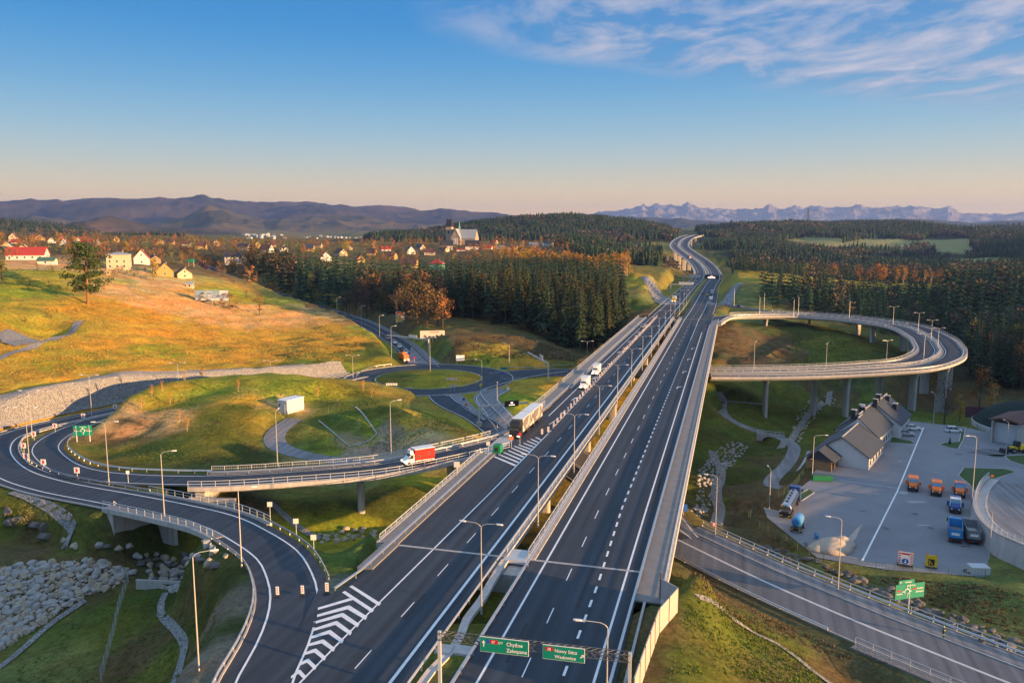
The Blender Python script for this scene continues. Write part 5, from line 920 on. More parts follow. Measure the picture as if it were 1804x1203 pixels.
for i in range(36):
    px = random.uniform(20, 470); p = WD(px, 450, random.uniform(540, 1000)); tree(random.choice(['bare', 'redtwig', 'rust', 'olive', 'bare', 'bare']), (p.x, p.y, hz(p.x, p.y)), random.uniform(6, 11), 'bare garden tree among the houses of the left village', 'tree', 'garden trees of the left village')
for i in range(40):
    px = random.uniform(480, 900); p = WD(px, 450, random.uniform(680, 1150)); tree(random.choice(['bare', 'rust', 'birch', 'olive', 'bare', 'spruce']), (p.x, p.y, hz(p.x, p.y)), random.uniform(7, 12), 'autumn garden tree among the houses around the church', 'tree', 'garden trees around the church')
for i in range(16):
    px = random.uniform(860, 1110); p = WD(px, 440, random.uniform(900, 1250)); tree(random.choice(['birch', 'rust', 'yellow']), (p.x, p.y, hz(p.x, p.y)), random.uniform(9, 14), 'orange tree among the white houses behind the golden row', 'tree', 'orange trees behind the golden row')
for i in range(26):
    px, py = random.uniform(330, 470), random.uniform(468, 485); p = WD(px, py, random.uniform(560, 640)); tree(random.choice(['olive', 'bare', 'redtwig']), (p.x, p.y, hz(p.x, p.y)), random.uniform(9, 14), 'dense brown thicket tree beside the town road', 'tree', 'thicket trees beside the town road')
for i in range(40):
    px, py = random.choice([(random.uniform(5, 135), random.uniform(500, 570)), (random.uniform(150, 260), random.uniform(470, 485)), (random.uniform(190, 260), random.uniform(474, 492))]); tree('shrub', G(px, py), random.uniform(1.0, 2.4), 'low scrubby bush on the left hillside', 'shrub', 'scrub of the left hillside')
for i in range(70):
    a, c_ = random.choice([((1225, 870), (1262, 940)), ((1290, 880), (1340, 925)), ((1380, 985), (1480, 1020)), ((1500, 1040), (1790, 1110)), ((40, 900), (120, 960)), ((1350, 590), (1500, 640)), ((1560, 660), (1690, 700)), ((1360, 950), (1420, 975))]); q = G(random.uniform(a[0], c_[0]), random.uniform(a[1], c_[1])); off_road(q) and tree('shrub', q, random.uniform(.6, 1.5), 'low brown scrub bush on the shaded valley slopes', 'shrub', 'scrub of the valley slopes')
for px, py in [(300, 712), (268, 700), (250, 720), (316, 745), (330, 760), (286, 690), (326, 672), (356, 665), (560, 700), (640, 690), (655, 700), (420, 690)]:
    p = G(px, py); tree('birch', p, 3.2, 'thin newly planted sapling on the mown mound', 'sapling', 'saplings on the mound', name='sapling')

vm1, vm2, vm3, vm4 = Mass(), Mass(), Mass(), Mass(); VT_ = [tri_tmpl(leafy_meshes(130 + i, 'twig', w=.8, n=150, ls=.06, low=.1)[1]) for i in range(3)]
for i in range(800):
    if i < 380: p = WD(random.uniform(-20, 480), 440, random.uniform(500, 1150))
    else: p = WD(random.uniform(470, 1110), 440, random.uniform(690, 1350))
    z = hz(p.x, p.y); h = random.uniform(5, 11); random.choice([vm1, vm1, vm4, vm4, vm4, vm2, vm3]).put(random.choice(VT_), p.x, p.y, z, h, h)
vm4.build('garden_trees', 'twig', 'grey brown bare trees around the village houses', 'trees'); vm1.build('garden_trees', 'garden', 'brown leafless trees and hedges between the village houses', 'trees'); vm2.build('garden_trees', 'rust_leaf', 'rust coloured trees scattered through the village gardens', 'trees'); vm3.build('garden_trees', 'olive_leaf', 'green bushes and conifers scattered through the village gardens', 'trees')

# ---- tussocks of long grass: nobody could count them
TM = []
for i in range(5):
    r = random.Random(200 + i); mb = MB()
    for _ in range(7):
        a, l = r.uniform(0, 6.3), r.uniform(.25, .6); w = r.uniform(.10, .2); q = Vector((r.gauss(0, .25), r.gauss(0, .25), -.05)); u = Vector((math.cos(a), math.sin(a), 0)); mb.add([q + u * w, q - u * w, q + Vector((-math.sin(a) * l * .5 + r.gauss(0, .1), math.cos(a) * l * .5, l))], [(0, 1, 2)])
    TM.append(tri_tmpl(mb.mesh('x', MAT['spruce'])))
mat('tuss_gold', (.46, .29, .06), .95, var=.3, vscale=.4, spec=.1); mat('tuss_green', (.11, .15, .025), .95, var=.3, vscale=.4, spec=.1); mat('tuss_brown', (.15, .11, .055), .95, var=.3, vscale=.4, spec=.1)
def tuss(poly, n, m, label, s0=.5, s1=1.1):
    W_ = [G(*p) for p in poly]; pl_ = [(p.x, p.y) for p in W_]; x0, x1 = min(p[0] for p in pl_), max(p[0] for p in pl_); y0, y1 = min(p[1] for p in pl_), max(p[1] for p in pl_); ms_ = Mass(); k = 0
    while k < n:
        x, y = random.uniform(x0, x1), random.uniform(y0, y1); k += 1
        if not pip(x, y, pl_) or math.sin(x * .21 + 2 * math.sin(y * .13)) * math.cos(y * .17 + x * .05) < random.uniform(-1, .6): continue
        s = (x + y) * SA * 0; d = ((RDS - (x, y)) ** 2).sum(1).min()
        if d < 90: continue
        sn_ = x * CA - y * SA; h = random.uniform(s0, s1)
        if -52 < sn_ < -5: continue
        ms_.put(random.choice(TM), x, y, hz(x, y), h, h * 1.3)
    ms_.build('long_grass', m, label, 'grass')
tuss([(-20, 560), (120, 540), (250, 505), (420, 520), (560, 550), (650, 600), (600, 640), (300, 640), (-20, 690)], 60000, 'tuss_gold', 'golden tussocks of long grass over the left hillside', .3, .6)
tuss([(-20, 480), (150, 470), (160, 560), (-20, 600)], 5000, 'tuss_green', 'green tussocks on the upper left hillside', .3, .7)
tuss([(240, 745), (300, 690), (420, 668), (640, 682), (780, 735), (850, 775), (700, 800), (400, 825), (200, 810)], 16000, 'tuss_green', 'green tussocks on the mound between the left ramps', .2, .45)
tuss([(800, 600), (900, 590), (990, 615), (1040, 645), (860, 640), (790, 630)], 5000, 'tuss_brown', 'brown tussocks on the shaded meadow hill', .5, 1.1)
tuss([(1215, 1050), (1300, 1090), (1420, 1160), (1450, 1203), (1180, 1203)], 5000, 'tuss_green', 'green tussocks on the mound at lower right', .25, .6)
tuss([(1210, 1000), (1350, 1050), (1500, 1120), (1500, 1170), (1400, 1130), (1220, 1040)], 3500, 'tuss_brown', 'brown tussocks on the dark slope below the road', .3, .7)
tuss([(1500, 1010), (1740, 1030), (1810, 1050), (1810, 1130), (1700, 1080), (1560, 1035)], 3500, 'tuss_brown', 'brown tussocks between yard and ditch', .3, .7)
tuss([(20, 1190), (150, 1080), (260, 1040), (330, 1060), (400, 1060), (420, 1110), (340, 1203)], 4500, 'tuss_green', 'green tussocks in the hollow at lower left', .2, .5)
tuss([(0, 880), (120, 900), (260, 940), (380, 965), (300, 965), (120, 945), (20, 960)], 2200, 'tuss_brown', 'brown tussocks above the boulders', .3, .7)
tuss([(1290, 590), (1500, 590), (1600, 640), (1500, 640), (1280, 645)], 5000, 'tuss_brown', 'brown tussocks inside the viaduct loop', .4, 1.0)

for px, py, h, k in ((716, 566, 19, 'oak'), (736, 570, 21, 'oak'), (752, 574, 20, 'oak'), (772, 574, 17, 'oak'), (700, 560, 16, 'bare'), (780, 578, 15, 'rust'), (655, 548, 17, 'bare'), (678, 552, 18, 'bare'), (628, 545, 16, 'bare')):
    tree(k, G(px, py), h, 'broad brown autumn tree in the group at the forest edge above the wide billboard', 'tree', 'autumn trees above the wide billboard', sx=1.15)
# ================================================================ buildings
def window(parent, x, y, z, w, h, ang, depth=.12, fr='white', gl='glass'):
    f = MB(); f.box(-w / 2, w / 2, -depth / 2, depth / 2, -h / 2, h / 2); o = f.build('window', MAT[fr], parent, (x, y, z), ang); g = MB(); g.box(-w / 2 + .08, w / 2 - .08, -depth / 2 - .02, depth / 2 + .02, -h / 2 + .08, h / 2 - .08); g.build('pane', MAT[gl], o); return o
def house(x, y, w, d, h, rh, rz, wall, roof, label, cat='house', group=None, hip=False, wins=2, chim=True, name='house', rows=1, z=None, over=.5):
    """w along the ridge (local x), d across; eaves height h, roof height rh"""
    z = hz(x, y) - .3 if z is None else z; T = thing(name, label, cat, (x, y, z), rz, group); m = MB(); m.box(-w / 2, w / 2, -d / 2, d / 2, -1, h)
    if not hip: m.add([(-w / 2, -d / 2, h), (-w / 2, d / 2, h), (-w / 2, 0, h + rh), (w / 2, -d / 2, h), (w / 2, d / 2, h), (w / 2, 0, h + rh)], [(0, 2, 1), (3, 4, 5), (0, 3, 5, 2), (1, 2, 5, 4)])
    m.build('wall', MAT[wall], T); r = MB(); W2, D2 = w / 2 + over, d / 2 + over; sl_ = rh / (d / 2); ez = h - sl_ * over + .12; tz = h + rh + .12
    if hip: k = max(0, W2 - D2); vs = [(-W2, -D2, ez), (W2, -D2, ez), (W2, D2, ez), (-W2, D2, ez), (-k, 0, tz), (k, 0, tz)]; r.add(vs + [(a, b_, c_ - .18) for a, b_, c_ in vs[:4]], [(0, 1, 5, 4), (1, 2, 5), (2, 3, 4, 5), (3, 0, 4), (0, 6, 7, 1), (1, 7, 8, 2), (2, 8, 9, 3), (3, 9, 6, 0), (6, 9, 8, 7)])
    else:
        vs = [(-W2, -D2, ez), (-W2, 0, tz), (-W2, D2, ez), (W2, -D2, ez), (W2, 0, tz), (W2, D2, ez)]; vs += [(a, b_, c_ - .2) for a, b_, c_ in vs]; r.add(vs, [(0, 3, 4, 1), (1, 4, 5, 2), (6, 7, 10, 9), (7, 8, 11, 10), (0, 1, 7, 6), (1, 2, 8, 7), (3, 9, 10, 4), (4, 10, 11, 5), (0, 6, 9, 3), (2, 5, 11, 8)])
    ro = r.build('roof', MAT[roof], T)
    if chim: c_ = MB(); c_.box(-.35, .35, -.35, .35, 0, 1.5); c_.build('chimney', MAT['concrete_dark'], ro, (w * .18, d * .12, h + rh * .72))
    for k in range(rows):
        for i in range(wins):
            xx = -w / 2 + w * (i + .5) / wins; window(T, xx, -d / 2, 1.5 + k * 2.8, 1.1, 1.3, 0)
        for i in range(max(1, wins - 1)): yy = -d / 2 + d * (i + .5) / max(1, wins - 1); window(T, w / 2, yy, 1.5 + k * 2.8, 1.1, 1.3, math.pi / 2)
    if rh > 2.5: window(T, w / 2, 0, h + rh * .35, 1.0, 1.2, math.pi / 2)
    return T
def hpx(cx, base, d): p = WD(cx, base, d); return p.x, p.y
D = math.radians
def H(px, py, d, w, dd, h, rh, rz, wall, roof, label, **k): x, y = hpx(px, py, d); return house(x, y, w, dd, h, rh, D(rz), wall, roof, label, **k)
H(25, 424, 860, 8, 8, 5, 4, -75, 'wall_cream', 'roof_brown', 'tall cream house with brown gable, highest on the left of the village', rows=2)
H(32, 432, 760, 10, 7, 3, 2.6, 15, 'wall_cream', 'roof_red', 'small red-roofed house below the tall cream gable')
H(14, 443, 640, 9, 8, 3, 3, -65, 'wall_cream', 'roof_dark', 'cream house with dark roof near the left edge'); H(44, 441, 620, 7, 7, 3, 3.2, -70, 'wall_cream', 'roof_brown', 'cream gabled house just behind the red-roofed hall')
H(72, 428, 900, 9, 8, 4, 3.5, -70, 'wall_yellow', 'roof_brown', 'yellow gable house in the back row left of the big pine'); H(92, 432, 840, 7, 7, 3.4, 3.2, -70, 'wall_white', 'roof_brown', 'white gable house between two bare trees in the back row')
H(115, 436, 780, 8, 8, 4, 3.5, -72, 'wall_white', 'roof_brown', 'white house with brown hipped gable left of the big pine'); H(137, 431, 860, 7, 7, 4.5, 3.5, -60, 'wall_white', 'roof_red', 'white house with pointed red roof just left of the pine top')
H(155, 433, 850, 12, 7, 3, 2.8, 8, 'wall_white', 'roof_red', 'long low red-roofed house behind the pine top'); H(174, 438, 760, 6, 6, 3, 3, -75, 'wall_white', 'roof_brown', 'small white gable house right of the pine top')
H(50, 461, 515, 22, 11, 3.2, 4.6, 12, 'wall_white', 'roof_red', 'large white hall with bright red roof near the left edge', wins=5)
H(84, 467, 470, 9, 6, 2.6, 1.7, 10, 'wall_white', 'mesh_green', 'white shed with green roof in front of the red hall', wins=1, chim=False)
H(210, 467, 470, 11.5, 10, 8.2, 1.2, 14, 'wall_cream', 'roof_light', 'cream two-storey house with flat pale roof', hip=True, rows=2, wins=3); H(182, 457, 520, 10, 7, 3, 1.6, 5, 'wall_cream', 'roof_red', 'low red-roofed building left of the cream two-storey house')
H(250, 457, 505, 10, 9, 4, 5.2, -68, 'wall_white', 'roof_red', 'white house with steep red roof right of the cream two-storey house', rows=1); H(289, 474, 465, 9, 9, 3.2, 4.6, -62, 'wall_yellow', 'roof_brown', 'yellow gabled house with dark red roof by the willow')
H(323, 477, 470, 8, 8, 3, 3, -58, 'wall_cream', 'roof_brown', 'low brown-roofed house beside the town road'); H(412, 452, 620, 12.5, 9, 5.5, 2.6, 12, 'wall_white', 'roof_dark', 'white two-storey house with dark roof above the thicket', rows=2, wins=4)
H(190, 477, 430, 2.6, 2.2, 2.4, 1, -60, 'wall_wood', 'wall_cream', 'tiny wooden hut on posts at the edge of the meadow', cat='hut', name='hut', wins=1, chim=False); H(335, 496, 440, 3.2, 3, 2.6, .8, 5, 'wall_cream', 'roof_light', 'little cream shed beside the big blue billboard', cat='shed', name='shed', wins=1, chim=False)
H(268, 470, 520, 10, 7, 3, 2.6, -40, 'wall_wood', 'roof_dark', 'dark wooden house between the white and yellow gables'); H(394, 479, 560, 7, 6, 3, 2.6, -60, 'wall_white', 'roof_brown', 'white house front peeping from the trees above the billboard')
H(522, 446, 640, 17, 9, 3.4, 4.2, 10, 'wall_cream', 'roof_brown', 'long house with big brown roof above the left part of the forest', wins=4); H(499, 443, 720, 6, 7, 3.4, 3.4, -60, 'wall_white', 'roof_light', 'pale house with grey gable left of the long brown roof')
H(573, 445, 680, 8, 9, 3.4, 4.6, -68, 'wall_white', 'roof_red', 'white gabled house with red roof rising from the dark treetops'); H(634, 447, 700, 8, 7, 3, 3.4, -65, 'wall_yellow', 'roof_red', 'small yellow house with red roof beside the yellow larch')
H(722, 444, 860, 9, 9, 3.4, 5, -62, 'wall_white', 'roof_grey', 'white steep-gabled house left of the church'); H(722, 461, 690, 13, 9, 3.2, 5, -12, 'wall_yellow', 'roof_brown', 'broad dark-roofed house with yellow gable below the church', wins=3)
H(770, 467, 690, 11, 9, 5.2, 3, -14, 'wall_green', 'roof_red', 'mint green house with red hipped roof below the church', hip=True, rows=2, wins=3); H(757, 449, 860, 11, 8, 3.2, 3.6, 0, 'wall_cream', 'roof_brown', 'low brown-roofed house in front of the church tower')
H(787, 445, 1000, 15, 10, 6, 6, 6, 'wall_white', 'roof_dark', 'white parish house with black roof left of the church gable', wins=3); H(832, 448, 1000, 17, 10, 6, 7, 4, 'wall_white', 'roof_dark', 'white house with black roof right of the church', wins=4)
H(783, 452, 900, 9, 7, 2.8, 3, -40, 'wall_cream', 'roof_brown', 'small orange-brown house in front of the parish house'); H(812, 450, 940, 10, 6, 2.6, 1.4, 5, 'wall_white', 'roof_red', 'low shed with bright red roof under the church wall', cat='shed', wins=1, chim=False)
H(965, 437, 1180, 15, 9, 6, 2.5, 8, 'wall_white', 'roof_dark', 'white two-storey house behind the golden birches', rows=2, wins=4); H(1029, 433, 1300, 9, 8, 5, 4, -50, 'wall_white', 'roof_grey', 'small white chapel-like house behind the right end of the golden row'); H(940, 438, 1150, 13, 8, 3, 3, 5, 'wall_white', 'roof_light', 'low pale house left of the white two-storey house'); H(1056, 438, 1250, 9, 8, 3, 3, -50, 'wall_white', 'roof_grey', 'small white gable farthest right in the village')
H(880, 446, 1050, 14, 8, 3, 2.5, 3, 'wall_cream', 'roof_light', 'pale long roof among orange trees right of the church'); H(905, 443, 1080, 10, 8, 4, 3, -20, 'wall_cream', 'roof_brown', 'brownish house between the orange trees right of the church')
WL = ['wall_white', 'wall_cream', 'wall_yellow']; RFS = ['roof_brown', 'roof_red', 'roof_grey', 'roof_brown']
for px, d in [(200, 900), (232, 980), (62, 1050), (150, 1000), (280, 900), (330, 820), (300, 1000), (355, 760), (380, 900), (110, 950), (430, 760), (455, 880), (470, 700), (480, 950), (545, 800), (600, 760), (615, 900), (655, 820), (680, 920), (690, 780), (740, 950), (560, 950), (860, 1000), (870, 1200)]:
    x, y = hpx(px, 440, d); house(x, y, random.uniform(8, 12), random.uniform(7, 9), random.uniform(2.8, 4), random.uniform(3, 4.4), random.uniform(-1.4, .4), random.choice(WL), random.choice(RFS), 'family house half hidden among the autumn trees of the village', group='houses half hidden in the village')
fh = None
for i in range(90):
    if i < 60: p = WD(random.gauss(560, 70), 0, random.uniform(3000, 3400)); px_ = 902 + p.x / p.y * F
    else: p = WD(random.gauss(440, 28), 0, random.uniform(2300, 2900))
    if fh is None:
        fh = house(p.x, p.y, 13, 10, 5, 4, .3, 'wall_white', 'roof_light', 'tiny far-off white house speckling the valley below the blue hills', group='far-off white houses', wins=0, chim=False); m0 = fh
    else: copy_thing(fh, (p.x, p.y, hz(p.x, p.y)), random.uniform(0, 3), scale=random.uniform(.5, .95))
# ---- church
cxy = WD(806, 436, 1140); ch = thing('church', 'stone church with dark steep-roofed tower and big grey nave roof', 'church', (cxy.x, cxy.y, hz(cxy.x, cxy.y) - 1), D(-16)); k = 1140 / F
tw = MB(); tw.box(-16, -7.5, -4, 5, 0, 26); tw.box(-16.3, -7.2, -4.3, 5.3, 21.5, 22.3); tw.build('tower', MAT['wall_stone'], ch)
for s_, a in ((-.1, 0), (0, math.pi / 2)):
    f = MB(); f.box(-1.2, 1.2, -.1, .1, -1.9, 1.9); f.build('belfry_opening', MAT['black'], ch, ((-11.7, -4.05, 18.6) if a == 0 else (-7.45, .5, 18.6)), a)
tr = MB(); tr.box(-16.2, -7.3, -4.2, 5.2, 26, 36.5, 0, .82, .42); tr.build('tower_roof', MAT['roof_dark'], ch); sc_ = MB(); [sc_.box(x - .3, x + .3, -.4, .4, 36.5, 39) for x in (-14.6, -9)]; sc_.build('finial', MAT['roof_dark'], ch)
nv = MB(); nv.box(-4, 27, -2, 14, 0, 10); nv.add([(27, -2, 10), (27, 14, 10), (27, 6, 22), (-4, -2, 10), (-4, 14, 10), (-4, 6, 22)], [(0, 1, 2), (3, 5, 4)]); nv.box(-6.5, 6.5, -8, 6, 0, 11); nv.add([(-6.5, -8, 11), (6.5, -8, 11), (0, -8, 23)], [(0, 1, 2)]); nv.build('wall', MAT['wall_stone'], ch)
rf = MB(); rf.add([(-4, -3, 9.5), (27.5, -3, 9.5), (27.5, 6, 22.6), (-4, 6, 22.6), (-4, 15, 9.5), (27.5, 15, 9.5)], [(0, 1, 2, 3), (3, 2, 5, 4)]); rf.build('nave_roof', MAT['roof_light'], ch)
rf = MB(); rf.add([(-7.2, -8.4, 10), (0, -8.4, 23.6), (7.2, -8.4, 10), (-7.2, 7, 10), (0, 7, 23.6), (7.2, 7, 10)], [(0, 1, 4, 3), (1, 2, 5, 4)]); rf.build('transept_roof', MAT['roof_light'], ch)
for x in (-2.4, 0, 2.4): f = MB(); f.box(-.7, .7, -.1, .1, 0, 9); f.build('window', MAT['lamp_glass'], ch, (x, -8.05, 1.5))
sp2 = MB(); sp2.box(-1, 1, -1, 1, 0, 3.5); sp2.cyl((0, 0, 3.5), (0, 0, 5.5), 1.5, .5, 8); sp2.cyl((0, 0, 5.5), (0, 0, 8), .6, .6, 8); sp2.cyl((0, 0, 8), (0, 0, 11.5), .7, .05, 8); sp2.build('ridge_turret', MAT['copper'], ch, (1, 6, 22))
mtw = WD(1423, 391, 2600); lm = thing('radio_mast', 'thin lattice radio mast on the wooded ridge at right', 'mast', (mtw.x, mtw.y, hz(mtw.x, mtw.y))); m_ = MB()
for x, y in ((-3, -3), (3, -3), (3, 3), (-3, 3)): m_.cyl((x, y, 0), (x * .3, y * .3, 60), .7, .5, 4)
for z in range(4, 60, 7): s_ = 3 * (1 - .7 * z / 60); m_.cyl((-s_, -s_, z), (s_, -s_, z + 6), .3, None, 4); m_.cyl((s_, s_, z), (-s_, s_, z + 6), .3, None, 4); m_.cyl((s_, -s_, z), (s_, s_, z + 6), .3, None, 4)
m_.build('lattice', MAT['steel_dark'], lm); m_ = MB(); m_.cyl((0, 0, 60), (0, 0, 70), .5, .2, 5); m_.build('antenna', MAT['steel_dark'], lm)
# ---- white technical cabin on the mound
p = G(513, 722); cb = thing('cabin', 'white flat-roofed technical cabin on the grassy mound', 'cabin', (p.x, p.y, p.z), D(62)); m = MB(); m.box(-3.2, 3.2, -1.6, 1.6, -.4, 3.1); m.build('wall', MAT['wall_white'], cb); m = MB(); m.box(-3.35, 3.35, -1.75, 1.75, 3.1, 3.25); m.build('roof', MAT['white'], cb); m = MB(); m.box(-.5, .5, -.06, .06, 0, 2.1); m.build('door', MAT['steel_paint'], cb, (-3.22, -.4, .1), math.pi / 2)
for z, y in ((2.2, .8), (1.7, 1.1)): m = MB(); m.box(-.22, .22, -.05, .05, -.2, .2); m.build('vent', MAT['steel_dark'], cb, (-3.22, y, z), math.pi / 2)
# ---- yard building: stepped row of gabled volumes along one ridge line
A0 = W(1441, 834, -15); A1 = W(1545, 828, -15); 
def yb(name_):  return name_
Y0 = W(1530, 828, -15)            # near right corner of the white gable
ridge_dir = (W(1597, 752, -15) - W(1530, 828, -15)); ridge_dir.z = 0; RL_ = ridge_dir.length; ra = math.atan2(ridge_dir.y, ridge_dir.x)
YB = thing('office_building', 'long white service building with stepped grey gable roofs beside the yard', 'building', tuple(Y0), ra)
def vol(x0, x1, y0, y1, h, rh, wall='wall_white', roof='roof_grey', over=.5, win=True):
    cy = (y0 + y1) / 2; m = MB(); m.box(x0, x1, y0, y1, -.5, h); m.add([(x0, y0, h), (x0, y1, h), (x0, cy, h + rh), (x1, y0, h), (x1, y1, h), (x1, cy, h + rh)], [(0, 2, 1), (3, 4, 5), (0, 3, 5, 2), (1, 2, 5, 4)]); w_ = m.build('wall', MAT[wall], YB)
    r = MB(); a, b_ = x0 - over, x1 + over; D2 = (y1 - y0) / 2 + over; sl_ = rh / ((y1 - y0) / 2); ez = h - sl_ * over + .15; tz = h + rh + .15; vs = [(a, cy - D2, ez), (a, cy, tz), (a, cy + D2, ez), (b_, cy - D2, ez), (b_, cy, tz), (b_, cy + D2, ez)]; vs += [(q[0], q[1], q[2] - .22) for q in vs]
    r.add(vs, [(0, 3, 4, 1), (1, 4, 5, 2), (6, 7, 10, 9), (7, 8, 11, 10), (0, 1, 7, 6), (1, 2, 8, 7), (3, 9, 10, 4), (4, 10, 11, 5), (0, 6, 9, 3), (2, 5, 11, 8)]); ro = r.build('roof', MAT[roof], YB); rc = MB(); rc.box(x0 - over, x1 + over, cy - .15, cy + .15, h + rh + .1, h + rh + .24); rc.build('ridge_cap', MAT['concrete_pale'], ro)
    if win:
        n = max(1, int((x1 - x0) / 3.4))
        for i in range(n): window(YB, x0 + (x1 - x0) * (i + .5) / n, y0, 1.6, 1.5, 1.4, 0, fr='wall_cream')
L_ = RL_
vol(0, L_ * .33, 0, 13.5, 3.3, 4.4); vol(L_ * .33 + .02, L_ * .42, 1.2, 12.6, 4.2, 4.9, win=False, over=.1); vol(L_ * .40, L_ * .72, 1.5, 13.5, 4.4, 4.9); vol(L_ * .70, L_ * 1.0, -.8, 13.5, 4.3, 5.4)
for x, y, w_, h_ in ((L_ * .37, 8.5, 1.5, 2.6), (L_ * .50, 7.6, .9, 1.6), (L_ * .56, 8.6, 1.6, 2.2), (L_ * .68, 6.2, .9, 2.4), (L_ * .78, 6.5, 1.1, 2.6), (L_ * .90, 5.0, 1.1, 2.4), (L_ * .86, 2.4, 1.8, 2.6)):
    c_ = MB(); c_.box(-w_ / 2, w_ / 2, -.6, .6, 0, h_); c_.box(-w_ / 2 - .1, w_ / 2 + .1, -.7, .7, h_, h_ + .12, 1); c_.build('chimney', [MAT['roof_dark'], MAT['concrete_pale']], YB, (x, y, 4.2 + 5.2 * (1 - abs(y - 7) / 7)))
m = MB(); m.box(0, .1, 0, 13.5, -.6, -.45); 
# open timber shelter in front of the gable
m = MB()
for x in (-7, -3.6, -.4):
    for y in (7.6, 13.6): m.box(x - .15, x + .15, y - .15, y + .15, 0, 2.8)
m.box(-6.9, -.5, 13.45, 13.6, .1, 2.6); m.box(-7.05, -6.95, 7.7, 13.5, .1, 2.4); [m.box(-7.1, -6.9, 7.7, 13.5, z, z + .05) for z in np.arange(.3, 2.4, .3)]; m.build('shelter_frame', MAT['wall_wood'], YB)
r = MB(); cy = 10.6; vs = [(-7.8, 6.6, 2.7), (-7.8, cy, 5.3), (-7.8, 14.6, 2.7), (.2, 6.6, 2.7), (.2, cy, 5.3), (.2, 14.6, 2.7)]; vs += [(a, b_, c_ - .2) for a, b_, c_ in vs]; r.add(vs, [(0, 3, 4, 1), (1, 4, 5, 2), (6, 7, 10, 9), (7, 8, 11, 10), (0, 1, 7, 6), (1, 2, 8, 7), (3, 9, 10, 4), (4, 10, 11, 5), (0, 6, 9, 3), (2, 5, 11, 8)]); r.add([(-7.5, 7.4, 2.7), (-7.5, 13.8, 2.7), (-7.5, cy, 5.0)], [(0, 1, 2)]); r.build('shelter_roof', MAT['roof_grey'], YB)
# ---- salt dome
DC = Vector((163, 243, -15)); ZD = thing('salt_dome', 'dark green domed salt store with tall open porch at the right edge', 'dome', (DC.x, DC.y, -15)); m = MB(); n = 28; prof = [(18.5, 0), (18.5, 1.4), (18.3, 1.6), (16.6, 3.4), (13.6, 5.4), (10.2, 6.9), (6, 8.0), (2, 8.5), (0, 8.6)]
for (r0, z0), (r1, z1) in zip(prof, prof[1:]):
    for k in range(n): a, b_ = 6.2832 * k / n, 6.2832 * (k + 1) / n; m.add([(math.cos(a) * r0, math.sin(a) * r0, z0), (math.cos(b_) * r0, math.sin(b_) * r0, z0), (math.cos(b_) * r1, math.sin(b_) * r1, z1), (math.cos(a) * r1, math.sin(a) * r1, z1)], [(0, 1, 2, 3)], 1 if z0 < 1.5 else 0)
mat('dome_cover', (.018, .032, .030), .9, var=.2, vscale=.8, spec=.15); m.build('dome_shell', [MAT['dome_cover'], MAT['concrete']], ZD)
pa = math.radians(-141); pr_ = empty('porch', (0, 0, 0), pa, ZD)
m = MB(); m.box(14, 28, -3.6, -3.2, 0, 6.7); m.box(14, 28, 3.2, 3.6, 0, 6.7); m.build('side_wall', MAT['concrete'], pr_); m = MB(); m.box(26.2, 26.4, -3.2, 3.2, 0, 5.8); m.build('door', MAT['steel_paint'], pr_)
r = MB(); vs = [(13, -4.3, 6.6), (13, 0, 7.7), (13, 4.3, 6.6), (29, -4.3, 6.6), (29, 0, 7.7), (29, 4.3, 6.6)]; vs += [(a, b_, c_ + .2) for a, b_, c_ in vs]; r.add(vs, [(0, 1, 4, 3), (1, 2, 5, 4), (6, 9, 10, 7), (7, 10, 11, 8), (3, 4, 10, 9), (4, 5, 11, 10), (0, 3, 9, 6), (2, 8, 11, 5)]); r.add([(28.2, -4, 6.6), (28.2, 4, 6.6), (28.2, 0, 7.6)], [(0, 1, 2)]); r.build('porch_roof', MAT['roof_brown'], pr_)
# ---- curved retaining wall and its ramp at the right edge
hp = smooth([W(1742, 843, -14.6), W(1727, 858, -14.0), W(1719, 876, -13.4), W(1718, 896, -12.8), W(1728, 918, -12.2), W(1752, 940, -11.6), W(1790, 958, -11.0), W(1840, 978, -10.6), W(1900, 1000, -10.4)], 1.2)
rt = thing('retaining_wall', 'curved white concrete retaining wall of the ramp at the right edge', 'wall'); m = MB()
N_ = normals(hp); vs = []
for p, n_ in zip(hp, N_): vs += [(p.x + n_.x * .9, p.y + n_.y * .9, -15.6), (p.x + n_.x * .25, p.y + n_.y * .25, p.z + .5), (p.x - n_.x * .25, p.y - n_.y * .25, p.z + .5), (p.x - n_.x * .25, p.y - n_.y * .25, -15.6)]
m.add(vs, [(i * 4 + j, (i + 1) * 4 + j, (i + 1) * 4 + (j + 1) % 4, i * 4 + (j + 1) % 4) for i in range(len(hp) - 1) for j in range(4)]); m.build('wall', MAT['concrete_pale'], rt)
cap = MB(); cap.sweep([p + Vector((0, 0, .5)) for p in hp], [(-.35, 0), (-.35, .15), (.4, .15), (.4, 0)]); cap.build('coping', MAT['concrete_pale'], rt)
side = -1
m = MB(); inner = off(hp, -1.9); m.ribbon(hp, -1.9, -.2, .12); m.build('walkway', MAT['concrete_pale'], rt); m = MB(); m.ribbon(hp, -16, -2.2, .05); o = m.build('road', MAT['asphalt_light']); tag(o, kind='structure')
m = MB(); m.sweep(off(hp, -2.1), [(-.18, -.3), (-.18, .35), (.18, .35), (.18, -.3)]); tag(m.build('kerb', MAT['concrete_pale']), kind='structure')
railing('pale railing on top of the curved retaining wall', [p + Vector((0, 0, .65)) for p in hp], 1.8, 1.05)
m = MB(); q = W(1905, 900, -12); m.extrude([Vector((q.x + math.cos(a) * (12), q.y + math.sin(a) * 12, 0)) for a in [6.283 * i / 24 for i in range(24)]], -15.6, -11.4) if False else None
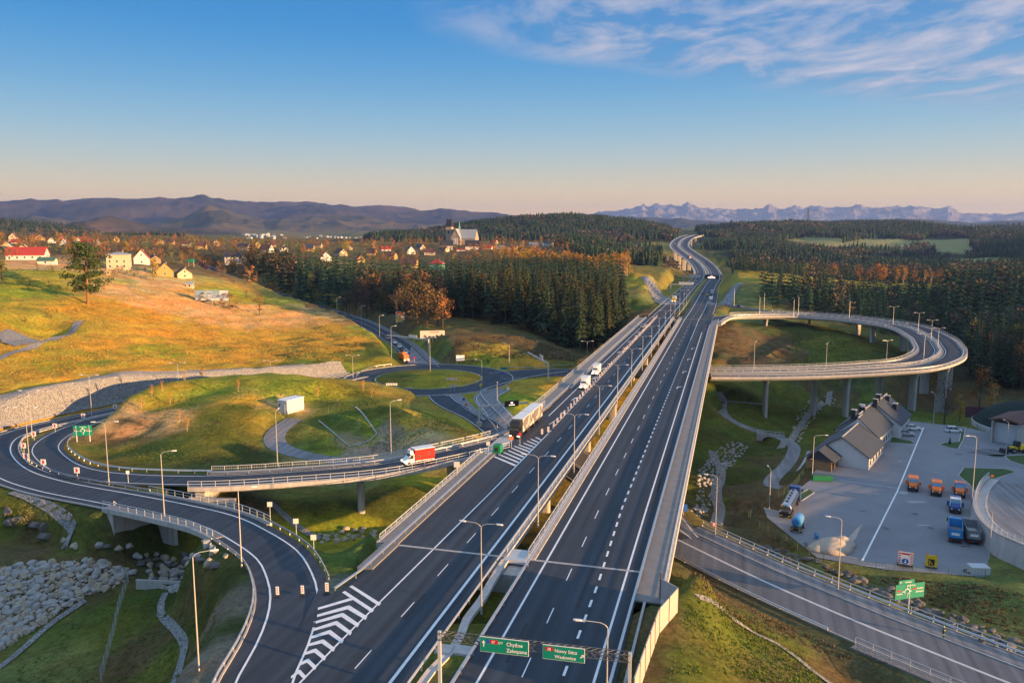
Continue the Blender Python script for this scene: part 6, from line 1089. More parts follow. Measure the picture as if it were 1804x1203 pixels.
# lawn islands and kerbs in the yard
for pts in ([(1688, 838), (1698, 824), (1770, 826), (1790, 832), (1740, 848), (1728, 862), (1722, 872), (1706, 852)], [(1654, 783), (1668, 788), (1688, 791), (1697, 775), (1700, 757), (1694, 756), (1690, 778), (1664, 780)], [(1566, 780), (1612, 783), (1606, 777), (1580, 772), (1588, 762), (1594, 752), (1586, 750), (1574, 764)], [(1770, 805), (1779, 812), (1810, 822), (1850, 822), (1850, 800), (1775, 803)], [(1400, 897 - 16), (1412, 882), (1434, 868), (1424, 862), (1398, 876)]):
    P = [W(x, y, -15) for x, y in pts]; m = MB(); m.add([v + Vector((0, 0, .1)) for v in P], [tuple(range(len(P)))]); o = m.build('grass', MAT.get('lawn') or mat('lawn', (.045, .085, .018), .95, var=.35, vscale=1.5, bump=.6)); tag(o, 'short mown lawn islands in the yard', 'grass', kind='structure')
    kb2 = MB(); kb2.sweep([v + Vector((0, 0, 0)) for v in P + [P[0]]], [(-.12, 0), (-.12, .14), (.12, .14), (.12, 0)]); tag(kb2.build('kerb', MAT['concrete_pale']), kind='structure')
m = MB(); P = [W(x, y, -15) for x, y in ((1700, 735), (1805, 738))]; d_ = P[1] - P[0]; o = thing('solid_fence', 'dark red metal fence behind the salt dome', 'fence', tuple(P[0]), math.atan2(d_.y, d_.x)); m.box(0, d_.length, -.05, .05, 0, 3.6); [m.box(x, x + .12, -.12, .12, 0, 3.7) for x in np.arange(0, d_.length, 3)]; m.build('panel', MAT['dark_red_fence'], o)
# sand heap
sh = MB(); c0 = W(1466, 966, -15)
for i, (dx, dy, R, h) in enumerate(((0, 0, 4.2, 2.2), (2.4, 1.6, 2.8, 1.9), (-2.6, -.2, 2.6, 1.3))):
    rings = [[(c0.x + dx + math.cos(a) * R * f * (1 + .08 * math.sin(3 * a + i)), c0.y + dy + math.sin(a) * R * f * .8, -15 + h * z) for a in [6.283 * k / 20 for k in range(20)]] for f, z in ((1.05, 0), (.8, .35), (.5, .75), (.22, .97), (.02, 1.02))]; sh.loft(rings)
tag(sh.build('sand_heap', MAT['sand'], smooth_=True), 'heap of pale sand standing on the yard behind a street lamp', 'sand heap')
sh = MB(); sh.poly([W(x, y, -15) + Vector((0, 0, .04)) for x, y in ((1486, 955), (1494, 948), (1508, 932), (1520, 922), (1513, 936), (1508, 948), (1498, 958))]); tag(sh.build('spilled_sand', MAT['sand']), kind='structure')

mat('stain', (.10, .10, .11), .7, var=.3, vscale=.5); mat('faded', (.33, .33, .35), .9, var=.15, vscale=.8); st = MB(); fd = MB()
def blot(mb, cx, cy, rx, ry, n, z=-14.975):
    c_ = W(cx, cy, -15); ph = random.uniform(0, 6); mb.poly([(c_.x + math.cos(a) * rx * (1 + .25 * math.sin(3 * a + ph) + .12 * math.sin(7 * a + ph)), c_.y + math.sin(a) * ry * (1 + .25 * math.sin(2 * a + ph)), z) for a in [6.283 * k / n for k in range(n)]])
for cx, cy, rx, ry in ((1745, 797, 5, 3), (1760, 803, 3, 1.6), (1612, 905, .8, .5), (1700, 962, 1, .5), (1560, 930, .5, .9), (1520, 900, .7, .3), (1640, 930, .6, .6), (1690, 800, 1.2, .5)): blot(st, cx, cy, rx, ry, 22)
for cx, cy, rx, ry in ((1590, 868, 1.6, 1.0), (1612, 884, 2.2, 1.0), (1625, 925, 1.5, .5), (1545, 870, .8, .4), (1660, 836, 1, .3), (1650, 832, .8, .3), (1585, 812, .7, .4), (1575, 833, .7, .3)): blot(fd, cx, cy, rx, ry, 18, -14.97)
tag(st.build('stain', MAT['stain']), kind='structure'); tag(fd.build('stain', MAT['faded']), kind='structure')
# tyre marks and tar seams on the carriageways
tm = MB()
for s, n_, l in ((78, -22.3, 9), (92, -17.4, 14), (118, -21.6, 20), (131, -12.2, 16), (140, -11.9, 26), (150, -34.1, 18), (96, -34.6, 12), (170, -18.5, 22), (215, -21.8, 30), (70, -38.5, 9), (84, -36.8, 7), (255, -12.1, 40)): strip(tm, s, s + l, n_, n_ + random.uniform(.12, .5), .037, 4)
for s in (112, 149, 196, 243, 290, 337, 384): strip(tm, s, s + .12, -46, -31.2, .038, 1); strip(tm, s, s + .12, -26, -11.4, .038, 1)
tag(tm.build('tyre_marks', MAT['stain2'] if 'stain2' in MAT else mat('stain2', (.024, .026, .03), .8, var=.3, vscale=1)), kind='structure')
drape('stone_paving', smooth([WD(1148, 500, 590), WD(1166, 512, 545), WD(1186, 530, 500)], 3), -8, 8, 'asphalt_light', .25); drape('stone_paving', smooth([WD(1305, 498, 600), WD(1290, 512, 560), WD(1278, 532, 505)], 3), -4, 4, 'asphalt_light', .25)
# ================================================================ vehicles
def wheel(parent, x, y, r, w=.24, rim=True):
    m = MB(); m.cyl((0, -w / 2, 0), (0, w / 2, 0), r, None, 14); o = m.build('wheel', MAT['rubber'], parent, (x, y, r))
    if rim: s = 1 if y > 0 else -1; m = MB(); m.cyl((0, s * w * .40, 0), (0, s * (w / 2 + .02), 0), r * .62, r * .55, 10); m.build('rim', MAT['chrome'], o)
def section(x, hw, z0, z1, top=.88, r=.12):
    return [(x, -hw, z0 + r), (x, -hw * .96, z0), (x, hw * .96, z0), (x, hw, z0 + r), (x, hw, z0 + (z1 - z0) * .62), (x, hw * top, z1), (x, -hw * top, z1), (x, -hw, z0 + (z1 - z0) * .62)]
CARP = {}
def car(label, p, rz, paint='car_white', kind='hatch', lights=False, group=None, cat='car'):
    """front points along local +x"""
    T = thing('parked_car' if cat == 'parked car' else 'car', label, 'car', tuple(p), rz, group); L = 4.4 if kind != 'van' else 4.7; h = {'hatch': 1.47, 'suv': 1.68, 'van': 1.85}[kind]; hw = .9; bt = .95 if kind != 'suv' else 1.08
    b_ = MB(); l2 = L / 2; b_.loft([section(-l2, hw * .82, .35, bt * .8), section(-l2 + .12, hw * .95, .25, bt), section(-l2 + .7, hw, .2, bt + .02), section(.2, hw, .2, bt + .02), section(l2 - 1.2, hw, .2, bt * .98), section(l2 - .35, hw * .96, .22, bt * .82), section(l2, hw * .8, .3, bt * .62)]); b_.build('body', MAT[paint], T)
    g = MB(); rx = -l2 + (.15 if kind != 'hatch' else .35); fx = l2 - (1.25 if kind != 'van' else .9)
    def gs(x, z1, t): return [(x, -hw * .9, bt - .03), (x, hw * .9, bt - .03), (x, hw * t, z1), (x, -hw * t, z1)]
    g.loft([gs(rx, bt + .05, .8), gs(rx + .45, h - .05, .72), gs(fx - .95, h - .04, .72), gs(fx, bt + .03, .82)]); g.build('window', MAT['glass'], T)
    r = MB(); r.box(rx + .42, fx - .9, -hw * .73, hw * .73, h - .06, h + .01, 0, .94, .94)
    for s in (-1, 1):
        r.cyl((rx + .42, s * hw * .73, h - .05), (rx + .02, s * hw * .86, bt), .05, None, 4); r.cyl((fx - .92, s * hw * .73, h - .05), (fx, s * hw * .86, bt), .045, None, 4); r.cyl(((rx + fx) / 2 - .2, s * hw * .74, h - .05), ((rx + fx) / 2 - .15, s * hw * .9, bt), .05, None, 4)
    r.build('roof', MAT[paint], T)
    for x in (-l2 + .8, l2 - .85):
        for s in (-1, 1): wheel(T, x, s * (hw - .08), .33, .22)
    for s in (-1, 1):
        m = MB(); m.box(-.05, .06, -.18, .18, -.08, .08); m.build('headlight', MAT['head_on' if lights else 'lamp_glass'], T, (l2 - .08, s * .6, .62)); m = MB(); m.box(-.04, .04, -.14, .14, -.12, .12); m.build('tail_light', MAT['tail_red'], T, (-l2 + .06, s * .68, .78))
        m = MB(); m.box(-.08, .08, -.1, .1, -.07, .07); m.build('mirror', MAT[paint], T, (fx - .25, s * (hw + .08), bt + .06))
    return T
def cab(parent, x, w, h, paint, L=2.2, lights=False, nose=0.0, z0=.55):
    m = MB(); hw = w / 2; m.loft([[(x - L, -hw, z0), (x - L, hw, z0), (x - L, hw * .96, h), (x - L, -hw * .96, h)], [(x - .3, -hw, z0), (x - .3, hw, z0), (x - .55, hw * .95, h * .99), (x - .55, -hw * .95, h * .99)], [(x, -hw * .95, z0), (x, hw * .95, z0), (x - .12, hw * .9, h * .78), (x - .12, -hw * .9, h * .78)]]); m.box(x - .3, x + .06, -hw * .97, hw * .97, z0 - .2, z0 + .3); o = m.build('cab', MAT[paint], parent)
    g = MB(); za, zb = z0 + (h - z0) * .45, z0 + (h - z0) * .80; g.add([(x - .02, -hw * .86, za), (x - .02, hw * .86, za), (x - .19, hw * .82, zb), (x - .19, -hw * .82, zb)], [(0, 1, 2, 3)]); g.build('windscreen', MAT['glass'], o)
    for s in (-1, 1): g = MB(); g.add([(x - 1.3, s * (hw + .012), za), (x - .45, s * (hw + .012), za), (x - .62, s * (hw - .02), zb), (x - 1.3, s * (hw - .02), zb)], [(0, 1, 2, 3)]); g.build('side_window', MAT['glass'], o)
    for s in (-1, 1):
        m = MB(); m.box(-.05, .05, -.2, .2, -.1, .1); m.build('headlight', MAT['head_on' if lights else 'lamp_glass'], parent, (x + .06, s * hw * .72, z0 + .1)); m = MB(); m.box(-.1, .1, -.12, .12, -.35, .35); m.build('mirror', MAT['black'], parent, (x - .25, s * (hw + .22), za + .4))
    return o
def boxvan(label, p, rz, box='white', lights=True, L=6.6, bw=2.2, bh=3.1, group=None, side=None):
    T = thing('box_van', label, 'van', tuple(p), rz, group); x = L / 2
    m = MB(); hw = .98; m.loft([[(x - 2.2, -hw, .4), (x - 2.2, hw, .4), (x - 2.2, hw * .9, 2.25), (x - 2.2, -hw * .9, 2.25)], [(x - 1.5, -hw, .35), (x - 1.5, hw, .35), (x - 1.6, hw * .85, 2.3), (x - 1.6, -hw * .85, 2.3)], [(x - .75, -hw, .3), (x - .75, hw, .3), (x - .75, hw * .93, 1.35), (x - .75, -hw * .93, 1.35)], [(x - .1, -hw * .9, .3), (x - .1, hw * .9, .3), (x - .12, hw * .85, .98), (x - .12, -hw * .85, .98)]]); m.box(x - .3, x, -hw * .9, hw * .9, .28, .55, 1); m.box(x - 2.1, x - 1.3, -.7, .7, 2.25, bh - .2, 0, .75, .9); c_ = m.build('cab', [MAT['white'], MAT['black']], T)
    g = MB(); g.add([(x - .80, -hw * .82, 1.38), (x - .80, hw * .82, 1.38), (x - 1.48, hw * .76, 2.2), (x - 1.48, -hw * .76, 2.2)], [(0, 1, 2, 3)]); g.build('windscreen', MAT['glass'], c_)
    for s in (-1, 1): g = MB(); g.add([(x - 1.95, s * (hw + .01), 1.35), (x - .98, s * (hw + .01), 1.3), (x - 1.5, s * (hw * .93), 2.05), (x - 1.95, s * (hw * .93), 2.05)], [(0, 1, 2, 3)]); g.build('side_window', MAT['glass'], c_)
    m = MB(); m.box(-x, x - 2.25, -bw / 2, bw / 2, .85, bh - .06); bx = m.build('cargo_box', MAT[box], T); m = MB(); m.box(-x - .04, x - 2.2, -bw / 2 - .04, bw / 2 + .04, bh - .06, bh + .04); m.build('roof', MAT['white'], bx); m = MB(); m.box(-x, x - 2.3, -.4, .4, .5, .85); m.box(-x, x - 2.3, -bw / 2, -bw / 2 + .06, .55, .85, 1); m.box(-x, x - 2.3, bw / 2 - .06, bw / 2, .55, .85, 1); m.build('chassis', [MAT['black'], MAT['steel_paint']], T)
    if side: m = MB(); [m.box(a, b_, -bw / 2 - .012, -bw / 2 - .004, c0_, c1_) for a, b_, c0_, c1_ in ((-2.2, -1.8, 1.6, 2.3), (.1, .5, 1.3, 1.9))]; [m.box(a, b_, bw / 2 + .004, bw / 2 + .012, c0_, c1_) for a, b_, c0_, c1_ in ((-2.2, -1.8, 1.6, 2.3), (-.1, .5, 1.3, 1.9))]; m.build('emblem', MAT[side], bx)
    for xx in (-x + 1.3, x - .95):
        for s in (-1, 1): wheel(T, xx, s * .86, .36, .24)
    for s in (-1, 1):
        m = MB(); m.box(-.05, .08, -.16, .16, -.12, .12); m.build('headlight', MAT['head_on' if lights else 'lamp_glass'], T, (x - .1, s * .68, .82)); m = MB(); m.box(-.1, .1, -.1, .1, -.16, .16); m.build('mirror', MAT['black'], T, (x - 1.1, s * 1.18, 1.5))
    return T
def heading(path, s): L = lens(path); a, _ = along(path, s, L); b_, ang = along(path, s, L); return ang
MWA = math.atan2(CA, SA)     # motorway direction away from us
def onmw(px, py): return W(px, py, .06)
# lorry with trailer coming towards us
lp = W(925, 768, .06); le = W(960, 737, .06); la = math.atan2(lp.y - le.y, lp.x - le.x)
lo = thing('lorry', 'black lorry pulling a trailer, brown boxes with pale tick-like stripes, turning off the motorway', 'lorry', (W(906, 773, .06).x, W(906, 773, .06).y, .06), la)
cab(lo, 0, 2.5, 3.55, 'black', 2.2, True); m = MB(); m.box(-2.2, -.5, -1.1, 1.1, 3.5, 3.95, 0, .7, .85); m.build('spoiler', MAT['black'], lo); m = MB(); m.box(-9.7, -.6, -.5, .5, .6, .95); m.box(-19.5, -10.8, -.5, .5, .6, .95); m.build('chassis', MAT['black'], lo)
mat('box_brown', (.17, .155, .155), .55, var=.08, vscale=.5); mat('box_pale', (.72, .64, .58), .55)
for x0, x1 in ((-9.9, -2.5), (-19.6, -10.6)):
    m = MB(); m.box(x0, x1, -1.27, 1.27, 1.0, 3.95); bx = m.build('cargo_box', MAT['box_brown'], lo); m = MB(); m.box(x0 - .03, x1 + .03, -1.3, 1.3, 3.95, 4.05); m.build('roof', MAT['white'], bx); c_ = (x0 + x1) / 2; m = MB()
    for s in (-1, 1):
        y = s * 1.285
        def q4(pts): m.add([(c_ + a, y, b_) for a, b_ in pts], [(0, 1, 2, 3)])
        q4([(.2, 1.35), (.55, 1.35), (-1.7, 3.7), (-2.2, 3.7)]); q4([(.2, 1.35), (.5, 1.35), (1.2, 2.1), (.9, 2.1)]); q4([(-.9, 1.5), (-.6, 1.5), (-2.0, 3.1), (-2.25, 3.1)]); q4([(-1.5, 1.5), (-1.2, 1.5), (-2.4, 2.7), (-2.6, 2.7)]); q4([(x1 - c_ - .02, 1.02), (x1 - c_ - 1.6, 1.02), (x1 - c_ - .02, 2.7), (x1 - c_ - .01, 2.7)]); q4([(x1 - c_ - .02, 3.9), (x1 - c_ - .02, 3.2), (x1 - c_ - 1.4, 3.9), (x1 - c_ - 1.5, 3.9)]); q4([(x0 - c_ + .02, 3.9), (x0 - c_ + .9, 3.9), (x0 - c_ + .02, 2.4), (x0 - c_ + .01, 2.4)]); q4([(x0 - c_ + .02, 1.02), (x0 - c_ + 1.5, 1.02), (x0 - c_ + .02, 2.0), (x0 - c_ + .01, 2.0)])
    m.build('emblem', MAT['box_pale'], bx)
for xx in (-1.3, -6.8, -8.1, -12.3, -16.6, -17.9):
    for s in (-1, 1): wheel(lo, xx, s * 1.05, .5, .35)
p, a = along(IRb, ps(IRb, 738, 813, -.6)); n_ = Vector((math.sin(a), -math.cos(a), 0)); boxvan('white cab van with bright red cargo box driving over the off-ramp bridge', p + n_ * -.9 + Vector((0, 0, .05)), a, 'red', True, side='black')
boxvan('white box van nearest to the lorry, headlights on, on the far left carriageway', W(1030, 683, .06), MWA + math.pi, 'white', True, L=6.4, bh=3.2); boxvan('second white box van following farther back on the left carriageway', W(1050, 659, .06), MWA + math.pi, 'white', True, L=6.2, bh=3.1)
car('small silver car driving alone towards the white vans on the bridge', W(1132, 577, .06), MWA + math.pi, 'car_silver', 'hatch')
def simple_truck(label, p, rz, cabc, boxc, L=8, lights=False, bh=3.4, cat='lorry'):
    T = thing('lorry', label, cat, tuple(p), rz); cab(T, L / 2, 2.4, 2.9, cabc, 1.9, lights); m = MB(); m.box(-L / 2, L / 2 - 2.1, -1.22, 1.22, 1.0, bh); m.build('cargo_box', MAT[boxc], T); m = MB(); m.box(-L / 2, L / 2 - .4, -.5, .5, .55, 1.0); m.build('chassis', MAT['black'], T)
    for xx in (-L / 2 + 1.4, -L / 2 + 2.7, L / 2 - 1.1):
        for s in (-1, 1): wheel(T, xx, s * 1.0, .48, .32)
    return T
def mwp(s, n): 
    p, a = along(MW, s - MW0); return p + Vector((math.sin(a), -math.cos(a), 0)) * (n + 28.5) + Vector((0, 0, .06)), a
def dmw(px, d):  # arc length on the motorway line at a distance
    return MW0 + min(range(len(MW)), key=lambda i: abs(MW[i].y - d)) * 1.0
def smw(py_, n, lo=430, hi=1690):
    best = min(np.arange(lo, hi, 4), key=lambda s: abs(proj(*mwp(s, n)[0])[1] - py_)); return float(best)
s = smw(531, -38); p, a = mwp(s, -38); simple_truck('yellow lorry with dazzling headlights leading the oncoming traffic at the coned gap', p, a + math.pi, 'yellow', 'white', 9, True)
s = smw(500, -36); p, a = mwp(s, -37); car('white car driving under the far pale gantry sign', p, a + math.pi, 'car_white', lights=True)
s = smw(487, -38); p, a = mwp(s, -38); simple_truck('far dark red lorry with lights on near the last gantry', p, a + math.pi, 'car_red', 'dark_red_fence', 8, True)
s = smw(518, -21); p, a = mwp(s, -22.5); car('dark red car overtaking beyond the bridge on the right carriageway', p, a, 'car_red'); s = smw(521, -19); p, a = mwp(s, -18.6); car('orange-yellow car between the red car and the white-roofed lorry', p, a, 'yellow')
s = smw(519, -15); p, a = mwp(s, -15.2); simple_truck('lorry with pale roof and black tail on the right carriageway', p, a, 'white', 'steel_paint', 9); s = smw(530, -15); p, a = mwp(s - 2, -15.0); boxvan('white van close behind the pale-roofed lorry', p, a, 'white', False, L=5.6, bh=2.8)
p, a = along(LOUT, lens(LOUT)[-1] - 110); car('dark car turning off onto the loop ramp at the far end of the bridge', p + Vector((0, 0, .05)), a + math.pi, 'car_dark')
s = smw(455, -36, 1050); p, a = mwp(s, -36); simple_truck('red and white lorry crossing the distant viaduct', p, a + math.pi, 'white', 'red', 10, False, 4)
s = smw(430, -36, 1250); p, a = mwp(s, -36); car('tiny white car on the farthest bend of the viaduct', p, a + math.pi, 'car_white', 'van'); s = smw(462, -20, 1000); p, a = mwp(s, -19); car('dark blue car on the right lane of the distant viaduct', p, a, 'blue')
# queue on the town road
for px, py, c_, k, lab, rv in ((606, 557, 'car_silver', 'van', 'silver estate car driving up the town road past a lamp', 0), (533, 540, 'car_dark', 'hatch', 'dark car on the town road by the small brown board', 1), (432, 507, 'car_white', 'hatch', 'white car farthest up the town road below the trees', 1), (684, 597, 'car_silver', 'van', 'silver van under the long gantry arm at the end of the queue', 1), (692, 605, 'car_white', 'hatch', 'first white car of the queue behind the orange lorry, nearest the gantry', 1), (701, 612, 'car_white', 'hatch', 'second white car in the queue', 1), (705, 617, 'car_dark', 'hatch', 'black car squeezed into the middle of the queue', 1), (710, 622, 'car_white', 'suv', 'white car right behind the orange lorry', 1), (370, 476, 'car_white', 'hatch', 'pale car where the town road meets the village', 1)):
    i = min(range(len(NR)), key=lambda i: abs(proj(*NR[i])[1] - py)); p, a = NR[i], math.atan2((NR[min(i + 1, len(NR) - 1)] - NR[i - 1]).y, (NR[min(i + 1, len(NR) - 1)] - NR[i - 1]).x); n_ = Vector((math.sin(a), -math.cos(a), 0)); car(lab, p + n_ * (-2.1 if rv else 2.4) + Vector((0, 0, .05)), a + (math.pi if rv else 0), c_, k)
q = W(711, 635, -7.9); ot = simple_truck('orange road-service lorry waiting at the roundabout entry', (q.x, q.y, -7.85), math.radians(-62), 'orange', 'orange', 7.2, True, 2.9); m = MB(); m.box(-1.5, 1.5, -.9, .9, 2.9, 3.6, 0, .7, .7); m.build('hopper', MAT['orange'], ot)
# yard vehicles
def yd(px, py): v = W(px, py, -15); return (v.x, v.y, -14.99)
car('white estate car parked broadside at the top of the yard, left of the two lawns', yd(1609, 757), D(-4), 'car_white', 'suv', cat='parked car'); car('silver off-road car parked beside the small triangular lawn', yd(1597, 767), D(-14), 'car_silver', 'suv', cat='parked car'); car('white family van parked alone by the L-shaped lawn', yd(1680, 761), D(-6), 'car_white', 'van', cat='parked car')
def gritter(label, px, py, c1, c2, rz, beacon=True, hop='orange'):
    T = thing('gritter_truck', label, 'truck', yd(px, py), rz); 
    m = MB(); hw = 1.12; m.loft([[(1.0, -hw * .86, .9), (1.0, hw * .86, .9), (1.0, hw * .84, 1.95), (1.0, -hw * .84, 1.95)], [(2.2, -hw * .8, .9), (2.2, hw * .8, .9), (2.2, hw * .74, 1.7), (2.2, -hw * .74, 1.7)], [(2.5, -hw * .78, .9), (2.5, hw * .78, .9), (2.45, hw * .6, 1.45), (2.45, -hw * .6, 1.45)]]); m.build('bonnet', MAT[c2], T)
    m = MB(); m.loft([[(-.7, -hw, .9), (-.7, hw, .9), (-.7, hw * .92, 2.85), (-.7, -hw * .92, 2.85)], [(.9, -hw, .9), (.9, hw, .9), (.6, hw * .92, 2.85), (.6, -hw * .92, 2.85)], [(1.1, -hw, .9), (1.1, hw, .9), (1.0, hw * .95, 1.9), (1.0, -hw * .95, 1.9)]]); c_ = m.build('cab', MAT[c1], T)
    g = MB(); g.add([(1.07, -hw * .86, 1.95), (1.07, hw * .86, 1.95), (.68, hw * .84, 2.72), (.68, -hw * .84, 2.72)], [(0, 1, 2, 3)]); g.build('windscreen', MAT['glass_blue'], c_)
    for s in (-1, 1): g = MB(); g.add([(-.5, s * (hw + .01), 1.95), (.75, s * (hw + .01), 1.95), (.5, s * (hw * .95), 2.7), (-.5, s * (hw * .95), 2.7)], [(0, 1, 2, 3)]); g.build('side_window', MAT['glass'], c_); m = MB(); m.cyl((0, 0, 0), (0, 0, .22), .09, None, 8); m.build('beacon', MAT['yellow'], c_, (-.1, s * .8, 2.85))
    m = MB(); m.loft([[(-3.4, -.7, 1.2), (-3.4, .7, 1.2), (-3.4, 1.1, 2.5), (-3.4, -1.1, 2.5)], [(-.9, -.7, 1.2), (-.9, .7, 1.2), (-.9, 1.1, 2.5), (-.9, -1.1, 2.5)]]); m.build('hopper', MAT[hop], T); m = MB(); m.box(-3.3, 2.3, -.45, .45, .6, .95); m.build('chassis', MAT['black'], T)
    for xx in (-2.1, 1.7):
        for s in (-1, 1): wheel(T, xx, s * .95, .56, .4, False); m = MB(); m.box(xx - .7, xx + .7, s * .95 - .25, s * .95 + .25, 1.1, 1.2); m.build('mudguard', MAT['black'], T)
    m = MB(); m.box(2.5, 2.75, -1.1, 1.1, .55, .9); m.box(2.62, 2.9, -.4, .4, .5, 1.1); m.build('front_plate', MAT['black'], T)
    for s in (-1, 1): m = MB(); m.box(-.05, .05, -.16, .16, -.12, .12); m.build('headlight', MAT['lamp_glass'], T, (2.55, s * .72, 1.1)); m = MB(); m.box(-.25, .25, -.22, .22, -.5, .5); m.build('side_broom' if s > 0 else 'mirror', MAT[hop], T, (.3, s * 1.45, 1.6))
gritter('small all-orange gritter with narrow bonnet, leftmost of the four snow trucks', 1608, 861, 'orange', 'orange', D(-116)); gritter('second all-orange gritter with broad hood, right of the leftmost one', 1649, 869, 'orange', 'orange', D(-118)); gritter('gritter with blue cab and orange bonnet behind the nearest snow truck', 1690, 872, 'blue', 'orange', D(-118)); gritter('nearest snow truck with white-roofed cab and blue nose', 1682, 899, 'car_white', 'blue', D(-117), hop='blue')
def tipper(label, px, py, c1, inner, rz):
    T = thing('tipper_truck', label, 'truck', yd(px, py), rz); m = MB(); L, hw, z0, z1 = 6.4, 1.25, 1.1, 2.9
    m.box(-L / 2, L / 2, -hw, hw, z0, z0 + .15); m.box(-L / 2, L / 2, -hw, -hw + .1, z0, z1); m.box(-L / 2, L / 2, hw - .1, hw, z0, z1); m.box(-L / 2, -L / 2 + .1, -hw, hw, z0, z1); m.box(L / 2 - .1, L / 2, -hw, hw, z0, z1 + .2)
    [m.box(x, x + .12, -hw - .07, hw + .07, z0, z1) for x in ()]; [m.box(x, x + .14, s * hw - .06, s * hw + .06, z0, z1) for x in np.arange(-2.8, 3, 1.1) for s in (-1, 1)]; b_ = m.build('tipping_body', MAT[c1], T); m = MB(); m.box(-L / 2 + .1, L / 2 - .1, -hw + .1, hw - .1, z0 + .15, z0 + .3); m.build('load_floor', MAT[inner], b_); m = MB(); m.box(-L / 2 - .04, -L / 2, -.7, .7, 1.7, 2.2); m.build('emblem', MAT['lamp_glass'], b_)
    cab(T, L / 2 + 2.3, 2.4, 2.9, c1, 1.9); m = MB(); m.box(-L / 2, L / 2 + 2, -.5, .5, .6, 1.1); m.box(-L / 2 - .1, -L / 2 + .2, -1.2, 1.2, .6, .85); m.build('chassis', MAT['black'], T)
    for s in (-1, 1): m = MB(); m.box(-.05, .05, -.2, .2, -.07, .07); m.build('tail_light', MAT['tail_red'], T, (-L / 2 - .12, s * .9, .75))
    for xx in (-L / 2 + 1.1, -L / 2 + 2.4, L / 2 + 1.1):
        for s in (-1, 1): wheel(T, xx, s * 1.0, .5, .35)
tipper('bright blue tipper truck with empty open body, left of the two tippers in the yard', 1682, 948, 'blue_light', 'concrete_dark', D(62)); tipper('dark grey tipper truck with pale load floor, right of the blue one', 1711, 950, 'tipper_grey', 'concrete_pale', D(68))
def tank(T, x0, x1, r, z, m_, rings, n=18, name='tank', bands='chrome'):
    m = MB(); xs_ = [x0, x0 + .12, x0 + .35] + [x1 - .35, x1 - .12, x1]; rs = [r * .55, r * .88, r, r, r * .88, r * .55]; m.loft([[(x, math.cos(6.283 * k / n) * q, z + math.sin(6.283 * k / n) * q * .92) for k in range(n)] for x, q in zip(xs_, rs)]); o = m.build(name, MAT[m_], T, smooth_=False)
    m = MB(); [m.loft([[(x + dx, math.cos(6.283 * k / n) * (r + .03), z + math.sin(6.283 * k / n) * (r * .92 + .03)) for k in range(n)] for dx in (-.05, .05)]) for x in rings]; m.build('band', MAT[bands], o); return o
tk = thing('tank_truck', 'long silver tank trailer with blue tractor at the left corner of the yard', 'truck', yd(1392, 897), math.atan2(W(1401, 866, -15).y - W(1378, 908, -15).y, W(1401, 866, -15).x - W(1378, 908, -15).x))
o = tank(tk, -6.8, 4.6, 1.2, 2.35, 'chrome', (-4.6, -2.2, .2, 2.6)); m = MB(); [m.cyl((x, 0, 3.35), (x, 0, 3.6), .32, None, 10) for x in (-5, -2.9, -.8, 1.3, 3.4)]; m.box(-6, 4, -.35, -.3, 3.45, 3.6); m.build('manhole', MAT['steel_dark'], o); cab(tk, 7.6, 2.45, 3.6, 'blue', 2.3); m = MB(); m.box(-6.8, 7, -.5, .5, .8, 1.2); m.box(-6.95, -6.7, -1.2, 1.2, .6, 1.4); m.build('chassis', MAT['black'], tk)
for s in (-1, 1): m = MB(); m.box(-.05, .05, -.25, .25, -.1, .1); m.build('tail_light', MAT['yellow'], tk, (-7, s * .85, .8))
for xx in (-5.6, -4.3, -3.0, 3.6, 6.3):
    for s in (-1, 1): wheel(tk, xx, s * 1.0, .5, .35)
t2 = thing('tank_trailer', 'small blue tank trailer on the yard beside the silver tanker', 'trailer', yd(1405, 932), D(62)); tank(t2, -2.1, 2.1, 1.05, 2.05, 'blue_light', (-.9, 0, .9), bands='lamp_glass'); m = MB(); m.box(-2.6, 3.4, -.4, .4, .7, 1.0); m.box(-2.7, -2.5, -1.1, 1.1, .55, .95); m.build('chassis', MAT['black'], t2)
for xx in (-1.6, 1.3):
    for s in (-1, 1): wheel(t2, xx, s * .95, .45, .3)
for s in (-1, 1): m = MB(); m.box(-.05, .05, -.2, .2, -.08, .08); m.build('tail_light', MAT['yellow'], t2, (-2.72, s * .8, .75))
ld = thing('wheel_loader', 'yellow and black wheel loader in front of the salt dome', 'loader', yd(1789, 797), D(186)); m = MB(); m.box(-3, -.6, -1.1, 1.1, 1.0, 2.1, 0, .9, .8); m.box(.1, 1.6, -.8, .8, 1.0, 1.7); m.build('body', MAT['yellow'], ld); m = MB(); m.box(-.9, .5, -.75, .75, 1.9, 3.2, 0, .85, .85); m.build('cab', MAT['glass'], ld); m = MB(); m.cyl((1.2, .6, 1.5), (3.0, .6, .8), .16); m.cyl((1.2, -.6, 1.5), (3.0, -.6, .8), .16); m.build('lift_arm', MAT['black'], ld); m = MB(); m.box(3.0, 4.0, -1.35, 1.35, .1, 1.1, 0, .5, 1); m.build('bucket', MAT['black'], ld)
for xx in (-1.9, 1.2):
    for s in (-1, 1): wheel(ld, xx, s * 1.0, .75, .5)
sgn = thing('sign_trailer', 'road-works trailer with red and white striped panels and a blue arrow', 'trailer', yd(1594, 1000), D(-24)); m = MB(); m.box(-1.25, 1.25, -.08, .08, .7, 3.0); m.build('board', MAT['white'], sgn); m = MB()
for i in range(5):
    for s in (-1, 1): z = .75 + i * .44; m.add([(s * 1.2, -.1, z), (s * 1.2, -.1, z + .22), (s * .8, -.1, z + .42), (s * .8, -.1, z + .20)], [(0, 1, 2, 3)])
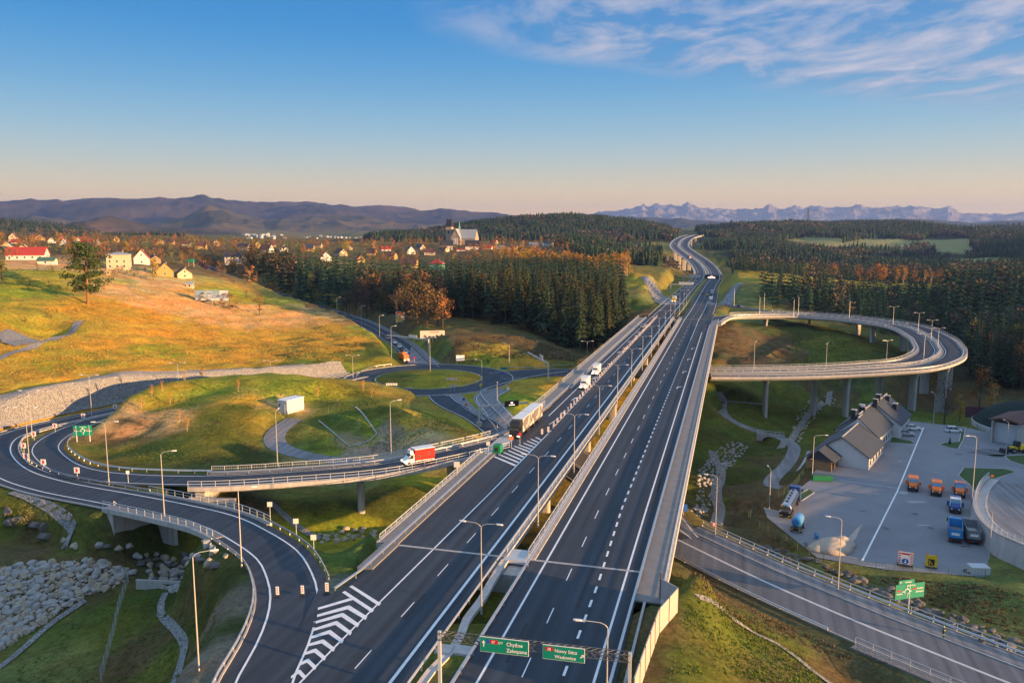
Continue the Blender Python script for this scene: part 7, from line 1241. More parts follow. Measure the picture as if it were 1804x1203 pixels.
m.box(-.7, .7, -.1, -.09, 2.55, 2.85); m.build('stripes', MAT['sign_red'], sgn); m = MB(); m.cyl((0, -.1, 1.3), (0, -.14, 1.3), .55, None, 20); m.build('arrow_disc', MAT['sign_blue'], sgn); m = MB(); m.box(-.06, .06, -.17, -.15, 1.1, 1.7); m.add([(-.28, -.17, 1.2), (0, -.17, .9), (.28, -.17, 1.2)], [(0, 1, 2)]); m.build('arrow', MAT['white'], sgn); m = MB(); m.box(-1, 1, 0, 2.2, .45, .65); m.build('chassis', MAT['steel_dark'], sgn)
for s in (-1, 1): m = MB(); m.cyl((0, 0, 0), (0, .15, 0), .16, None, 12); m.build('beacon', MAT['orange'], sgn, (s * 1.05, -.1, 3.15)); m = MB(); m.cyl((s * 1.1, .9, .35), (s * 1.3, .9, .35), .35, None, 12); m.build('wheel', MAT['rubber'], sgn)
sg2 = thing('sign_trailer', 'bright yellow road-works board with black and red symbol', 'trailer', yd(1640, 1002), D(-26)); m = MB(); m.box(-.95, .95, -.08, .08, .5, 2.6); m.build('board', MAT['yellow'], sg2); m = MB(); m.box(-.5, .5, -.11, -.09, .7, 1.9); m.build('panel', MAT['black'], sg2); m = MB(); m.add([(-.35, -.13, .85), (-.35, -.13, 1.75), (.3, -.13, .85), (.15, -.13, .85), (-.25, -.13, 1.4), (-.25, -.13, .85)], [(0, 1, 2, 3, 4, 5)]); m.build('symbol', MAT['yellow'], sg2); m = MB(); m.box(-.7, .7, -.02, 1.6, .3, .5); m.build('chassis', MAT['steel_dark'], sg2)
for s in (-1, 1): m = MB(); m.cyl((0, 0, 0), (0, .12, 0), .13, None, 10); m.build('beacon', MAT['orange'], sg2, (s * .75, -.06, 2.75)); m = MB(); m.cyl((s * .8, .7, .3), (s * .95, .7, .3), .3, None, 12); m.build('wheel', MAT['rubber'], sg2)
t = thing('metal_tank', 'pale grey metal box tank with hose at the front corner of the yard', 'tank', yd(1723, 1008), D(-4)); m = MB(); m.box(-1.6, 1.6, -1.1, 1.1, 0, 1.3); m.build('body', MAT['steel_paint'], t); m = MB(); m.tube([(-1.6 - .8 * math.sin(a), .2 - .7 * math.cos(a), .1) for a in np.linspace(0, 5, 12)], .09); m.build('hose', MAT['black'], t)
t = thing('skip_container', 'green metal skip container beside the timber shelter', 'container', yd(1448, 846), D(-6)); m = MB(); m.box(-2.3, 2.3, -.9, .9, .1, 1.3, 0, 1.04, 1.1); m.build('body', MAT['green_box'], t); m = MB(); m.box(-2.4, 2.4, -1, 1, 1.3, 1.38); m.build('lid', MAT['mesh_green'], t)
t = thing('bin', 'small blue bin standing alone on the open yard', 'bin', yd(1438, 948)); m = MB(); m.box(-.3, .3, -.35, .35, .1, 1.0, 0, 1.1, 1.1); m.build('body', MAT['blue_light'], t); m = MB(); m.box(-.35, .35, -.4, .4, 1.0, 1.1); m.build('lid', MAT['blue'], t)
t = thing('container', 'bright green box container standing where the ramp leaves the motorway', 'container', tuple(W(877, 797, .05)), -ROT); m = MB(); m.box(-.8, .8, -1.0, 1.0, .1, 1.75, 0, .92, .92); m.build('body', MAT['green_box'], t); m = MB(); m.box(-.3, .3, -1.02, -.98, .5, 1.3); m.build('hatch', MAT['black'], t)
# ---- person on the pavement at right
pp = W(1662, 1113 + 11, -12); P0 = Vector((pp.x, pp.y, -11.95))
def skin_body(name, verts, edges, mt, parent, root=0):
    me = bpy.data.meshes.new(name); me.from_pydata([v[:3] for v in verts], edges, []); o = link_mesh(name, me, parent); me.materials.append(mt); md_ = o.modifiers.new('s', 'SKIN')
    for i, v in enumerate(verts): sv = me.skin_vertices[0].data[i]; r = v[3]; sv.radius = (r, r * .8) if i in (0, 1, 2) else (r, r); sv.use_root = (i == root)
    o.modifiers.new('u', 'SUBSURF').levels = 1; o.modifiers['u'].render_levels = 1; return o
pe = thing('person', 'person in dark work clothes with yellow-green reflective strips standing on the pavement at right', 'person', tuple(P0), D(30))
V = [(0, 0, .95, .15), (0, 0, 1.2, .16), (0, 0, 1.42, .17), (0, 0, 1.52, .06), (0, .02, 1.6, .08), (0, .03, 1.70, .095), (.1, 0, .88, .10), (.12, .03, .48, .065), (.13, .0, .09, .045), (.14, .14, .04, .04), (-.1, 0, .88, .10), (-.14, -.02, .48, .065), (-.16, -.06, .09, .045), (-.17, .08, .04, .04), (.2, 0, 1.42, .07), (.27, -.02, 1.16, .05), (.24, .18, 1.04, .04), (.2, .3, 1.1, .035), (-.2, 0, 1.42, .07), (-.28, -.02, 1.15, .05), (-.27, .1, .92, .04), (-.26, .15, .84, .035)]
E_ = [(0, 1), (1, 2), (2, 3), (3, 4), (4, 5), (0, 6), (6, 7), (7, 8), (8, 9), (0, 10), (10, 11), (11, 12), (12, 13), (2, 14), (14, 15), (15, 16), (16, 17), (2, 18), (18, 19), (19, 20), (20, 21)]
skin_body('body', V, E_, MAT['cloth_black'], pe); m = MB(); m.cyl((0, .03, 1.62), (0, .04, 1.74), .098, .085, 10); m.build('face', MAT['skin'], pe); m = MB(); m.cyl((0, .03, 1.74), (0, .02, 1.82), .105, .05, 10); m.build('helmet', MAT['hi_vis'], pe)
m = MB(); m.cyl((0, 0, 1.18), (0, 0, 1.25), .185, .187, 12); m.cyl((.12, .02, .52), (.12, .03, .58), .08, .08, 8); m.cyl((-.14, -.02, .52), (-.13, -.02, .58), .08, .08, 8); m.build('reflective_strip', MAT['hi_vis'], pe)
# ================================================================ lamps
def lamp(label, p, h, rz, arms=1, reach=1.8, head='lamp_glass', group=None, flat=False):
    T = thing('street_lamp', label, 'street lamp', tuple(p), rz, group); key = ('pole', round(h, 1))
    if key not in POSTM: m = MB(); m.cyl((0, 0, -.3), (0, 0, .9), .14, .13, 8); m.cyl((0, 0, .9), (0, 0, h), .10, .055, 8); POSTM[key] = m.mesh('pole', MAT['pole_grey'])
    link_mesh('pole', POSTM[key], T); 
    for k in range(arms):
        a = k * math.pi; key = ('arm', round(reach, 1), flat)
        if key not in POSTM:
            m = MB(); up = .0 if flat else .55; pts = [(0, 0, 0), (.25, 0, up * .5), (.7, 0, up * .85), (reach, 0, up)]; m.tube(pts, .045, 5); POSTM[key] = m.mesh('arm', MAT['pole_grey'])
            g = MB(); g.loft([[(x, y * w_, z + .0) for y, z in ((-.17, 0), (-.12, -.09), (.12, -.09), (.17, 0), (.1, .08), (-.1, .08))] for x, w_ in ((0, .5), (.15, .9), (.6, 1), (.85, .55))]); POSTM[key + ('h',)] = g.mesh('lamp_head', MAT[head])
        ar = link_mesh('arm', POSTM[key], T, (0, 0, h), a); link_mesh('lamp_head', POSTM[key + ('h',)], ar, (reach, 0, 0 if flat else .55), 0)
    return T
for i in range(18):
    s = 88.7 + 29.4 * i
    if s < 430: p = SN(s, -28.3, -.2 if s < 105 else .1)
    else: p, _ = mwp(s, -28.4)
    nm_ = ['nearest', 'second', 'third', 'fourth', 'fifth', 'sixth', 'seventh', 'eighth']
    lamp('%s double-armed lamp of the row in the motorway median, counted from the viewer' % nm_[i] if i < 8 else 'far double-armed lamp at the distant end of the median row', p, 10.8, -ROT, 2, 1.9, group='lamps of the motorway median' if i < 8 else 'far lamps of the motorway median')
def pl_(px, pyb, pyt, z=None):     # base and height from the photograph
    p = G(px, pyb) if z is None else W(px, pyb, z); d = proj(p.x, p.y, p.z)[2]; best = min(np.arange(5, 16, .1), key=lambda h: abs(proj(p.x, p.y, p.z + h)[1] - pyt)); return p, float(best)
for px, b_, t_, z, arms, rz, lab in [(352, 1203, 982, -1.6, 1, 15, 'single lamp on the grass slope at lower left'), (290, 912, 800, -2.1, 1, 10, 'single lamp standing at the small left bridge'), (426, 1003, 866, -1.1, 1, 15, 'single lamp at the end of the small left bridge'), (192, 851, 748, -2.4, 2, 5, 'double lamp in the narrow median between the two left ramps'), (52, 816, 722, -3.0, 2, 0, 'leftmost double lamp inside the hairpin of the left loop'), (57, 770, 692, -3.9, 2, 0, 'double lamp behind the leftmost one, beside the small arrow boards'), (162, 735, 664, -4.6, 2, 0, 'double lamp in front of the paved stone slope'), (489, 818, 728, -1.3, 1, 90, 'slim lamp on the off-ramp bridge beside the grey path'), (689, 797, 711, -.7, 1, 30, 'slim lamp on the off-ramp bridge right of the gravel yard'), (314, 670, 647, -.2, 2, 0, 'double lamp just above the paved slope near its middle'), (477, 662, 639, -5, 2, 0, 'double lamp poking above the mound near the end of the paved slope'), (622, 663, 628, -7, 2, 0, 'double lamp at the west entry of the roundabout'), (758, 657, 597, -7.4, 2, 0, 'tall double lamp on the roundabout island'), (849, 680, 636, -8, 1, 170, 'lamp at the east side of the roundabout'), (897, 660, 608, -8, 1, 150, 'lamp on the verge between roundabout and motorway'), (876, 754, 679, -9, 1, 90, 'lamp in the divided road south-east of the roundabout'),
                             (594, 562, 526, -2.6, 1, 40, 'first lamp along the town road, farthest from the roundabout'), (637, 578, 541, -4.4, 1, 40, 'second lamp along the town road'), (669, 600, 558, -6.4, 1, 40, 'third lamp along the town road, near the portrait billboard'), (690, 640, 577, -7.6, 1, 40, 'lamp beside the orange lorry'), (1034, 642, 603, -9, 2, 0, 'double lamp against the dark forest left of the bridge'),
                             (1328, 650, 605, -7.4, 1, 60, 'lamp on the near loop deck closest to the motorway'), (1455, 648, 607, -6.9, 2, 60, 'double lamp on the near side of the loop viaduct'), (1561, 643, 602, -6.2, 2, 20, 'double lamp in front of the inner viaduct pier'), (1627, 633, 590, -5.0, 2, 0, 'double lamp between the decks, second from the outer bend'), (1652, 613, 580, -3.9, 2, 0, 'double lamp at the outermost bend of the loop'), (1640, 601, 566, -3.4, 2, 0, 'double lamp just behind the outermost bend'), (1617, 588, 553, -2.9, 2, 0, 'double lamp third along the rear side of the loop'), (1573, 572, 542, -2.2, 2, 0, 'double lamp on the rear side of the loop, mid way'), (1496, 561, 531, -1.4, 1, 90, 'lamp on the rear loop deck against dark spruces'), (1406, 556, 524, -.7, 1, 90, 'right lamp of the close pair on the rear loop deck'), (1398, 557, 527, -.7, 1, 90, 'left lamp of the close pair on the rear loop deck'), (1338, 552, 524, -.3, 1, 90, 'lamp where the loop leaves the far end of the bridge'), (1346, 545, 517, -.3, 1, 90, 'thin lamp behind the loop entry on the grass slope'), (1293, 540, 510, 0, 1, 90, 'thin lamp by the far bridge end on the grass slope'),
                             (1260, 944, 842, -12, 1, 165, 'lamp with long arm beside the road under the bridge'), (1476, 1040, 917, -12, 1, 165, 'tall lamp by the road in front of the sand heap'), (1355, 899, 830, -15.5, 1, 90, 'pole lamp by the mesh fence near the tanker'), (1431, 836, 770, -15.2, 1, 0, 'lamp with straight arm at the shelter corner'), (1644, 749, 696, -15, 1, 90, 'lamp post at the far edge of the yard'), (1772, 804, 746, -15, 1, 90, 'lamp beside the salt dome porch'), (1711, 895, 768, -15, 1, 180, 'tallest yard lamp beside the snow trucks'), (1742, 984, 905, -15, 1, 90, 'thin lamp in front of the curved retaining wall')]:
    p, h = pl_(px, b_, t_, z); lamp(lab, p, h, D(rz), arms, 1.7 if 'straight' not in lab else 2.6)
# ================================================================ delineators, cones and small signs
T0 = thing('marker_post', 'red and white temporary marker post in the long row dividing the left carriageway', 'marker post', (0, 0, 0), 0, 'marker posts of the long row'); m = MB(); m.box(-.2, .2, -.03, .03, .15, 1.25); m.build('panel', MAT['white'], T0); m = MB()
for z in (.3, .6, .9): m.add([(-.13, -.035, z), (.13, -.035, z + .14), (.13, -.035, z + .26), (-.13, -.035, z + .12)], [(0, 1, 2, 3)])
m.build('stripe', MAT['sign_red'], T0); m = MB(); m.box(-.35, .35, -.2, .2, 0, .15, 0, .8, .8); m.build('foot', MAT['rubber'], T0)
for i in range(62):
    s = 181 + i * 4.1; n_ = -39.7 + (s - 181) * .0035; p = SN(s, n_, .06)
    if i == 0: T0.location = p; T0.rotation_euler = (0, 0, -ROT)
    else: copy_thing(T0, p, -ROT + random.uniform(-.2, .2), scale=random.uniform(.95, 1.1))
kb3 = MB(); kb3.sweep([SN(s, -39.7 + (s - 181) * .0035, .05) for s in range(180, 436, 8)], [(-.1, 0), (-.08, .1), (.08, .1), (.1, 0)]); tag(kb3.build('lane_divider', MAT['white']), 'low white guide kerb under the row of marker posts', 'divider')
BB = None
def bigmarker(px, py, lab, sc=1.0):
    return copy_thing(T0, W(px, py, .04), -.1, lab, scale=sc)
for px, py, lab, sc in ((489, 1049, 'red and white striped marker, left of the two on the closed ramp', .98), (533, 1047, 'red and white striped marker, right of the two on the closed ramp', .98), (576, 1043, 'red and white striped marker at the tip of the gravel wedge', 1.05), (955, 766, 'leaning striped marker beside the first gore bars', 1.1), (966, 762, 'striped marker closest to the lorry trailer', 1.1)):
    o = bigmarker(px, py, lab, sc); del o['group']
def sign(label, p, rz, w, h, z, m_, posts_=1, back='steel_paint', name='road_sign', cat='road sign', round_=False, pm='steel_paint', th=.05):
    T = thing(name, label, cat, tuple(p), rz); 
    for i in range(posts_): x = 0 if posts_ == 1 else -w * .35 + w * .7 * i / (posts_ - 1); m = MB(); m.cyl((x, .08, -.2), (x, .08, z + h * .5), .05 if w < 3 else .11, None, 6); m.build('post', MAT[pm], T)
    m = MB()
    if round_: m.cyl((0, 0, z), (0, .04, z), w / 2, None, 18)
    else: m.box(-w / 2, w / 2, 0, th, z - h / 2, z + h / 2)
    m.build('panel', MAT[m_], T); return T
TXT = {}
def text(parent, s, x, z, size, m_='white', y=-.03, align='LEFT', name='lettering'):
    cu = bpy.data.curves.new('t', 'FONT'); cu.body = s; cu.size = size; cu.align_x = align; cu.extrude = .004; cu.offset = size * .012; o = bpy.data.objects.new('t', cu); COL.objects.link(o); bpy.context.view_layer.update(); dg = bpy.context.evaluated_depsgraph_get(); me = bpy.data.meshes.new_from_object(o.evaluated_get(dg)); bpy.data.objects.remove(o)
    me.materials.clear(); me.materials.append(MAT[m_]); t = link_mesh(name, me, parent, (x, y, z)); t.rotation_euler = (math.pi / 2, 0, 0); return t
CHV = [(203, 722, -5.0, 718), (147, 739, -4.5, 731), (97, 757, -4.0, 745), (60, 772, -3.8, 762), (42, 793, -3.4, 780), (46, 812, -3.0, 797), (77, 823, -3.1, 814), (136, 838, -2.8, 828)]
names_ = ['behind the green direction sign, nearest the mound', 'third from the mound', 'left of the green direction sign', 'fourth along the bend', 'leftmost, at the tip of the hairpin', 'just below the leftmost one', 'left of the median lamp foot', 'nearest to the small bridge']
for (px, py, z, pt), nm_ in zip(CHV, names_):
    p = W(px, py + 3, z); T = sign('black and white bend marker with arrow, ' + nm_, p, D(-8), 1.15, 1.15, 1.5, 'white', 1); m = MB(); m.add([(-.35, -.02, 1.1), (-.1, -.02, 1.5), (-.35, -.02, 1.9), (.05, -.02, 1.9), (.32, -.02, 1.5), (.05, -.02, 1.1)], [(0, 1, 4, 5), (1, 2, 3, 4)]); m.build('arrow', MAT['sign_red'], T)
def roundabout_diagram(T, cx, z, r):
    m = MB(); pts = [(cx + math.cos(a) * r, z + math.sin(a) * r) for a in np.linspace(-1.2, 3.9, 14)]
    for (a, b_), (c_, d_) in zip(pts, pts[1:]): m.cyl((a, -.03, b_), (c_, -.03, d_), r * .16, None, 5)
    for a in (0, 1.57, 3.14): m.cyl((cx + math.cos(a) * r, -.03, z + math.sin(a) * r), (cx + math.cos(a) * r * 1.9, -.03, z + math.sin(a) * r * 1.9), r * .12, None, 5)
    m.cyl((cx, -.03, z - r * 2.2), (cx + r * .5, -.03, z - r), r * .16, None, 5); m.build('diagram', MAT['white'], T)
p = W(147, 777, -4); T = sign('large green direction sign with white roundabout symbol on the left loop', p, D(8), 4.2, 2.5, 2.6, 'sign_green', 2, name='direction_sign', cat='direction sign'); roundabout_diagram(T, 0, 2.6, .42); text(T, 'Nowy Sącz', -.7, 3.35, .34); text(T, 'Zakopane', .75, 2.4, .32); text(T, 'Kraków', -1.9, 2.4, .32); m = MB(); m.box(-1.9, -1.4, -.03, -.01, 2.75, 2.98); m.box(.8, 1.3, -.03, -.01, 2.75, 2.98); m.build('route_number', MAT['sign_red'], T)
p = W(1600, 1086, -13); T = sign('large green direction sign with roundabout symbol beside the road at right', p, D(14), 5.2, 2.4, 4.2, 'sign_green', 1, name='direction_sign', cat='direction sign'); m = MB(); m.box(-2.1, .7, 0, .05, 5.45, 6.05); m.build('top_panel', MAT['sign_green'], T); roundabout_diagram(T, -.6, 4.2, .42); text(T, 'Kraków', -1.0, 5.6, .36); text(T, 'P', -1.9, 5.55, .42); text(T, 'Nowy Sącz', -.6, 5.0, .32); text(T, 'Chyżne', 1.2, 4.4, .36); text(T, 'Zakopane', 1.0, 3.9, .36); text(T, 'Kraków', -2.4, 3.8, .34)
m = MB(); m.box(-2.3, -1.7, -.03, -.01, 4.25, 4.5); m.box(.5, 1.0, -.03, -.01, 4.4, 4.65); m.build('route_number', MAT['sign_red'], T)
# near gantry over the right carriageway
g0, g1 = W(774, 1111, 7.3), W(1110, 1149, 7.3); gd = g1 - g0; GT = thing('sign_gantry', 'lattice sign gantry with two green direction boards over the right carriageway', 'gantry', (g0.x, g0.y, 0), math.atan2(gd.y, gd.x))
Lg = gd.length; zt = 6.5
m = MB(); m.box(-.15, .15, -.15, .15, -.5, zt + .8); m.build('leg', MAT['steel_paint'], GT, (0, 0, 0)); m = MB(); m.box(-.15, .15, -.15, .15, -.5, zt + .8); m.build('leg', MAT['steel_paint'], GT, (Lg, 0, 0))
m = MB()
for y in (-.35, .35):
    for z in (zt, zt + .7): m.cyl((0, y, z), (Lg, y, z), .035, None, 5)
for i in range(25):
    x0, x1 = i * Lg / 25, (i + 1) * Lg / 25
    for y in (-.35, .35): m.cyl((x0, y, zt), (x1, y, zt + .7), .025, None, 4); m.cyl((x0, y, zt + .7), (x1, y, zt), .025, None, 4)
    m.cyl((x0, -.35, zt + .7), (x1, .35, zt + .7), .025, None, 4); m.cyl((x0, .35, zt), (x1, -.35, zt), .025, None, 4)
m.build('lattice_beam', mat('lattice_grey', (.11, .12, .125), .6, .3), GT)
for x0, w, h, rows in ((Lg * .232, Lg * .253, 1.45, 0), (Lg * .562, Lg * .212, 1.35, 1)):
    bd = MB(); bd.box(x0, x0 + w, -.55, -.48, zt - .45, zt - .45 + h); bd.box(x0 - .04, x0 + w + .04, -.52, -.46, zt - .49, zt - .41 + h, 1); b_ = bd.build('sign_board', [MAT['sign_green'], MAT['white']], GT)
    if rows == 0:
        text(b_, 'Chyżne', x0 + 2.55, zt + .38, .5, y=-.57); text(b_, 'Zakopane', x0 + 2.55, zt - .24, .5, y=-.57); m = MB(); m.box(x0 + .95, x0 + 1.7, -.565, -.555, zt + .42, zt + .82); m.build('route_number', MAT['sign_red'], b_); text(b_, 'S7', x0 + 1.1, zt + .48, .36, y=-.575); text(b_, 'E77', x0 + 1.75, zt + .48, .3, y=-.575); m = MB(); m.box(x0 + .62, x0 + .92, -.565, -.555, zt + .42, zt + .82); m.build('motor_road_symbol', MAT['sign_blue'], b_)
        m = MB(); m.box(x0 + .27, x0 + .36, -.565, -.555, zt + .05, zt + .5); m.add([(x0 + .14, -.565, zt + .42), (x0 + .49, -.565, zt + .42), (x0 + .315, -.565, zt + .72)], [(0, 1, 2)]); m.build('arrow', MAT['white'], b_)
    else:
        text(b_, 'Nowy Sącz', x0 + 1.1, zt + .32, .46, y=-.57); text(b_, 'Wadowice', x0 + 1.1, zt - .27, .46, y=-.57); m = MB(); m.box(x0 + .25, x0 + .95, -.565, -.555, zt + .38, zt + .76); m.build('route_number', MAT['sign_red'], b_); text(b_, '28', x0 + .4, zt + .44, .34, y=-.575)
        m = MB(); m.add([(x0 + 3.5, -.565, zt + .05), (x0 + 3.58, -.565, zt - .03), (x0 + 3.8, -.565, zt + .2), (x0 + 3.72, -.565, zt + .28)], [(0, 1, 2, 3)]); m.add([(x0 + 3.6, -.565, zt + .32), (x0 + 3.9, -.565, zt + .36), (x0 + 3.85, -.565, zt + .06)], [(0, 1, 2)]); m.build('arrow', MAT['white'], b_)
p = SN(83, -8.9, 0); T = lamp('single lamp with curved arm in front of the gantry on the right verge', W(1068, 1262, 0), 9.0, D(170), 1, 2.4)
# variable message gantry by the roundabout
T = thing('message_gantry', 'dark message board on a pink-lit gantry arm across the road to the underpass', 'gantry', tuple(W(844, 752, -9)), math.atan2(W(920, 745, -9).y - W(844, 752, -9).y, W(920, 745, -9).x - W(844, 752, -9).x)); m = MB(); m.box(-.2, .2, -.2, .2, 0, 6.2); m.build('leg', MAT['steel_paint'], T); m = MB(); m.box(-.7, .7, -.5, .5, 0, 1.5); m.build('footing', MAT['concrete'], T); m = MB(); m.box(0, 15, -.22, .22, 5.6, 6.1); m.build('beam', MAT['steel_paint'], T); m = MB(); m.box(7.6, 11.8, -.5, -.2, 5.2, 6.9); b_ = m.build('display', MAT['black'], T); m = MB(); m.box(9.4, 10.0, -.53, -.51, 6.1, 6.5); m.box(8.8, 10.6, -.53, -.51, 5.6, 5.75); m.build('lit_text', MAT['led'], b_)
def gantry(label, p0, p1, h, boards, bm='white', back=False):
    d_ = p1 - p0; T = thing('sign_gantry', label, 'gantry', tuple(p0), math.atan2(d_.y, d_.x)); L = math.hypot(d_.x, d_.y); m = MB(); m.box(-.2, .2, -.2, .2, 0, h); m.build('leg', MAT['steel_paint'], T); m = MB(); m.box(0, L, -.15, .15, h - .5, h); m.build('beam', MAT['steel_paint'], T)
    for a, w, z0, z1, mm in boards: m = MB(); m.box(a, a + w, -.3, -.2, h + z0, h + z1); m.build('sign_board', MAT[mm], T)
    return T
T = gantry('long gantry arm with whitish board over the town road', Vector(W(755, 622, -7.5)), Vector(W(683, 611, -7)), 6.2, [(7.2, 5.0, -.3, 1.1, 'box_pale')])
gantry('grey gantry on the road from the loop to the roundabout', Vector(W(966, 670, -8)), Vector(W(930, 648, -8)), 6.4, [(8, 4, -.4, 1.5, 'steel_paint')])
s = smw(500, -40); p, a = mwp(s, -46); q, _ = mwp(s, -30); gantry('farther pale overhead sign of the two over the oncoming lanes', p, q, 7.2, [(5.5, 10.5, -.6, 1.6, 'steel_paint')]); s = smw(517, -42); p, a = mwp(s, -46.5); q, _ = mwp(s, -30); gantry('nearer pale overhead sign of the two over the oncoming lanes', p, q, 7.2, [(6, 10, -.6, 1.6, 'steel_paint')])
s = smw(503, -20); p, a = mwp(s, -27); q, _ = mwp(s, -10); T = gantry('black electronic message sign over the right carriageway beyond the bridge', p, q, 6.8, [(2, 13, -.6, 2.6, 'black')]); m = MB(); m.box(5, 11.5, -.36, -.32, 7.0, 7.8); m.box(7, 9.5, -.36, -.32, 8.1, 8.6); m.build('lit_text', MAT['led'], T)
# billboards
def billboard(label, p, rz, w, h, z, m_, legs=3):
    T = thing('billboard', label, 'billboard', tuple(p), rz)
    for i in range(legs): x = -w * .4 + w * .8 * i / max(1, legs - 1); m = MB(); m.box(x - .12, x + .12, .1, .35, -.5, z + h * .5); m.build('leg', MAT['steel_paint'], T)
    m = MB(); m.box(-w / 2, w / 2, 0, .2, z - h / 2, z + h / 2); b_ = m.build('panel', MAT[m_], T); return T, b_
mat('board_blue', (.16, .30, .42), .6, var=.25, vscale=.25, col2=(.35, .45, .52)); mat('board_sand', (.62, .50, .42), .6)
p = WD(372, 503, 400); T, b_ = billboard('wide blue and white billboard standing in the meadow above the left hillside', (p.x, p.y, hz(p.x, p.y)), D(-3), 17, 5.2, 4.6, 'board_blue'); m = MB(); m.box(-8.4, 8.4, -.04, -.02, 2.1, 3.2); m.box(4.0, 8.3, -.04, -.02, 3.6, 7.0); m.build('white_band', MAT['lamp_glass'], b_); text(b_, 'SKI ZIMOU', -4.6, 3.9, 1.5, y=-.06); m = MB(); m.tube([(-3.6 + i * .7, -.05, 5.6 + 1.0 * math.sin(i * .52)) for i in range(7)], .12, 4); m.build('mountain_curve', MAT['white'], b_); text(b_, '35 km', 5.0, 4.9, .9, 'sign_red', y=-.06); [text(b_, t_, x, 2.4, .55, 'black', y=-.06) for t_, x in (('NARTY', -7), ('SPA', -1.5), ('HOTEL', 4))]
p = G(762, 603); T, b_ = billboard('wide pinkish billboard with dark machine pictures on the meadow', p, D(8), 11, 3.4, 3.6, 'board_sand'); m = MB()
for x, w_, h_ in ((-4.2, 1.8, 1.2), (-2.0, 1.2, .9), (-.2, 1.1, .6), (1.4, 1.3, 1.4), (3.4, 1.5, 1.8)): m.add([(x, -.04, 2.2), (x + w_, -.04, 2.2), (x + w_ * .8, -.04, 2.2 + h_ * .6), (x + w_ * .45, -.04, 2.2 + h_), (x + w_ * .1, -.04, 2.2 + h_ * .4)], [(0, 1, 2, 3, 4)])
m.build('machine_picture', MAT['black'], b_); m = MB(); m.box(-1.2, 3, -.04, -.02, 4.4, 4.7); m.build('text_line', MAT['sign_red'], b_)
p = G(705, 570); T, b_ = billboard('tall narrow billboard with a yellow picture at the forest edge', p, D(5), 4.4, 5.4, 3.4, 'board_sand', 2); m = MB(); m.add([(-1.6, -.04, .9), (.6, -.04, .9), (.8, -.04, 2.6), (.1, -.04, 4.4), (-.9, -.04, 4.2), (-1.2, -.04, 2.6)], [(0, 1, 2, 3, 4, 5)]); m.build('picture', MAT['yellow'], b_); m = MB(); m.box(-1.8, 1.8, -.04, -.02, 4.9, 5.7); m.build('text_line', MAT['sign_red'], b_)
p = G(811, 640); billboard('small plain white board standing in the golden grass', p, D(3), 3.4, 2.2, 2.2, 'white', 2); p = G(547, 548); billboard('small brown board by the town road seen from behind', p, D(0), 5.4, 1.8, 2.6, 'wall_wood', 1); p = G(567, 541); sign('small green direction sign at the foot of the dark forest', p, D(20), 3, 1.6, 2.6, 'sign_green', 2, cat='direction sign', name='direction_sign')
p = G(337, 470); sign('green direction sign by the village end of the town road', p, 0, 5, 2.2, 4, 'sign_green', 2, cat='direction sign', name='direction_sign'); p = W(888, 655, -8); sign('low green direction sign on the north-east verge of the roundabout', p, 0, 3.2, .9, 1.3, 'sign_green', 2, cat='direction sign', name='direction_sign')
SM = [(1258, 944, -12, 'sign_red', .9, 'round red-rimmed speed limit sign beside the road under the bridge', 1), (1204, 916, -12.8, 'sign_blue', 1.5, 'small blue sign at the right foot of the motorway bridge', 0), (817, 716, -8, 'sign_blue', .9, 'round blue keep-right sign on the splitter island of the south-east road', 1), (847, 690, -8, 'yellow', .9, 'yellow sign post at the inner corner of the roundabout exit', 0), (794, 692, -8, 'steel_paint', .8, 'left grey sign back at the roundabout splitter island', 0), (801, 691, -8, 'steel_paint', .8, 'right grey sign back at the roundabout splitter island', 0), (885, 668, -8, 'sign_blue', .9, 'blue sign on the eastern splitter island', 0), (730, 640, -8, 'sign_red', .9, 'red sign on the northern splitter island', 1), (821, 726, -8.5, 'orange', .9, 'orange round signs on one pole by the divided road', 1), (895, 696, -8, 'white', 1.0, 'tall post with white plate in the golden grass by the roundabout', 0), (860, 800, 0, 'steel_paint', .8, 'grey sign back at the tip of the off-ramp', 0), (805, 839, 0, 'steel_paint', 1.1, 'grey triangular sign back on the left bridge railing', 0), (901, 790, 0, 'orange', .9, 'orange and white round sign in front of the green container', 1), (916, 783, 0, 'sign_red', .7, 'small red lamp sign at the left end of the gore bars', 1), (476, 912, -.8, 'box_pale', .8, 'first pale plate on the railing of the small left bridge', 0), (522, 943, -.6, 'box_pale', .8, 'second pale plate on the railing of the small left bridge', 0), (553, 973, -.5, 'box_pale', .8, 'third pale plate on the railing of the small left bridge', 0), (1747, 855, -14.5, 'orange', .7, 'small orange plate at the lawn beside the retaining wall', 0), (226, 852, -2.5, 'white', .6, 'small white warning sign in the grass median of the left loop', 0)]
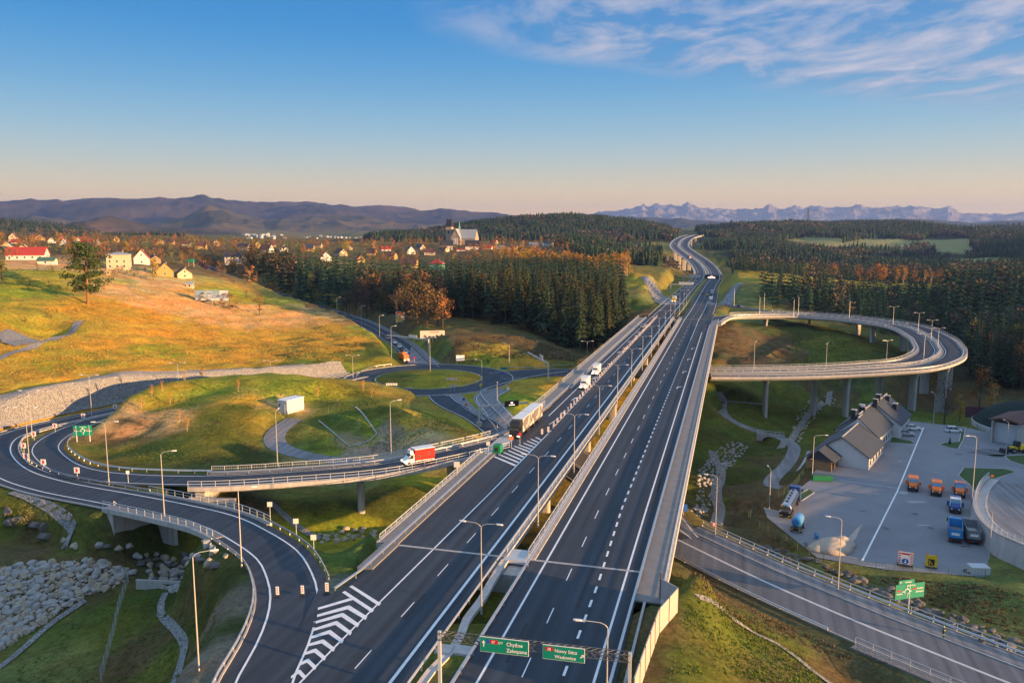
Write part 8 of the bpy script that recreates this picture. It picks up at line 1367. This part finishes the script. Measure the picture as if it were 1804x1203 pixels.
for px, py, z, m_, w_, lab, rd in SM:
    p = W(px, py, z); T = sign(lab, p, math.atan2(-p.x, p.y) * -1 * 0 + D(3), w_, w_, 2.3 if w_ < 1.4 else 2.6, m_, 1, round_=bool(rd))
    if 'speed limit' in lab: m = MB(); m.cyl((0, -.03, 2.3), (0, -.01, 2.3), .3, None, 16); m.build('face', MAT['white'], T); text(T, '50', -.22, 2.16, .36, 'black', y=-.05)
for px, py, w_ in ((690, 682, 'b'), (796, 672, 'a')): 
    p = G(px, py); T = thing('chevron_board', 'small red and white chevron board on the roundabout island, %s' % ('front left' if w_ == 'b' else 'front right'), 'chevron board', (p.x, p.y, p.z + .1)); m = MB(); m.box(-1.8, 1.8, 0, .06, .5, 1.2); m.build('panel', MAT['white'], T); m = MB(); [m.add([(x, -.02, .55), (x + .25, -.02, .55), (x + .5, -.02, .85), (x + .25, -.02, 1.15), (x, -.02, 1.15), (x + .25, -.02, .85)], [(0, 1, 2, 5), (5, 2, 3, 4)]) for x in (-1.5, -.7, .1, .9)]; m.build('chevron', MAT['sign_red'], T)
    for x in (-1.4, 1.4): m = MB(); m.cyl((x, .08, -.1), (x, .08, 1.1), .04); m.build('post', MAT['steel_paint'], T)
for px, py, w_ in ((1342, 970, 1.2), (1368, 980, 1.2)):
    p = SN(0, 0)
for px, py in ((783, 1143), (815, 1145)):
    p = W(px, py, 0); m = MB(); m.box(-.9, .9, -.9, .9, -.2, .12); o = m.build('manhole_cover', MAT['concrete_pale'], None, (p.x, p.y, 0), -ROT); tag(o, '%s of the two square concrete covers in the grassy median' % ('left' if px < 800 else 'right'), 'manhole cover')
# ================================================================ air
hz_v = [(-1150, -220), (-17600, 20600), (-14000, 24500), (14000, 24500), (17600, 20600), (1150, -220)]
m = MB(); m.extrude([Vector((x, y, 0)) for x, y in hz_v][::-1], -120, 780); hm = bpy.data.materials.new('haze'); hm.use_nodes = True; nt = hm.node_tree; nt.nodes.clear(); pv = nt.nodes.new('ShaderNodeVolumePrincipled'); pv.inputs['Color'].default_value = (.26, .42, .92, 1); pv.inputs['Density'].default_value = HAZE; pv.inputs['Anisotropy'].default_value = .15; ou = nt.nodes.new('ShaderNodeOutputMaterial'); nt.links.new(pv.outputs[0], ou.inputs['Volume'])
o = m.build('haze', hm); tag(o, 'thin blue evening haze over the distant hills', 'haze', kind='stuff')
